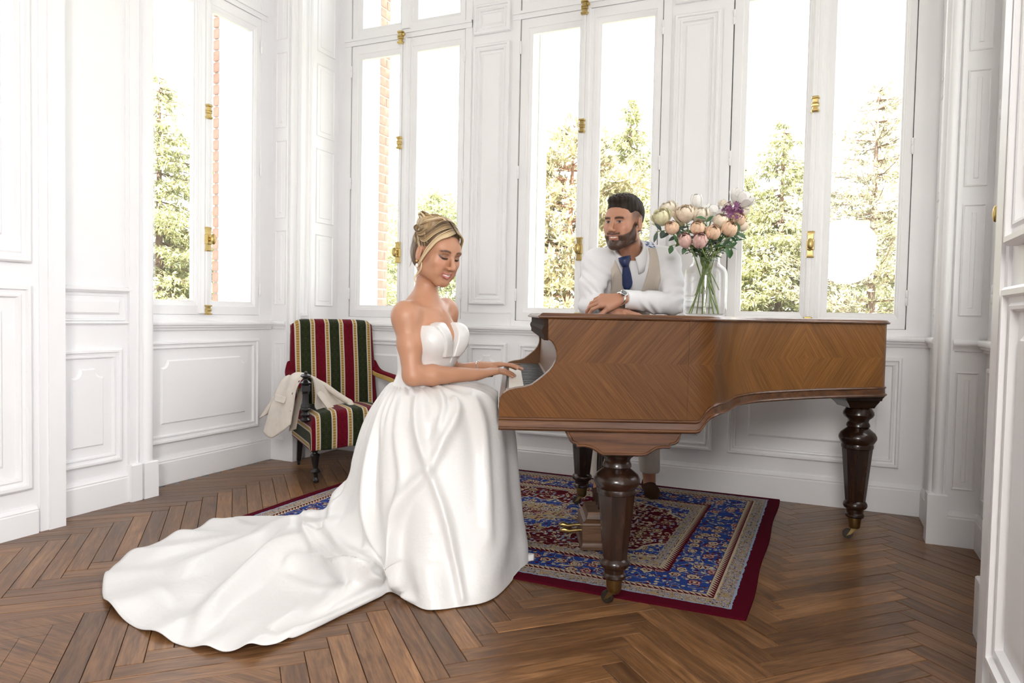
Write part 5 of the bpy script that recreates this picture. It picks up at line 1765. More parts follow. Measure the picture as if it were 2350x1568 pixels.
def build_bride_hair():
    rr = np.random.default_rng(3)
    k = BK
    blond = np.array((.50, .36, .19)); light = np.array((.68, .54, .34)); dark = np.array((.115, .072, .042)); mid = np.array((.28, .185, .095))
    # scalp cap
    hd = SDF((-.13, -.19, -.14), (.13, .15, .27), .0030, bHM, bHC)
    hd.ell((0, -.016 * k, .044 * k), np.array((.081, .102, .091)) * k, .0, 'add', None, False)
    hd.ell((0, -.050 * k, .0), np.array((.072, .066, .085)) * k, .02, 'add', None, False)
    # keep the face free
    hd.ell((0, .112 * k, -.035 * k), np.array((.085, .085, .122)) * k, .012, 'sub', None, False)
    for s in (-1, 1):
        hd.ell((s * .085 * k, .008 * k, -.040 * k), np.array((.035, .046, .062)) * k, .012, 'sub', None, False)
    hd.ell((0, .0, -.135 * k), np.array((.11, .075, .07)) * k, .012, 'sub', None, False)
    # bun: lobes stacked on the crown
    bun = [((0, -.050, .098), (.074, .066, .036)), ((.036, -.030, .116), (.044, .044, .026)), ((-.038, -.040, .118), (.044, .044, .026)), ((0, -.080, .108), (.052, .036, .032)), ((.0, -.040, .130), (.042, .040, .015))]
    for c, r in bun:
        hd.ell(np.array(c) * k, np.array(r) * k, .012, 'add', None, False)
    Vl, F = hd.mesh()
    L = Vl / k
    ang = np.arctan2(L[:, 0], L[:, 1])
    st = np.sin(ang * 46 + L[:, 2] * 40) * .5 + np.sin(ang * 21 + L[:, 2] * 90) * .5
    up = smoothstep(.07, .10, L[:, 2]) * (1 - smoothstep(-.02, .03, L[:, 1]))
    tcol = (dark * .85 + mid * .15)[None] * (1 - up[:, None]) + (blond * .75 + mid * .25)[None] * up[:, None]
    st2 = np.clip(st, -1, 1)[:, None]
    tcol = tcol * (1 + .22 * st2)
    # fine relief along the strands
    g = nvec((0, 0, 1))
    Vl = Vl + (Vl - np.array((0, -.01, .04))) * (.012 * st)[:, None]
    V1 = hd.world(Vl)
    V, Fq, C = [], [], []
    def W(p): return bHC + bHM @ (np.array(p) * k)
    # hair combed up from the nape and the sides to the bun
    for i in range(170):
        a = rr.uniform(1.15, 3.05) * (1 if i % 2 else -1)
        pts = []
        zb0 = -.052 + .02 * rr.random() if abs(a) > 1.9 else .012 + .03 * rr.random()
        for t in np.linspace(0, 1, 10):
            th = a + math.copysign(.45 * t, a) * (abs(a) < 2.2)
            z = zb0 + (.108 - zb0) * t
            zz = np.clip((z - .044) / .095, -1, .97)
            rad = math.sqrt(max(.02, 1 - zz * zz)) * (1.012 + .012 * rr.random())
            x = .083 * rad * math.sin(th); y = -.018 + .104 * rad * math.cos(th)
            y = y * (1 - .4 * t ** 2) - .030 * t ** 2
            x = x * (1 - .25 * t ** 2)
            pts.append(W((x, y, z)))
        c = [blond, mid, mid, dark, light][rr.integers(5)] if zb0 > 0 else [dark, dark, mid, mid, blond][rr.integers(5)]
        hair_tube(V, Fq, C, pts, .0020 + .0016 * rr.random(), c * rr.uniform(.75, 1.15), 6, .6)
    # curls of the bun
    for i in range(46):
        c0 = np.array(bun[rr.integers(len(bun))][0]); r0 = np.array(bun[0][1]) * rr.uniform(.62, .95)
        tilt = rr.uniform(-.9, .9); ph = rr.uniform(0, 6.28); span = rr.uniform(1.4, 3.2)
        pts = []
        for t in np.linspace(0, 1, 10):
            an = ph + span * t
            p = np.array((math.cos(an) * r0[0] * .9, math.sin(an) * r0[1] * .9, math.sin(an * 1.3 + tilt) * .024 + rr.uniform(-.001, .001)))
            pts.append(W(np.array((0, -.050, .110)) * .6 + c0 * .4 + p * np.array((1.12, 1.05, 1.1)) * (1 + .1 * math.sin(t * 5))))
        c = [blond, light, blond, mid, light][rr.integers(5)]
        hair_tube(V, Fq, C, pts, .0042 + .0030 * rr.random(), c * rr.uniform(.8, 1.1), 6, .7)
    # parted in the middle: front locks frame the face, the others sweep back over the ear
    for s in (1, -1):
        for i in range(44):
            f_ = i / 43
            j = rr.uniform(-.002, .002); j2 = rr.uniform(-.002, .002)
            y0 = .088 - .085 * f_; z0 = .100 + .036 * min(1, f_ * 1.4)
            if f_ < .30:
                q = f_ / .30
                P_ = [(s * .003, y0, z0), (s * .034, y0 + .003 - .004 * q, z0 - .014 + j), (s * (.061 + .006 * q), .066 - .014 * q, .058 + .014 * q), (s * (.0775 + .004 * q + j), .044 - .012 * q, .014 + .01 * q), (s * (.084 + j), .026 - .010 * q, -.026), (s * (.082 + j2), .012 - .008 * q, -.060 + .012 * q)]
            else:
                q = (f_ - .30) / .70
                P_ = [(s * .003, y0, z0), (s * .036, y0 - .004, z0 - .010 + j), (s * (.066 + j), .040 - .060 * q, .076 + .016 * q), (s * (.0825 + j), .016 - .060 * q, .040 + .028 * q), (s * .078, -.030 - .045 * q, .048 + .030 * q), (s * .058, -.066 - .020 * q, .078 + .014 * q)]
            pts = [np.array(q_) for q_ in catmull([W(p) for p in P_], 18)]
            c = ([light, blond, light, blond] if f_ < .32 else [mid, dark, dark, blond])[rr.integers(4)]
            if .15 < f_ < .6 and i % 3 == 0: c = mid
            # darker roots at the parting are part of the dyed hair
            n0 = len(C)
            hair_tube(V, Fq, C, pts, .0036 if f_ < .34 else .0030, c * rr.uniform(.8, 1.12), 6, .5)
            for ci_ in range(n0, len(C)):
                tt_ = (ci_ - n0) // 6 / 17
                rt = max(0, 1 - tt_ * 4.5)
                C[ci_] = C[ci_] * (1 - .75 * rt) + dark * .75 * rt
        # curl falling to the jaw
        pts = [W((s * (.080 + .004 * math.sin(t * 9)), .022 - .01 * t + .010 * math.sin(t * 7), -.040 - .085 * t)) for t in np.linspace(0, 1, 16)]
        hair_tube(V, Fq, C, pts, .0042, light, 6, .5)
    for i in range(3):   # loose wisps at the nape and temple
        a = rr.uniform(2.2, 2.9) * (1 if i % 2 else -1)
        pts = [W((.075 * math.sin(a), -.02 + .09 * math.cos(a) - .01 * t, -.02 - .07 * t + .004 * math.sin(t * 8))) for t in np.linspace(0, 1, 8)]
        hair_tube(V, Fq, C, pts, .0012, mid, 5, 1)
    Vt, Ft = merge([(V1, F), (np.array(V), np.array(Fq))])
    np_mesh('hair', Vt, Ft, 'hair', bride, np.concatenate([tcol, np.array(C)]), B_ROOT)
    # jewellery
    simple('pearl', (.85, .80, .74), .2)
    simple('gold', (.80, .52, .20), .25, metal=1.0)
    simple('silver', (.72, .72, .72), .2, metal=1.0)
    for s in (1, -1):
        e0 = W((s * .083, -.004, -.041))
        m = MB(); m.lathe([(.001, -.0055), (.0045, -.003), (.0055, 0), (.0045, .003), (.001, .0055)], 12)
        o = m.build('earring_stud', 'gold', bride, 60); o.location = e0 - B_ROOT
        m = MB(); m.lathe([(.001, -.0085), (.005, -.006), (.0066, -.001), (.005, .005), (.001, .0085)], 14)
        o = m.build('pearl_drop', 'pearl', bride, 60); o.location = e0 + np.array((0, 0, -.018)) - B_ROOT
    d = nvec(WRL - ELL); n_ = nvec(np.cross(d, UP)); b_ = np.cross(n_, d)
    c = WRL - d * .012
    m = MB(); m.tube([tuple(c + .031 * (math.cos(t) * n_ + .85 * math.sin(t) * b_) - B_ROOT) for t in np.linspace(0, 2 * PI, 25)], .0030, 6)
    m.build('bracelet', 'silver', bride, 60)
build_bride_hair()
# ================================================================== SATIN GOWN
def satin():
    m, nt, b = nodemat('white_satin')
    b.inputs['Base Color'].default_value = (.74, .732, .72, 1)
    b.inputs['Roughness'].default_value = 0.30
    b.inputs['Specular IOR Level'].default_value = 0.55
    b.inputs['Sheen Weight'].default_value = 0.15
    tc = nn(nt, 'ShaderNodeTexCoord')
    nz = nn(nt, 'ShaderNodeTexNoise', i_Scale=9, i_Detail=4, i_Roughness=0.55, i_Distortion=0.6)
    nt.links.new(tc.outputs['Object'], nz.inputs['Vector'])
    bp = nn(nt, 'ShaderNodeBump', i_Strength=0.25, i_Distance=0.02)
    nt.links.new(nz.outputs['Fac'], bp.inputs['Height'])
    nt.links.new(bp.outputs[0], b.inputs['Normal'])
satin()
def gpx(x, y, z=0.0):
    """floor point (height z) under a photo pixel"""
    d = np.array(_f + _r * ((x - 1175) / CAM_F) - _u * ((y - 784) / CAM_F))
    t = (z - CAM_H) / d[2]
    return np.array((0, 0, CAM_H)) + d * t
def to_px(P):
    P = np.asarray(P, float) - np.array((0, 0, CAM_H))
    dz = P @ np.array(_f)
    return 1175 + CAM_F * (P @ np.array(_r)) / dz, 784 - CAM_F * (P @ np.array(_u)) / dz, dz
def build_bodice():
    lo = CH - .25; hi = CH + .25
    lo[2] = CH[2] - .34; hi[2] = CH[2] + .0
    sd = SDF(lo, hi, .0034)
    bride_torso(sd, .007)
    X, Y, Z = sd.points()
    a = (X - CH[0]) * bS[0] + (Y - CH[1]) * bS[1]
    b = (X - CH[0]) * bF[0] + (Y - CH[1]) * bF[1]
    c = Z - CH[2]
    # folded-over panels beside the plunge
    w_ = np.clip((c + .205) / .155, 0, 1) * .034
    top = -.052 + .010 * np.exp(-((np.abs(a) - .055) / .03) ** 2) - .028 * smoothstep(.02, -.06, b) - .030 * np.clip(np.abs(a) - .10, 0, 1)
    flap = sd.f - .010
    pan = np.maximum(np.maximum(np.abs(a) - (w_ + .048 + .02 * smoothstep(-.2, -.05, c)), -(c + .178)), -(b - .02))
    f = np.minimum(sd.f, np.maximum(flap, pan))
    f = np.maximum(f, c - top - .004 * (np.abs(a) < .09))
    vee = np.maximum(np.abs(a) - w_, -(b - .02))
    sd.f = np.maximum(f, -vee).astype(np.float32)
    V, F = sd.mesh(); V = sd.world(V)
    return np_mesh('bodice', V, F, 'white_satin', bride, None, B_ROOT, 3)
build_bodice()
def build_skirt():
    G = lambda x, y, z=0.004: gpx(x, y, z)
    wc = P3(966, 880, 2.95)
    # columns: waist angle (deg; 0 right, 90 towards lens), three points on the way down, foot contact, hem
    cols = [
        (0,   (1100, 882, 3.00), (1150, 915, 2.98), (1176, 985, 2.96), (1186, 1080, 2.95), (1196, 1180, 2.94), G(1211, 1284)),
        (25,  (1085, 886, 2.90), (1140, 912, 2.87), (1160, 985, 2.84), (1170, 1090, 2.82), (1182, 1200, 2.80), G(1192, 1312)),
        (50,  (1050, 893, 2.80), (1108, 925, 2.76), (1132, 1000, 2.72), (1142, 1110, 2.68), (1152, 1230, 2.65), G(1164, 1350)),
        (72,  (1010, 905, 2.75), (1050, 950, 2.68), (1075, 1030, 2.63), (1090, 1130, 2.59), (1100, 1250, 2.55), G(1110, 1383)),
        (92,  (975, 910, 2.74), (990, 965, 2.66), (1010, 1050, 2.61), (1022, 1150, 2.57), (1030, 1265, 2.53), G(1035, 1397)),
        (110, (940, 910, 2.76), (940, 970, 2.68), (945, 1055, 2.62), (948, 1155, 2.57), (950, 1270, 2.53), G(965, 1398)),
        (124, (915, 908, 2.79), (900, 970, 2.72), (896, 1055, 2.66), (898, 1155, 2.61), (905, 1265, 2.57), G(908, 1362)),
        (134, (903, 906, 2.81), (880, 970, 2.75), (870, 1055, 2.70), (868, 1150, 2.66), (872, 1250, 2.60), G(868, 1372)),
        (143, (896, 904, 2.83), (868, 970, 2.78), (850, 1055, 2.74), (842, 1145, 2.71), (835, 1240, 2.66), G(752, 1430)),
        (151, (890, 902, 2.86), (856, 970, 2.82), (834, 1055, 2.79), (822, 1140, 2.77), (795, 1235, 2.70), G(612, 1492)),
        (158, (886, 900, 2.89), (848, 968, 2.87), (822, 1055, 2.85), (808, 1138, 2.83), (765, 1228, 2.76), G(540, 1502)),
        (165, (884, 898, 2.92), (843, 966, 2.91), (815, 1055, 2.90), (800, 1135, 2.89), (745, 1220, 2.82), G(425, 1484)),
        (172, (883, 896, 2.95), (840, 964, 2.95), (811, 1052, 2.95), (797, 1130, 2.95), (735, 1210, 2.88), G(305, 1438)),
        (179, (884, 894, 2.98), (840, 962, 3.00), (811, 1050, 3.01), (797, 1125, 3.02), (730, 1202, 2.95), G(236, 1378)),
        (187, (886, 892, 3.01), (842, 960, 3.05), (813, 1046, 3.07), (799, 1118, 3.08), (730, 1192, 3.02), G(252, 1306)),
        (195, (890, 890, 3.05), (846, 956, 3.10), (817, 1040, 3.13), (803, 1110, 3.14), (740, 1180, 3.08), G(335, 1256)),
        (204, (897, 888, 3.08), (854, 952, 3.15), (828, 1034, 3.18), (814, 1100, 3.20), (760, 1165, 3.15), G(430, 1222)),
        (214, (906, 886, 3.11), (868, 946, 3.19), (845, 1026, 3.23), (832, 1090, 3.26), (800, 1150, 3.24), G(520, 1192)),
        (226, (920, 884, 3.14), (890, 940, 3.23), (872, 1018, 3.28), (864, 1080, 3.31), (850, 1135, 3.31), G(700, 1186)),
        (245, (945, 882, 3.16), (925, 935, 3.27), (915, 1010, 3.33), (912, 1070, 3.37), (908, 1118, 3.39), G(880, 1160)),
        (275, (990, 880, 3.18), (990, 925, 3.30), (992, 1000, 3.37), (996, 1060, 3.41), (1000, 1105, 3.43), G(1010, 1150)),
        (310, (1040, 880, 3.15), (1070, 910, 3.22), (1090, 985, 3.28), (1100, 1055, 3.31), (1108, 1110, 3.32), G(1120, 1180)),
        (338, (1080, 880, 3.08), (1125, 905, 3.10), (1150, 980, 3.11), (1160, 1065, 3.11), (1168, 1140, 3.10), G(1180, 1225)),
    ]
    nC = len(cols)
    NT, NA = 84, 360
    prof = []
    for (ang, p1, p2, p3, p4, p5, hem) in cols:
        a = math.radians(ang)
        wp = wc + RH * .118 * math.cos(a) - FH * .098 * math.sin(a)
        pts = [wp, P3(*p1), P3(*p2), P3(*p3), P3(*p4), P3(*p5)]
        long_ = np.linalg.norm(hem[:2] - pts[-1][:2]) > .35
        f5 = pts[-1]
        if long_:
            # touch the floor then run out along it
            h5 = max(f5[2], .02)
            c0 = f5 + (hem - f5) * .16; c0[2] = h5 * .45 + .01
            c1 = f5 + (hem - f5) * .36; c1[2] = .030
            c2 = f5 + (hem - f5) * .68; c2[2] = .018
            pts += [c0, c1, c2, hem]
        else:
            pts += [f5 + (hem - f5) * .25, f5 + (hem - f5) * .5, f5 + (hem - f5) * .75, hem]
        prof.append(catmull(np.array(pts), NT))
    prof = np.array(prof)                        # (nC, NT, 3)
    # around: periodic Catmull-Rom
    out = np.zeros((NA, NT, 3))
    ts = np.arange(NA) / NA * nC
    i0 = ts.astype(int); fr = (ts - i0)[:, None, None]
    q0, q1, q2, q3 = prof[(i0 - 1) % nC], prof[i0 % nC], prof[(i0 + 1) % nC], prof[(i0 + 2) % nC]
    out = .5 * (2 * q1 + (q2 - q0) * fr + (2 * q0 - 5 * q1 + 4 * q2 - q3) * fr ** 2 + (3 * q1 - q0 - 3 * q2 + q3) * fr ** 3)
    def normals(P):
        du = np.roll(P, -1, 0) - np.roll(P, 1, 0)
        dv = np.gradient(P, axis=1)
        n_ = np.cross(du, dv)
        n_ /= np.linalg.norm(n_, axis=2, keepdims=True) + 1e-9
        return n_
    N = normals(out)
    # orient outward (away from the vertical axis through the waist / up on the floor)
    ref = out - wc; ref[..., 2] = .35
    sgn = np.sign((N * ref).sum(2).mean())
    N *= sgn
    tt = np.linspace(0, 1, NT)[None, :]; th = (np.arange(NA) / NA * 2 * PI)[:, None]
    ci = ts[:, None]
    env = smoothstep(.03, .30, tt) * (1 - .5 * smoothstep(.8, 1, tt))
    # gathered pleats under the waist, broad soft folds lower down
    d = .0045 * np.sin(th * 31) * smoothstep(0, .06, tt) * (1 - smoothstep(.12, .4, tt))
    d = d + .011 * np.sin(th * 13 + 2.2 * np.sin(tt * 3 + th * 2)) * env * (ci < 8) + .007 * np.sin(ci * 2.1 + 1.0 + 1.5 * np.sin(tt * 4)) * env * (ci >= 8)
    P = out + N * d[..., None]
    # long folds measured in the photograph (pixel polylines, height, width in pixels)
    X, Y, _ = to_px(P.reshape(-1, 3)); X = X.reshape(NA, NT); Y = Y.reshape(NA, NT)
    toward = np.array((0, 0, CAM_H)) - P
    face = ((N * toward).sum(2) > 0)
    folds = [([(962, 905), (958, 960), (966, 1020), (985, 1082)], .020, 13), ([(1040, 915), (1050, 950), (1020, 1010), (985, 1082)], .022, 13),
             ([(985, 1082), (940, 1130), (912, 1200), (905, 1290), (908, 1350)], .030, 16), ([(985, 1082), (1020, 1180), (1045, 1290), (1062, 1390)], .016, 12),
             ([(1075, 905), (1100, 960), (1110, 1080), (1118, 1250)], .016, 20), ([(1005, 890), (1018, 940), (1000, 990)], .016, 10),
             ([(900, 900), (872, 980), (850, 1080), (845, 1180), (870, 1260), (900, 1300)], .020, 16), ([(925, 900), (915, 1000), (925, 1100), (905, 1190)], .014, 16),
             ([(935, 940), (925, 990)], -.012, 14), ([(1000, 960), (975, 1010)], -.014, 14),
             ([(720, 1200), (640, 1232), (560, 1262), (480, 1290), (400, 1312)], .030, 26), ([(712, 1212), (640, 1270), (560, 1335), (490, 1400), (440, 1480)], .034, 24),
             ([(800, 1190), (760, 1225), (700, 1250), (630, 1290), (560, 1350)], .020, 18), ([(655, 1300), (690, 1290), (740, 1300), (800, 1318), (850, 1300)], .035, 13),
             ([(655, 1300), (690, 1318), (740, 1330), (800, 1335)], -.012, 12),
             ([(860, 1372), (790, 1405), (700, 1448), (612, 1490)], .026, 13), ([(895, 1330), (800, 1385), (700, 1425), (600, 1462)], -.012, 16),
             ([(730, 1175), (720, 1215), (735, 1270), (800, 1310), (880, 1335)], .030, 18), ([(800, 1100), (775, 1150), (770, 1220), (800, 1270), (880, 1310)], .022, 18),
             ([(520, 1200), (600, 1225), (690, 1215)], .016, 16), ([(330, 1330), (380, 1380), (420, 1440)], .010, 20), ([(300, 1290), (420, 1262), (560, 1230)], .012, 16),
             ([(930, 1360), (945, 1385)], .02, 10)]
    dd = np.zeros((NA, NT))
    for pl_, h, w_ in folds:
        best = np.full((NA, NT), 1e9); along = np.zeros((NA, NT))
        C = catmull(np.array(pl_, float), 40)
        for k in range(39):
            ax, ay = C[k]; bx, by = C[k + 1]
            L2 = (bx - ax) ** 2 + (by - ay) ** 2 + 1e-9
            t_ = np.clip(((X - ax) * (bx - ax) + (Y - ay) * (by - ay)) / L2, 0, 1)
            ds = np.hypot(X - ax - t_ * (bx - ax), Y - ay - t_ * (by - ay))
            m_ = ds < best
            best = np.where(m_, ds, best); along = np.where(m_, (k + t_) / 39, along)
        taper = np.sin(np.clip(along, 0, 1) * PI) ** .5 * .75 + .25
        dd += 1.7 * h * np.exp(-(best / (w_ * .72)) ** 2) * taper * face
    edge = 1 - .85 * smoothstep(.93, 1.0, tt)
    P = P + N * (dd * edge)[..., None]
    # scalloped edge of the train lifting off the floor
    tr = ((ci > 8.6) & (ci < 17.5))
    lift = (.5 + .5 * np.sin(ci * 6.1 + .4 * np.sin(ci * 2.3))) ** 1.5 * .022 * smoothstep(.86, 1.0, tt) * tr
    lift = lift * (1 - np.exp(-((ci - 9.5) / .8) ** 2)) + .032 * np.exp(-((ci - 9.5) / .5) ** 2) * smoothstep(.80, 1.0, tt)
    P[..., 2] += lift
    P[..., 2] = np.maximum(P[..., 2], .0045)
    # lie over the rug
    inr = (np.abs(P[..., 0] + 1.41) < 1.2) & (np.abs(P[..., 1] - 3.39) < .9)
    P[..., 2] = np.where(inr, np.maximum(P[..., 2], RUGZ + .004), P[..., 2])
    # keep clear of the key slip and the keyboard
    loc = P - np.array(P0); u_ = loc @ np.array(PU)
    cut = (u_ > -.046) & (P[..., 2] > .60)
    P = np.where(cut[..., None], P - np.array(PU) * (u_ + .046)[..., None], P)
    V = P.reshape(-1, 3)
    ii, jj = np.meshgrid(np.arange(NA), np.arange(NT - 1), indexing='ij')
    a = ii * NT + jj; b = ((ii + 1) % NA) * NT + jj
    F = np.stack([a, b, b + 1, a + 1], -1).reshape(-1, 4)
    if sgn < 0: F = F[:, ::-1]
    o = np_mesh('skirt', V, F, 'white_satin', bride, None, B_ROOT, 2)
    md = o.modifiers.new('thick', 'SOLIDIFY'); md.thickness = .003; md.offset = -1
    return o
build_skirt()
# toe of a white shoe just showing at the hem
m = MB(); m.loops([[(x, y * w_, z) for y, z in ((-1, .0), (1, .0), (1, .010 + .02 * (x < 0)), (.6, .022 + .03 * (x < 0)), (-.6, .022 + .03 * (x < 0)), (-1, .010 + .02 * (x < 0)))] for x, w_ in ((-.10, .028), (-.03, .036), (.03, .036), (.07, .026), (.09, .010))], True, True, True)
shoe = m.build('shoe', 'white_satin', bride, 50)
sp_ = gpx(1176, 1280, RUGZ); shoe.location = np.array((sp_[0], sp_[1], RUGZ)) - B_ROOT; shoe.rotation_euler = (0, 0, math.atan2(RH[1], RH[0]) - .2)
# ================================================================== LEANING MAN
M_ROOT = np.array(pw(.66, 1.60, 0))
man = empty('person', tuple(M_ROOT), 0, 'bearded man in cream waistcoat and navy tie leaning on the piano lid', 'person')
MSK = np.array((0.47, 0.235, 0.150))
MK = 1.03
mHM = head_frame(-1, 42, 4, 2)
mHC = P3(1433, 513, 3.44)
mSR, mSL = P3(1372, 607, 3.56), P3(1526, 604, 3.62)
mER, mEL = P3(1354, 702, 3.53), P3(1545, 698, 3.55)
mWR, mWL = P3(1396, 706, 3.42), P3(1424, 686, 3.355)
mNB = P3(1448, 586, 3.56)
mHIP = np.array(pw(.66, 1.62, .93))
mAX = nvec(mNB - mHIP)
mS = nvec(mSL - mSR)                       # towards his left (right of the picture)
mS = nvec(mS - mAX * (mS @ mAX)); mF = np.cross(mAX, mS) * -1
if mF @ FH > 0: mF = -mF
mCH = mNB - mAX * .15
def man_torso(sd, o=0.0):
    sd.cone(mHIP, mCH, .135 + o, .145 + o, .05, flat=(mF, .80))
    sd.ell(mCH, (.178 + o, .112 + o, .16 + o), .06, 'add', (mS, mF, mAX))
    sd.ell(mNB - mAX * .06, (.160 + o, .090 + o, .085 + o), .05, 'add', (mS, mF, mAX))
def man_arms(sd, o=0.0, k=.02, cuff=0.0):
    for S_, E_, W_ in ((mSR, mER, mWR), (mSL, mEL, mWL)):
        sd.ell(S_, (.062 + o, .060 + o, .066 + o), .05, 'add', (mS, mF, mAX))
        sd.cone(mNB - mAX * .035, S_ + mAX * .004, .060 + o, .052 + o, .05)
        m_ = S_ * .5 + E_ * .5 + (S_ - mCH) * .05
        sd.cone(S_, m_, .058 + o, .054 + o, .03); sd.cone(m_, E_, .054 + o, .043 + o, k)
        d = W_ - E_
        sd.cone(E_, E_ + d * .35, .043 + o, .045 + o, k)
        sd.cone(E_ + d * .35, W_ - d * .02 * 0, .045 + o, .029 + o, .015)
def build_man():
    allp = np.array([mSR, mSL, mER, mEL, mWR, mWL, mNB])
    lo, hi = allp.min(0) - .13, allp.max(0) + .10
    lo[2] = 1.0; lo[:2] -= .06
    sd = SDF(lo, hi, .0033)
    man_torso(sd, -.008)
    man_arms(sd, -.006)
    sd.cone(mNB - mAX * .03, mHC + mHM @ np.array((0, -.028, -.055)), .060, .056, .02)
    t1 = hand_sdf(sd, mWR + UP * -.008, P3(1452, 714, 3.36) - mWR, UP * 1.0 - FH * .05, -1 if np.dot(np.cross(P3(1452, 714, 3.36) - mWR, UP), FH) > 0 else 1, 1.10, ((.10, .12, .14, .16), .10, .08), .10, (.9, .15, -.1))
    dl = P3(1352, 692, 3.36) - mWL
    t2 = hand_sdf(sd, mWL, dl, UP * .75 - FH * .66, 1 if np.dot(np.cross(dl, UP), UP * .2 - FH) > 0 else -1, 1.06, ((.35, .42, .48, .55), .65, .45), .06, (.8, .3, -.4))
    V1, F1 = sd.mesh(); V1 = sd.world(V1)
    hd = SDF((-.13, -.17, -.21), (.13, .17, .17), .0022, mHM, mHC)
    head_sdf(hd, MK, True, 1.0)
    # beard volume on jaw and chin
    for s in (-1, 1):
        hd.cone(np.array((s * .064, .010, -.035)) * MK, np.array((s * .040, .055, -.095)) * MK, .009 * MK, .014 * MK, .016, 'add', False)
    hd.ell(np.array((0, .074, -.104)) * MK, np.array((.032, .022, .021)) * MK, .016, 'add', None, False)
    hd.cone(mNB - mAX * .03, mHC + mHM @ np.array((0, -.028, -.055)), .060, .056, .02)
    V2l, F2 = hd.mesh(); V2 = hd.world(V2l)
    def base(V):
        n_ = np.sin(V[:, 0] * 61) * np.sin(V[:, 1] * 53) * np.sin(V[:, 2] * 47)
        return MSK[None] * (1 + .04 * n_[:, None])
    c1, c2 = base(V1), base(V2)
    for t, d in t1 + t2:
        w_ = np.clip(1.3 - np.linalg.norm(V1 - (t + np.array((0, 0, .005))), axis=1) / .009, 0, 1)[:, None]
        c1 = c1 * (1 - w_ * .5) + np.array((.72, .45, .37)) * w_ * .5
    def paint(c, wgt, colr): return c * (1 - wgt[:, None]) + np.array(colr) * wgt[:, None]
    L = V2l / MK
    x, y, z = np.abs(L[:, 0]), L[:, 1], L[:, 2]
    fr = smoothstep(.045, .065, y)
    nz = .5 + .5 * np.sin(L[:, 0] * 900 + 4 * np.sin(L[:, 2] * 700)) * np.sin(L[:, 1] * 800 + L[:, 2] * 500)
    c2 = paint(c2, np.exp(-(((x - .042) / .02) ** 2 + ((z + .018) / .016) ** 2)) * fr * .3, (.55, .19, .13))
    BRD = (.024, .015, .011)
    # beard: below a line from the side burn to the mouth corner, plus moustache
    line = np.where(y > .03, -.034 - .018 * smoothstep(.075, .03, y) * 0 - .020 * smoothstep(.045, .085, y), .0 + .0 * y)
    brd = smoothstep(.004, -.006, z - np.interp(y, [-.02, .02, .04, .06, .08, .10], [.02, .005, -.020, -.042, -.052, -.062])) * smoothstep(-.008, .006, y) * smoothstep(-.150, -.128, z)
    mouth = (x < .026) * (z < -.0545) * (z > -.0800) * (y > .070)
    mus = np.exp(-((z + .0525 - .10 * x * (x > .012)) / .0052) ** 2) * (x < .036) * smoothstep(.075, .085, y)
    brd = brd * (1 - mouth) * (1 - smoothstep(.068, .072, x) * smoothstep(.020, .012, y))
    brd = np.maximum(brd, np.clip(mus * 1.2, 0, 1) * .92)
    soul = (x < .010) * (z < -.0795) * (z > -.09) * (y > .07)
    brd = np.maximum(brd, soul * .7)
    c2 = paint(c2, np.clip(brd * (.80 + .2 * nz), 0, .97), BRD)
    lipw = np.clip(1 - (x / .026) ** 2, 0, 1)
    lips = mouth * (lipw > .05) * smoothstep(.076, .082, y) * (np.abs(z + .0672) > .0040)
    c2 = paint(c2, lips * .7, (.36, .13, .11))
    teeth = (x < .0190) * (np.abs(z + .0668 - 5.5 * x * x) < .0031 * np.clip(1.15 - (x / .019) ** 2, 0, 1)) * (y > .070)
    c2 = paint(c2, teeth * 1.0, (.76, .71, .64))
    bz = .0225 + .0 * x - 6 * (x - .034) ** 2
    brow = np.exp(-((z - bz) / .0048) ** 2) * smoothstep(.009, .014, x) * (1 - smoothstep(.048, .055, x)) * fr
    c2 = paint(c2, np.clip(brow * 1.2, 0, .93), (.030, .018, .013))
    eyew = np.exp(-(((x - .031) / .0125) ** 4 + ((z - .0035) / .0042) ** 4)) * fr
    c2 = paint(c2, np.clip(eyew * 1.2, 0, 1) * .85, (.46, .40, .36))
    iris = np.exp(-(((L[:, 0] + .003 - .031 * np.sign(L[:, 0])) / .0062) ** 4 + ((z - .004) / .0050) ** 4)) * fr
    c2 = paint(c2, np.clip(iris * 1.2, 0, 1), (.020, .012, .008))
    lashl = np.exp(-((z - .0085 + 14 * (x - .031) ** 2) / .0018) ** 2) * smoothstep(.015, .018, x) * (1 - smoothstep(.044, .049, x)) * fr
    c2 = paint(c2, np.clip(lashl * 1.2, 0, .9), (.03, .018, .014))
    # shaved fade on temple and nape
    fade = smoothstep(-.02, .045, z) * smoothstep(.052, .030, y - .012 * (z > .06)) * (x > .03) * (x < .079)
    c2 = paint(c2, fade * .75, (.055, .036, .028))
    # ankles and feet inside the shoes, coarse legs
    lg = SDF(mHIP - np.array((.35, .35, 0)) * 1.0 - np.array((0, 0, .94)), mHIP + np.array((.35, .35, .12)), .012)
    for hipo, fo in ((.09, FT_R), (-.09, FT_L)):
        lg.cone(mHIP + mS * hipo, (mHIP + mS * hipo) * .5 + fo * .5, .075, .055, .03); lg.cone((mHIP + mS * hipo) * .5 + fo * .5, fo + UP * .07, .052, .036, .02)
        lg.cone(fo + UP * .05, fo + UP * .035 - FH * .05, .028, .018, .02)
    V3, F3 = lg.mesh(); V3 = lg.world(V3)
    V, F = merge([(V1, F1), (V2, F2), (V3, F3)])
    np_mesh('body', V, F, 'skin', man, np.concatenate([c1, c2, np.repeat(MSK[None], len(V3), 0)]), M_ROOT)
    # hair: short cap, longer and wavy on top
    hs = SDF((-.12, -.16, -.06), (.12, .15, .18), .0024, mHM, mHC)
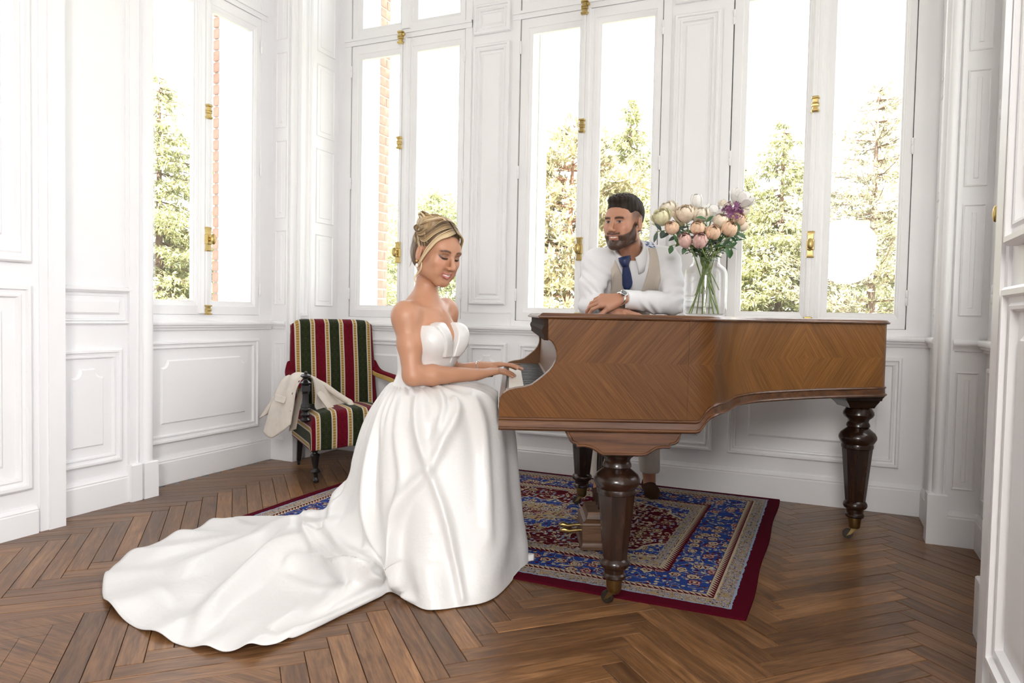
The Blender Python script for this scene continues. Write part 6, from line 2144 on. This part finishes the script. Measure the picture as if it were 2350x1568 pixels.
    hs.ell(np.array((0, -.012, .047)) * MK, np.array((.0795, .103, .094)) * MK, 0, 'add', None, False)
    hs.ell(np.array((0, .034, .104)) * MK, np.array((.060, .060, .027)) * MK, .02, 'add', None, False)
    hs.ell(np.array((0, .105, .010)) * MK, np.array((.090, .062, .062)) * MK, .008, 'sub', None, False)
    for s in (-1, 1):
        hs.ell(np.array((s * .088, .030, -.008)) * MK, np.array((.030, .060, .070)) * MK, .010, 'sub', None, False)
        hs.ell(np.array((s * .090, -.02, -.020)) * MK, np.array((.026, .050, .060)) * MK, .010, 'sub', None, False)
    hs.ell(np.array((0, -.03, -.080)) * MK, np.array((.12, .12, .09)) * MK, .01, 'sub', None, False)
    Vl, F = hs.mesh()
    q = Vl / MK
    st = np.sin(q[:, 0] * 260 + 30 * q[:, 1] + 3 * np.sin(q[:, 1] * 60)) * .6 + .4 * np.sin(q[:, 1] * 310 + q[:, 0] * 120)
    Vl = Vl + (Vl - np.array((0, 0, .03))) * (.018 * st * smoothstep(.03, .08, q[:, 2]))[:, None]
    hc = np.array((.026, .018, .014))[None] * (1 + .45 * st[:, None])
    np_mesh('hair', hs.world(Vl), F, 'hair_short', man, np.clip(hc, .004, 1), M_ROOT)
    m = MB(); m.lathe([(.001, -.004), (.005, -.002), (.005, .002), (.001, .004)], 10)
    o = m.build('ear_stud', 'ebony', man, 50); o.location = mHC + mHM @ (np.array((-.083, .0, -.037)) * MK) - M_ROOT
    o2 = m.build('ear_stud', 'ebony', man, 50); o2.location = mHC + mHM @ (np.array((.083, .0, -.037)) * MK) - M_ROOT
_fr = gpx(1490, 1118, .05); _fl = gpx(1376, 1128, .05)
FT_R = np.array((_fr[0], _fr[1], RUGZ)); FT_L = np.array((_fl[0], _fl[1], RUGZ))
build_man()
simple('white_shirt', (.80, .80, .82), .75, spec=.2, bump=.15, bscale=400)
simple('navy_silk', (.010, .022, .085), .42, spec=.5, bump=.2, bscale=500)
simple('brown_suede', (.055, .025, .014), .85, spec=.1)
tone_mat('waistcoat_cloth', .85, .15, 0, .3, 500)
def build_clothes():
    allp = np.array([mSR, mSL, mER, mEL, mWR, mWL, mNB])
    lo, hi = allp.min(0) - .17, allp.max(0) + .10
    lo[2] = 1.0
    sd = SDF(lo, hi, .0036)
    man_torso(sd, .004)
    man_arms(sd, .010)
    # cuffs
    for E_, W_ in ((mER, mWR), (mEL, mWL)):
        d = nvec(W_ - E_)
        sd.cone(W_ - d * .085, W_ - d * .022, .047, .045, .004)
    base_f = sd.f.copy()
    X, Y, Z = sd.points()
    # creases: diagonal ripples, stronger round elbows and inner shoulders
    rip = np.zeros_like(sd.f)
    for c, amp, fr_, dr in ((mER, .0060, 150, (1, .3, 1.2)), (mEL, .0060, 140, (-1, .2, 1.3)), (mSR * .5 + mER * .5, .0055, 110, (.8, .5, 1)), (mSL * .5 + mEL * .5, .0055, 105, (-.9, .4, 1)),
                            ((mEL + mWL) / 2, .005, 120, (1.2, .1, .5)), ((mER + mWR) / 2, .004, 140, (1.2, .1, .6)), (mSL + UP * -.02, .004, 120, (.6, .3, -1)), (mSR + UP * -.02, .004, 120, (-.6, .3, -1))):
        dr = nvec(dr)
        r2 = (X - c[0]) ** 2 + (Y - c[1]) ** 2 + (Z - c[2]) ** 2
        ph = (X * dr[0] + Y * dr[1] + Z * dr[2]) * fr_
        rip += amp * np.exp(-r2 / .0065) * np.sin(ph + 2.2 * np.sin(X * 31 + Z * 23))
    sd.f = (sd.f + rip).astype(np.float32)
    # open the cuffs at the wrist
    for E_, W_ in ((mER, mWR), (mEL, mWL)):
        d = nvec(W_ - E_); c = W_ - d * .018
        near_ = ((X - c[0]) ** 2 + (Y - c[1]) ** 2 + (Z - c[2]) ** 2) < .0121
        pl_ = (X - c[0]) * d[0] + (Y - c[1]) * d[1] + (Z - c[2]) * d[2]
        sd.f = np.where(near_, np.maximum(sd.f, pl_), sd.f).astype(np.float32)
    sd.cone(mNB + mAX * .012 + mF * .006, mHC + mHM @ np.array((0, -.02, -.04)), .062, .066, .006, 'sub')
    V, F = sd.mesh()
    np_mesh('shirt', sd.world(V), F, 'white_shirt', man, None, M_ROOT, 2)
    # waistcoat
    vs = SDF(lo, hi, .0036)
    man_torso(vs, .034)
    vs.f = np.maximum(base_f - .010, vs.f)
    X, Y, Z = vs.points()
    dx, dy, dz = X - mNB[0], Y - mNB[1], Z - mNB[2]
    a = dx * mS[0] + dy * mS[1] + dz * mS[2]
    b = dx * mF[0] + dy * mF[1] + dz * mF[2]
    c = dx * mAX[0] + dy * mAX[1] + dz * mAX[2]
    a0 = -.004
    VB = -.205
    w_ = .072 * np.clip((c - VB) / .20, 0, 1.3)
    vee = np.maximum(np.maximum(np.abs(a - a0) - w_, -(c - VB)), -(b + .02))
    arm = np.abs(a) - (.122 + .016 * smoothstep(-.10, -.22, c) * 2.0)
    f = np.maximum(vs.f, arm)
    f = np.maximum(f, -vee)
    vs.f = f.astype(np.float32)
    vs.cone(mNB - mAX * .05 + mF * .01, mHC, .078, .080, .004, 'sub')
    f = vs.f
    # smooth pocket dips
    vs.f = f.astype(np.float32)
    V, F = vs.mesh(); V = vs.world(V)
    q = V - mNB
    bb = q @ mF; cc = q @ mAX; aa = q @ mS
    lin = np.array((.60, .535, .46))
    n_ = np.sin(V[:, 0] * 140 + 3 * np.sin(V[:, 2] * 120)) * np.sin(V[:, 2] * 150 + V[:, 1] * 130)
    col = np.repeat(lin[None], len(V), 0)
    back = (bb < .012)
    flor = np.where((n_ > .1)[:, None], np.array((.10, .15, .32))[None], np.array((.72, .75, .82))[None])
    col = np.where(back[:, None], flor, col)
    np_mesh('waistcoat', V, F, 'waistcoat_cloth', man, col, M_ROOT, 2)
    # collar: stand and two spread points
    nU = mAX * .55 + nvec(mHC - mNB) * .45; nU = nvec(nU)
    nS = nvec(mS - nU * (mS @ nU)); nF = nvec(np.cross(nU, nS)); nF = nF if nF @ mF > 0 else -nF
    c0 = mNB + nU * .012 + nF * .008 - RH * .010
    rows = []
    phis = np.linspace(-170, 170, 46)
    for t, (rad, h) in enumerate(((.068, .046), (.072, .050), (.078, .042), (.086, .014), (.092, -.008))):
        row = []
        for ph in phis:
            p = math.radians(ph)                    # 0 at the back
            fnt = smoothstep(95, 160, abs(ph))
            hh = h * (1 - .25 * fnt) - (.040 * fnt if t == 4 else (.022 * fnt if t == 3 else 0)) - .006 * fnt
            rr_ = rad + (.010 * fnt if t >= 3 else 0)
            row.append(c0 + nS * rr_ * math.sin(p) - nF * rr_ * math.cos(p) * 1.02 + nU * hh)
        rows.append(row)
    P = np.array(rows) - M_ROOT
    cloth_grid('collar', P, None, 'white_shirt', man, .003, 40)
    # tie
    def strip(name, pts, widths, mat, bulge=.008):
        C = catmull(np.array([P3(*p) for p in pts]), 26); Wd = np.interp(np.linspace(0, 1, 26), np.linspace(0, 1, len(widths)), widths)
        m = MB(); L = []
        for i in range(26):
            row = []
            for k in range(9):
                s_ = -1 + k / 4
                row.append(tuple(C[i] + nS * s_ * Wd[i] - np.array(_f) * bulge * (1 - s_ * s_) - M_ROOT))
            row += [tuple(C[i] + nS * s_ * Wd[i] + np.array(_f) * .004 - M_ROOT) for s_ in (1, 0, -1)]
            L.append(row)
        m.loops(L, True, True, True)
        return m.build(name, mat, man, 50)
    front = lambda y: 3.47 + (y - 590) / 80 * .035
    kn = strip('tie_knot', [(1433, 589, 3.455), (1434, 597, 3.448), (1435, 607, 3.450), (1436, 612, 3.458)], [.030, .029, .020, .015], 'navy_silk', .016)
    strip('tie', [(1436, 609, 3.468), (1438, 630, 3.480), (1440, 650, 3.494), (1440.5, 660, 3.50), (1440, 670, 3.512)], [.014, .022, .0255, .020, .002], 'navy_silk', .006)
    # trousers: two legs and seat
    tr = SDF(mHIP - np.array((.36, .36, .88)), mHIP + np.array((.36, .36, .16)), .009)
    tr.ell(mHIP, (.175, .135, .15), .05, 'add', (mS, mF, mAX))
    for hipo, fo in ((.09, FT_R), (-.09, FT_L)):
        mid = (mHIP + mS * hipo) * .5 + fo * .5
        tr.cone(mHIP + mS * hipo, mid, .098, .075, .04); tr.cone(mid, fo + UP * .135, .075, .058, .02)
    X, Y, Z = tr.points()
    tr.f = np.maximum(tr.f, .135 - Z + 0 * X + 0 * Y).astype(np.float32)
    V, F = tr.mesh()
    np_mesh('trousers', tr.world(V), F, 'cream_linen', man, None, M_ROOT, 3)
    # loafers
    for fo in (FT_R, FT_L):
        sh = SDF((-.07, -.16, -.002), (.07, .09, .11), .004, np.stack([RH, FH, UP], 1), fo)
        sh.cone((0, .02, .040), (0, -.085, .030), .040, .043, .03, 'add', False)
        sh.cone((0, .045, .050), (0, .03, .062), .033, .034, .02, 'add', False)
        sh.cone((0, -.085, .020), (0, -.115, .018), .038, .030, .02, 'add', False)
        X, Y, Z = sh.points()
        sh.f = np.maximum(sh.f, .003 - Z + 0 * X + 0 * Y).astype(np.float32)
        sh.ell((0, .022, .098), (.026, .040, .030), .008, 'sub', None, False)
        V, F = sh.mesh()
        o = np_mesh('shoe', sh.world(V), F, 'brown_suede', man, None, M_ROOT, 2)
    # watch on the left wrist, cord bracelet on the right, ring
    def band(name, c, d, r, tube_, mat, fl=.85, seg=8):
        d = nvec(d); n_ = nvec(np.cross(d, UP)); b_ = np.cross(n_, d)
        m = MB(); m.tube([tuple(c + r * (math.cos(t) * n_ + fl * math.sin(t) * b_) - M_ROOT) for t in np.linspace(0, 2 * PI, 29)], tube_, seg)
        return m.build(name, mat, man, 60)
    dL = nvec(mWL - mEL)
    wc_ = mWL + dL * .004
    wb = band('watch_strap', wc_, dL, .0345, .0055, 'silver')
    nrm = nvec(UP * .62 - FH * .75 - RH * .1); nrm = nvec(nrm - dL * (nrm @ dL))
    for nm, rad, h0, h1, mat in (('watch_case', .0185, .030, .040, 'silver'), ('watch_dial', .0145, .0395, .0410, 'ebony')):
        m = MB(); m.lathe([(rad * .9, h0), (rad, h0 + .002), (rad, h1 - .002), (rad * .9, h1)], 24)
        o = m.build(nm, mat, man if nm == 'watch_case' else man, 40)
        o.location = wc_ - M_ROOT; o.rotation_euler = Vector(nrm).to_track_quat('Z', 'Y').to_euler()
    dR = nvec(mWR - mER)
    band('cord_bracelet', mWR + dR * .012, dR, .0335, .0035, 'ebony', .80)
build_clothes()
# ================================================================== OUTSIDE
simple('lawn', (.20, .21, .12), .95, var=.3, vscale=1.5)
simple('bark', (.17, .115, .085), .95, bump=.6, bscale=12, var=.3, vscale=4)
simple('red_bark', (.30, .165, .11), .95, bump=.6, bscale=12, var=.3, vscale=4)
simple('brick_red', (.52, .29, .23), .9, bump=.4, bscale=60, var=.25, vscale=14)
simple('mortar', (.55, .51, .46), .95, bump=.3, bscale=80)
simple('white_stone', (.72, .71, .68), .85, bump=.2, bscale=30)
def foliage_mat(name, cols):
    m, nt, b = nodemat(name)
    at = nn(nt, 'ShaderNodeTexCoord')
    nz = nn(nt, 'ShaderNodeTexNoise', i_Scale=1.3, i_Detail=5, i_Roughness=.7)
    nt.links.new(at.outputs['Object'], nz.inputs['Vector'])
    r = ramp(nt, [(.3, cols[0]), (.5, cols[1]), (.7, cols[2])])
    nt.links.new(nz.outputs['Fac'], r.inputs['Fac'])
    nt.links.new(r.outputs[0], b.inputs['Base Color'])
    b.inputs['Roughness'].default_value = .7
    b.inputs['Specular IOR Level'].default_value = .2
    b.inputs['Transmission Weight'].default_value = 0.0
    # light passing through the needles
    out = nt.nodes['Material Output']
    tl = nn(nt, 'ShaderNodeBsdfTranslucent')
    nt.links.new(r.outputs[0], tl.inputs['Color'])
    mx = nn(nt, 'ShaderNodeMixShader'); mx.inputs[0].default_value = .35
    nt.links.new(b.outputs[0], mx.inputs[1]); nt.links.new(tl.outputs[0], mx.inputs[2])
    nt.links.new(mx.outputs[0], out.inputs['Surface'])
foliage_mat('spruce_green', ((.13, .15, .09), (.33, .34, .17), (.56, .52, .30)))
foliage_mat('cedar_green', ((.14, .15, .12), (.34, .33, .22), (.56, .52, .36)))
foliage_mat('pine_green', ((.14, .15, .10), (.38, .35, .22), (.62, .54, .36)))
foliage_mat('leafy_green', ((.14, .18, .10), (.36, .39, .20), (.58, .55, .32)))
GZ = -1.3
ground = MB().box(-60, 40, 4.9, 90, GZ - .1, GZ).box(-60, -3.95, -6, 4.9, GZ - .1, GZ).build('lawn', 'lawn')
tag(ground, 'sunlit green lawn outside the windows', None, None, 'structure')
def conifer(name, base, H, R, mat, bark, label, seed, kind='spruce', n_whorl=34, lean=(0, 0), low=.08):
    rr = np.random.default_rng(seed)
    root = empty(name, tuple(base), 0, label, 'tree', 'trees in the park outside')
    m = MB(); m.tube([(lean[0] * t * H, lean[1] * t * H, t * H * .98) for t in np.linspace(0, 1, 9)], [.020 * H * (1 - t) ** .8 * .75 + .02 for t in np.linspace(0, 1, 9)], 8)
    m.build('trunk', bark, root, 60)
    bm2 = MB()
    TP, TD = [], []
    cup = .22 if kind in ('spruce', 'cedar') else .05
    droop = {'spruce': -.28, 'pine': .08, 'cedar': .02, 'leafy': .3}[kind]
    upw = {'spruce': -.5, 'pine': .5, 'cedar': .25, 'leafy': .2}[kind]
    for w in range(n_whorl):
        t = low + (1 - low) * (w + rr.uniform(0, .8)) / n_whorl
        z = t * H
        if kind == 'spruce': rad = R * (1 - t) ** .85 + .15
        elif kind == 'pine': rad = R * (.55 + .45 * math.sin(min(1, (1 - t) * 1.8) * PI / 2)) * (1 if t > .25 else .6) * (1 - .6 * max(0, t - .8) / .2)
        elif kind == 'cedar': rad = R * (1 - t ** 2.2) ** .7 * rr.uniform(.7, 1.1) + .3
        else: rad = R * math.sin(min(1, max(.03, (1 - t))) * PI) ** .6
        nb = int(5 + 5 * rad / R) if kind != 'leafy' else 9
        for b_ in range(nb):
            an = rr.uniform(0, 2 * PI)
            dr = np.array((math.cos(an), math.sin(an), 0))
            L = rad * rr.uniform(.65, 1.1)
            p0 = np.array((lean[0] * z, lean[1] * z, z))
            pts = [p0 + dr * L * s_ + UP * L * (droop * s_ + cup * s_ ** 3) for s_ in (0, .33, .66, 1.0)]
            bm2.tube([tuple(p) for p in pts], [.002 * H + .006, .0014 * H + .006, .0008 * H + .005, .004], 3, False)
            nt_ = max(4, int(L * (14 if kind != 'cedar' else 8)))
            s_ = rr.uniform(.15 if kind != 'pine' else .45, 1.0, nt_)[:, None]
            sd_ = np.array((-dr[1], dr[0], 0))[None] * (rr.normal(0, 1, nt_)[:, None] * (.22 * L * s_ + .05))
            p = p0 + dr * L * s_ + UP * L * (droop * s_ + cup * s_ ** 3) + sd_
            p[:, 2] += rr.normal(-.02, .05, nt_)
            TP.append(p); TD.append(dr * .5 + sd_ * .8 + UP * upw)
    TP = np.repeat(np.concatenate(TP), 6, 0); TD = np.repeat(np.concatenate(TD), 6, 0)
    n_ = len(TP)
    def unit(a_): return a_ / (np.linalg.norm(a_, axis=1, keepdims=True) + 1e-9)
    q = unit(TD + rr.normal(0, .55, (n_, 3))); sv = unit(np.cross(q, rr.normal(0, 1, (n_, 3))))
    L = ({'spruce': .20, 'pine': .24, 'cedar': .18, 'leafy': .17}[kind] * rr.uniform(.6, 1.3, n_))[:, None]; wv_ = L * rr.uniform(.08, .17, n_)[:, None]
    V = np.stack([TP - sv * wv_ * .3, TP + q * L * .55 + sv * wv_, TP + q * L, TP + q * L * .5 - sv * wv_], 1).reshape(-1, 3)
    F = np.arange(n_ * 4).reshape(-1, 4)
    bo = bm2.build('branches', bark, root); bo['kind'] = 'stuff'
    fo = np_mesh('foliage', V, F, mat, root); fo['kind'] = 'stuff'
    return root
def at_px(x, d):
    p = P3(x, 740, d); p[2] = GZ; return p
# (column, distance, tree top row) -> height from the photograph
def tree_at(name, x, top, dist, R, mat, bark, label, seed, kind, n_whorl=34, lean=(0, 0), low=.06):
    b = at_px(x, dist)
    ztop = P3(x, top, dist)[2]
    return conifer(name, b, ztop - GZ, R, mat, bark, label, seed, kind, n_whorl, lean, low)
tree_at('spruce_tree', 1436, 225, 24, 3.0, 'spruce_green', 'bark', 'tall pointed spruce seen above the man through the window', 11, 'spruce', 40)
tree_at('pine_tree', 1296, 290, 21, 2.4, 'pine_green', 'red_bark', 'reddish trunked pine left of the man behind the glass', 12, 'pine', 30, (.02, 0))
tree_at('spruce_tree', 1785, 285, 26, 4.6, 'spruce_green', 'bark', 'broad pale spruce behind the right window beside the flowers', 13, 'spruce', 40)
tree_at('spruce_tree', 1690, 335, 30, 2.6, 'spruce_green', 'bark', 'dark narrow spruce at the left edge of the right window', 14, 'spruce', 34)
tree_at('cedar_tree', 1996, 205, 22, 2.9, 'cedar_green', 'bark', 'open flat branched cedar in the right window', 15, 'cedar', 30)
tree_at('leafy_tree', 985, 448, 24, 2.5, 'leafy_green', 'bark', 'round bright green tree behind the seated woman', 16, 'leafy', 24, (0, 0), .2)
tree_at('spruce_tree', 870, 480, 30, 2.6, 'spruce_green', 'bark', 'distant spruce beside the brick pier', 17, 'spruce', 30)
tree_at('spruce_tree', 365, 180, 26, 6.4, 'spruce_green', 'bark', 'large yellowish spruce outside the left window', 18, 'spruce', 40)
tree_at('leafy_tree', 440, 560, 30, 2.2, 'leafy_green', 'bark', 'low bright bush outside the left window', 19, 'leafy', 16, (0, 0), .15)
tree_at('leafy_tree', 2080, 470, 28, 2.6, 'leafy_green', 'bark', 'rounded tree at the right edge of the right window', 20, 'leafy', 20, (0, 0), .15)
tree_at('leafy_tree', 1600, 560, 34, 3.0, 'leafy_green', 'bark', 'low round tree far behind the middle pier', 21, 'leafy', 16, (0, 0), .15)

# ------------------------------------------------------------------ outer corner pier with folded shutters
mb = MB(); mb.box(-3.915, -3.256, 4.62, 4.85, GZ, 4.4); mb.box(-3.915, -3.80, 3.712, 4.62, GZ, 4.4)
opier = mb.build('wall_outer_pier', 'mortar'); tag(opier, 'brick corner pier outside between the left windows', None, None, 'structure')
def brick_mesh(l, w_, h):
    o = MB().cbox(-l / 2, l / 2, -w_ / 2, w_ / 2, -h / 2, h / 2, .004).build('brick', 'brick_red'); me = o.data; bpy.data.objects.remove(o); return me
BML, BMM, BMS, BME = brick_mesh(.128, .10, .064), brick_mesh(.074, .10, .064), brick_mesh(.042, .10, .064), brick_mesh(.05, .05, .064)
zc, row = 1.09, 0
while zc < 3.6:
    for me_, yy in (((BML, 4.786),) if row % 2 == 0 else ((BMM, 4.759), (BMS, 4.829))):
        o = bpy.data.objects.new('brick', me_); link(o, opier)
        o.location = (-3.302 + random.uniform(-.002, .002), yy, zc); o.rotation_euler = (0, 0, PI / 2)
    o = bpy.data.objects.new('brick', BME); link(o, opier)
    o.location = (-3.895, 3.726, zc)
    zc += .0755; row += 1
MB().box(-3.92, -3.245, 4.63, 4.856, GZ, 1.05).build('pier_base', 'white_stone', opier)
def shutter(name, corner, sdir, ndir, length, label):
    xf = frame(corner[0], corner[1], sdir, ndir)
    root = solid(name, xf, [(0, length, -.035, 0, .95, 3.7)], label)
    root.data.materials[0] = MATS['white_paint_old']
    for z0, z1 in ((1.05, 1.52), (1.62, 2.25), (2.35, 3.0), (3.1, 3.6)):
        flatpanel(root, xf, .05, length - .05, z0, z1)
    for z in (1.10, 1.95, 2.75):
        m = MB(xf); m.tube([(.012, .008, z - .05), (.012, .008, z + .05)], .010, 8); m.build('hinge', 'white_paint_old', root, 40)
    return root
shutter('door_1', (-3.60, 3.704), (-1, 0), (0, -1), .275, 'white folded exterior shutter in the left window reveal')
shutter('door_2', (-3.250, 4.45), (0, 1), (1, 0), .265, 'white folded exterior shutter in the reveal behind the woman')
shutter('door_3', (-1.91, 4.45), (0, 1), (1, 0), .24, 'white folded exterior shutter left of the middle window')
shutter('door_4', (-.60, 4.44), (0, 1), (1, 0), .22, 'white folded exterior shutter left of the right window')
for nm, xa, xb, lab in (('wall_outer_pier_middle', -2.20, -1.905, 'white stone pier outside between the second and middle windows'), ('wall_outer_pier_right', -.88, -.64, 'white stone pier outside left of the right window')):
    p_ = MB().box(xa, xb, 4.70, 4.86, GZ, 4.4).build(nm, 'white_stone'); tag(p_, lab, None, None, 'structure')
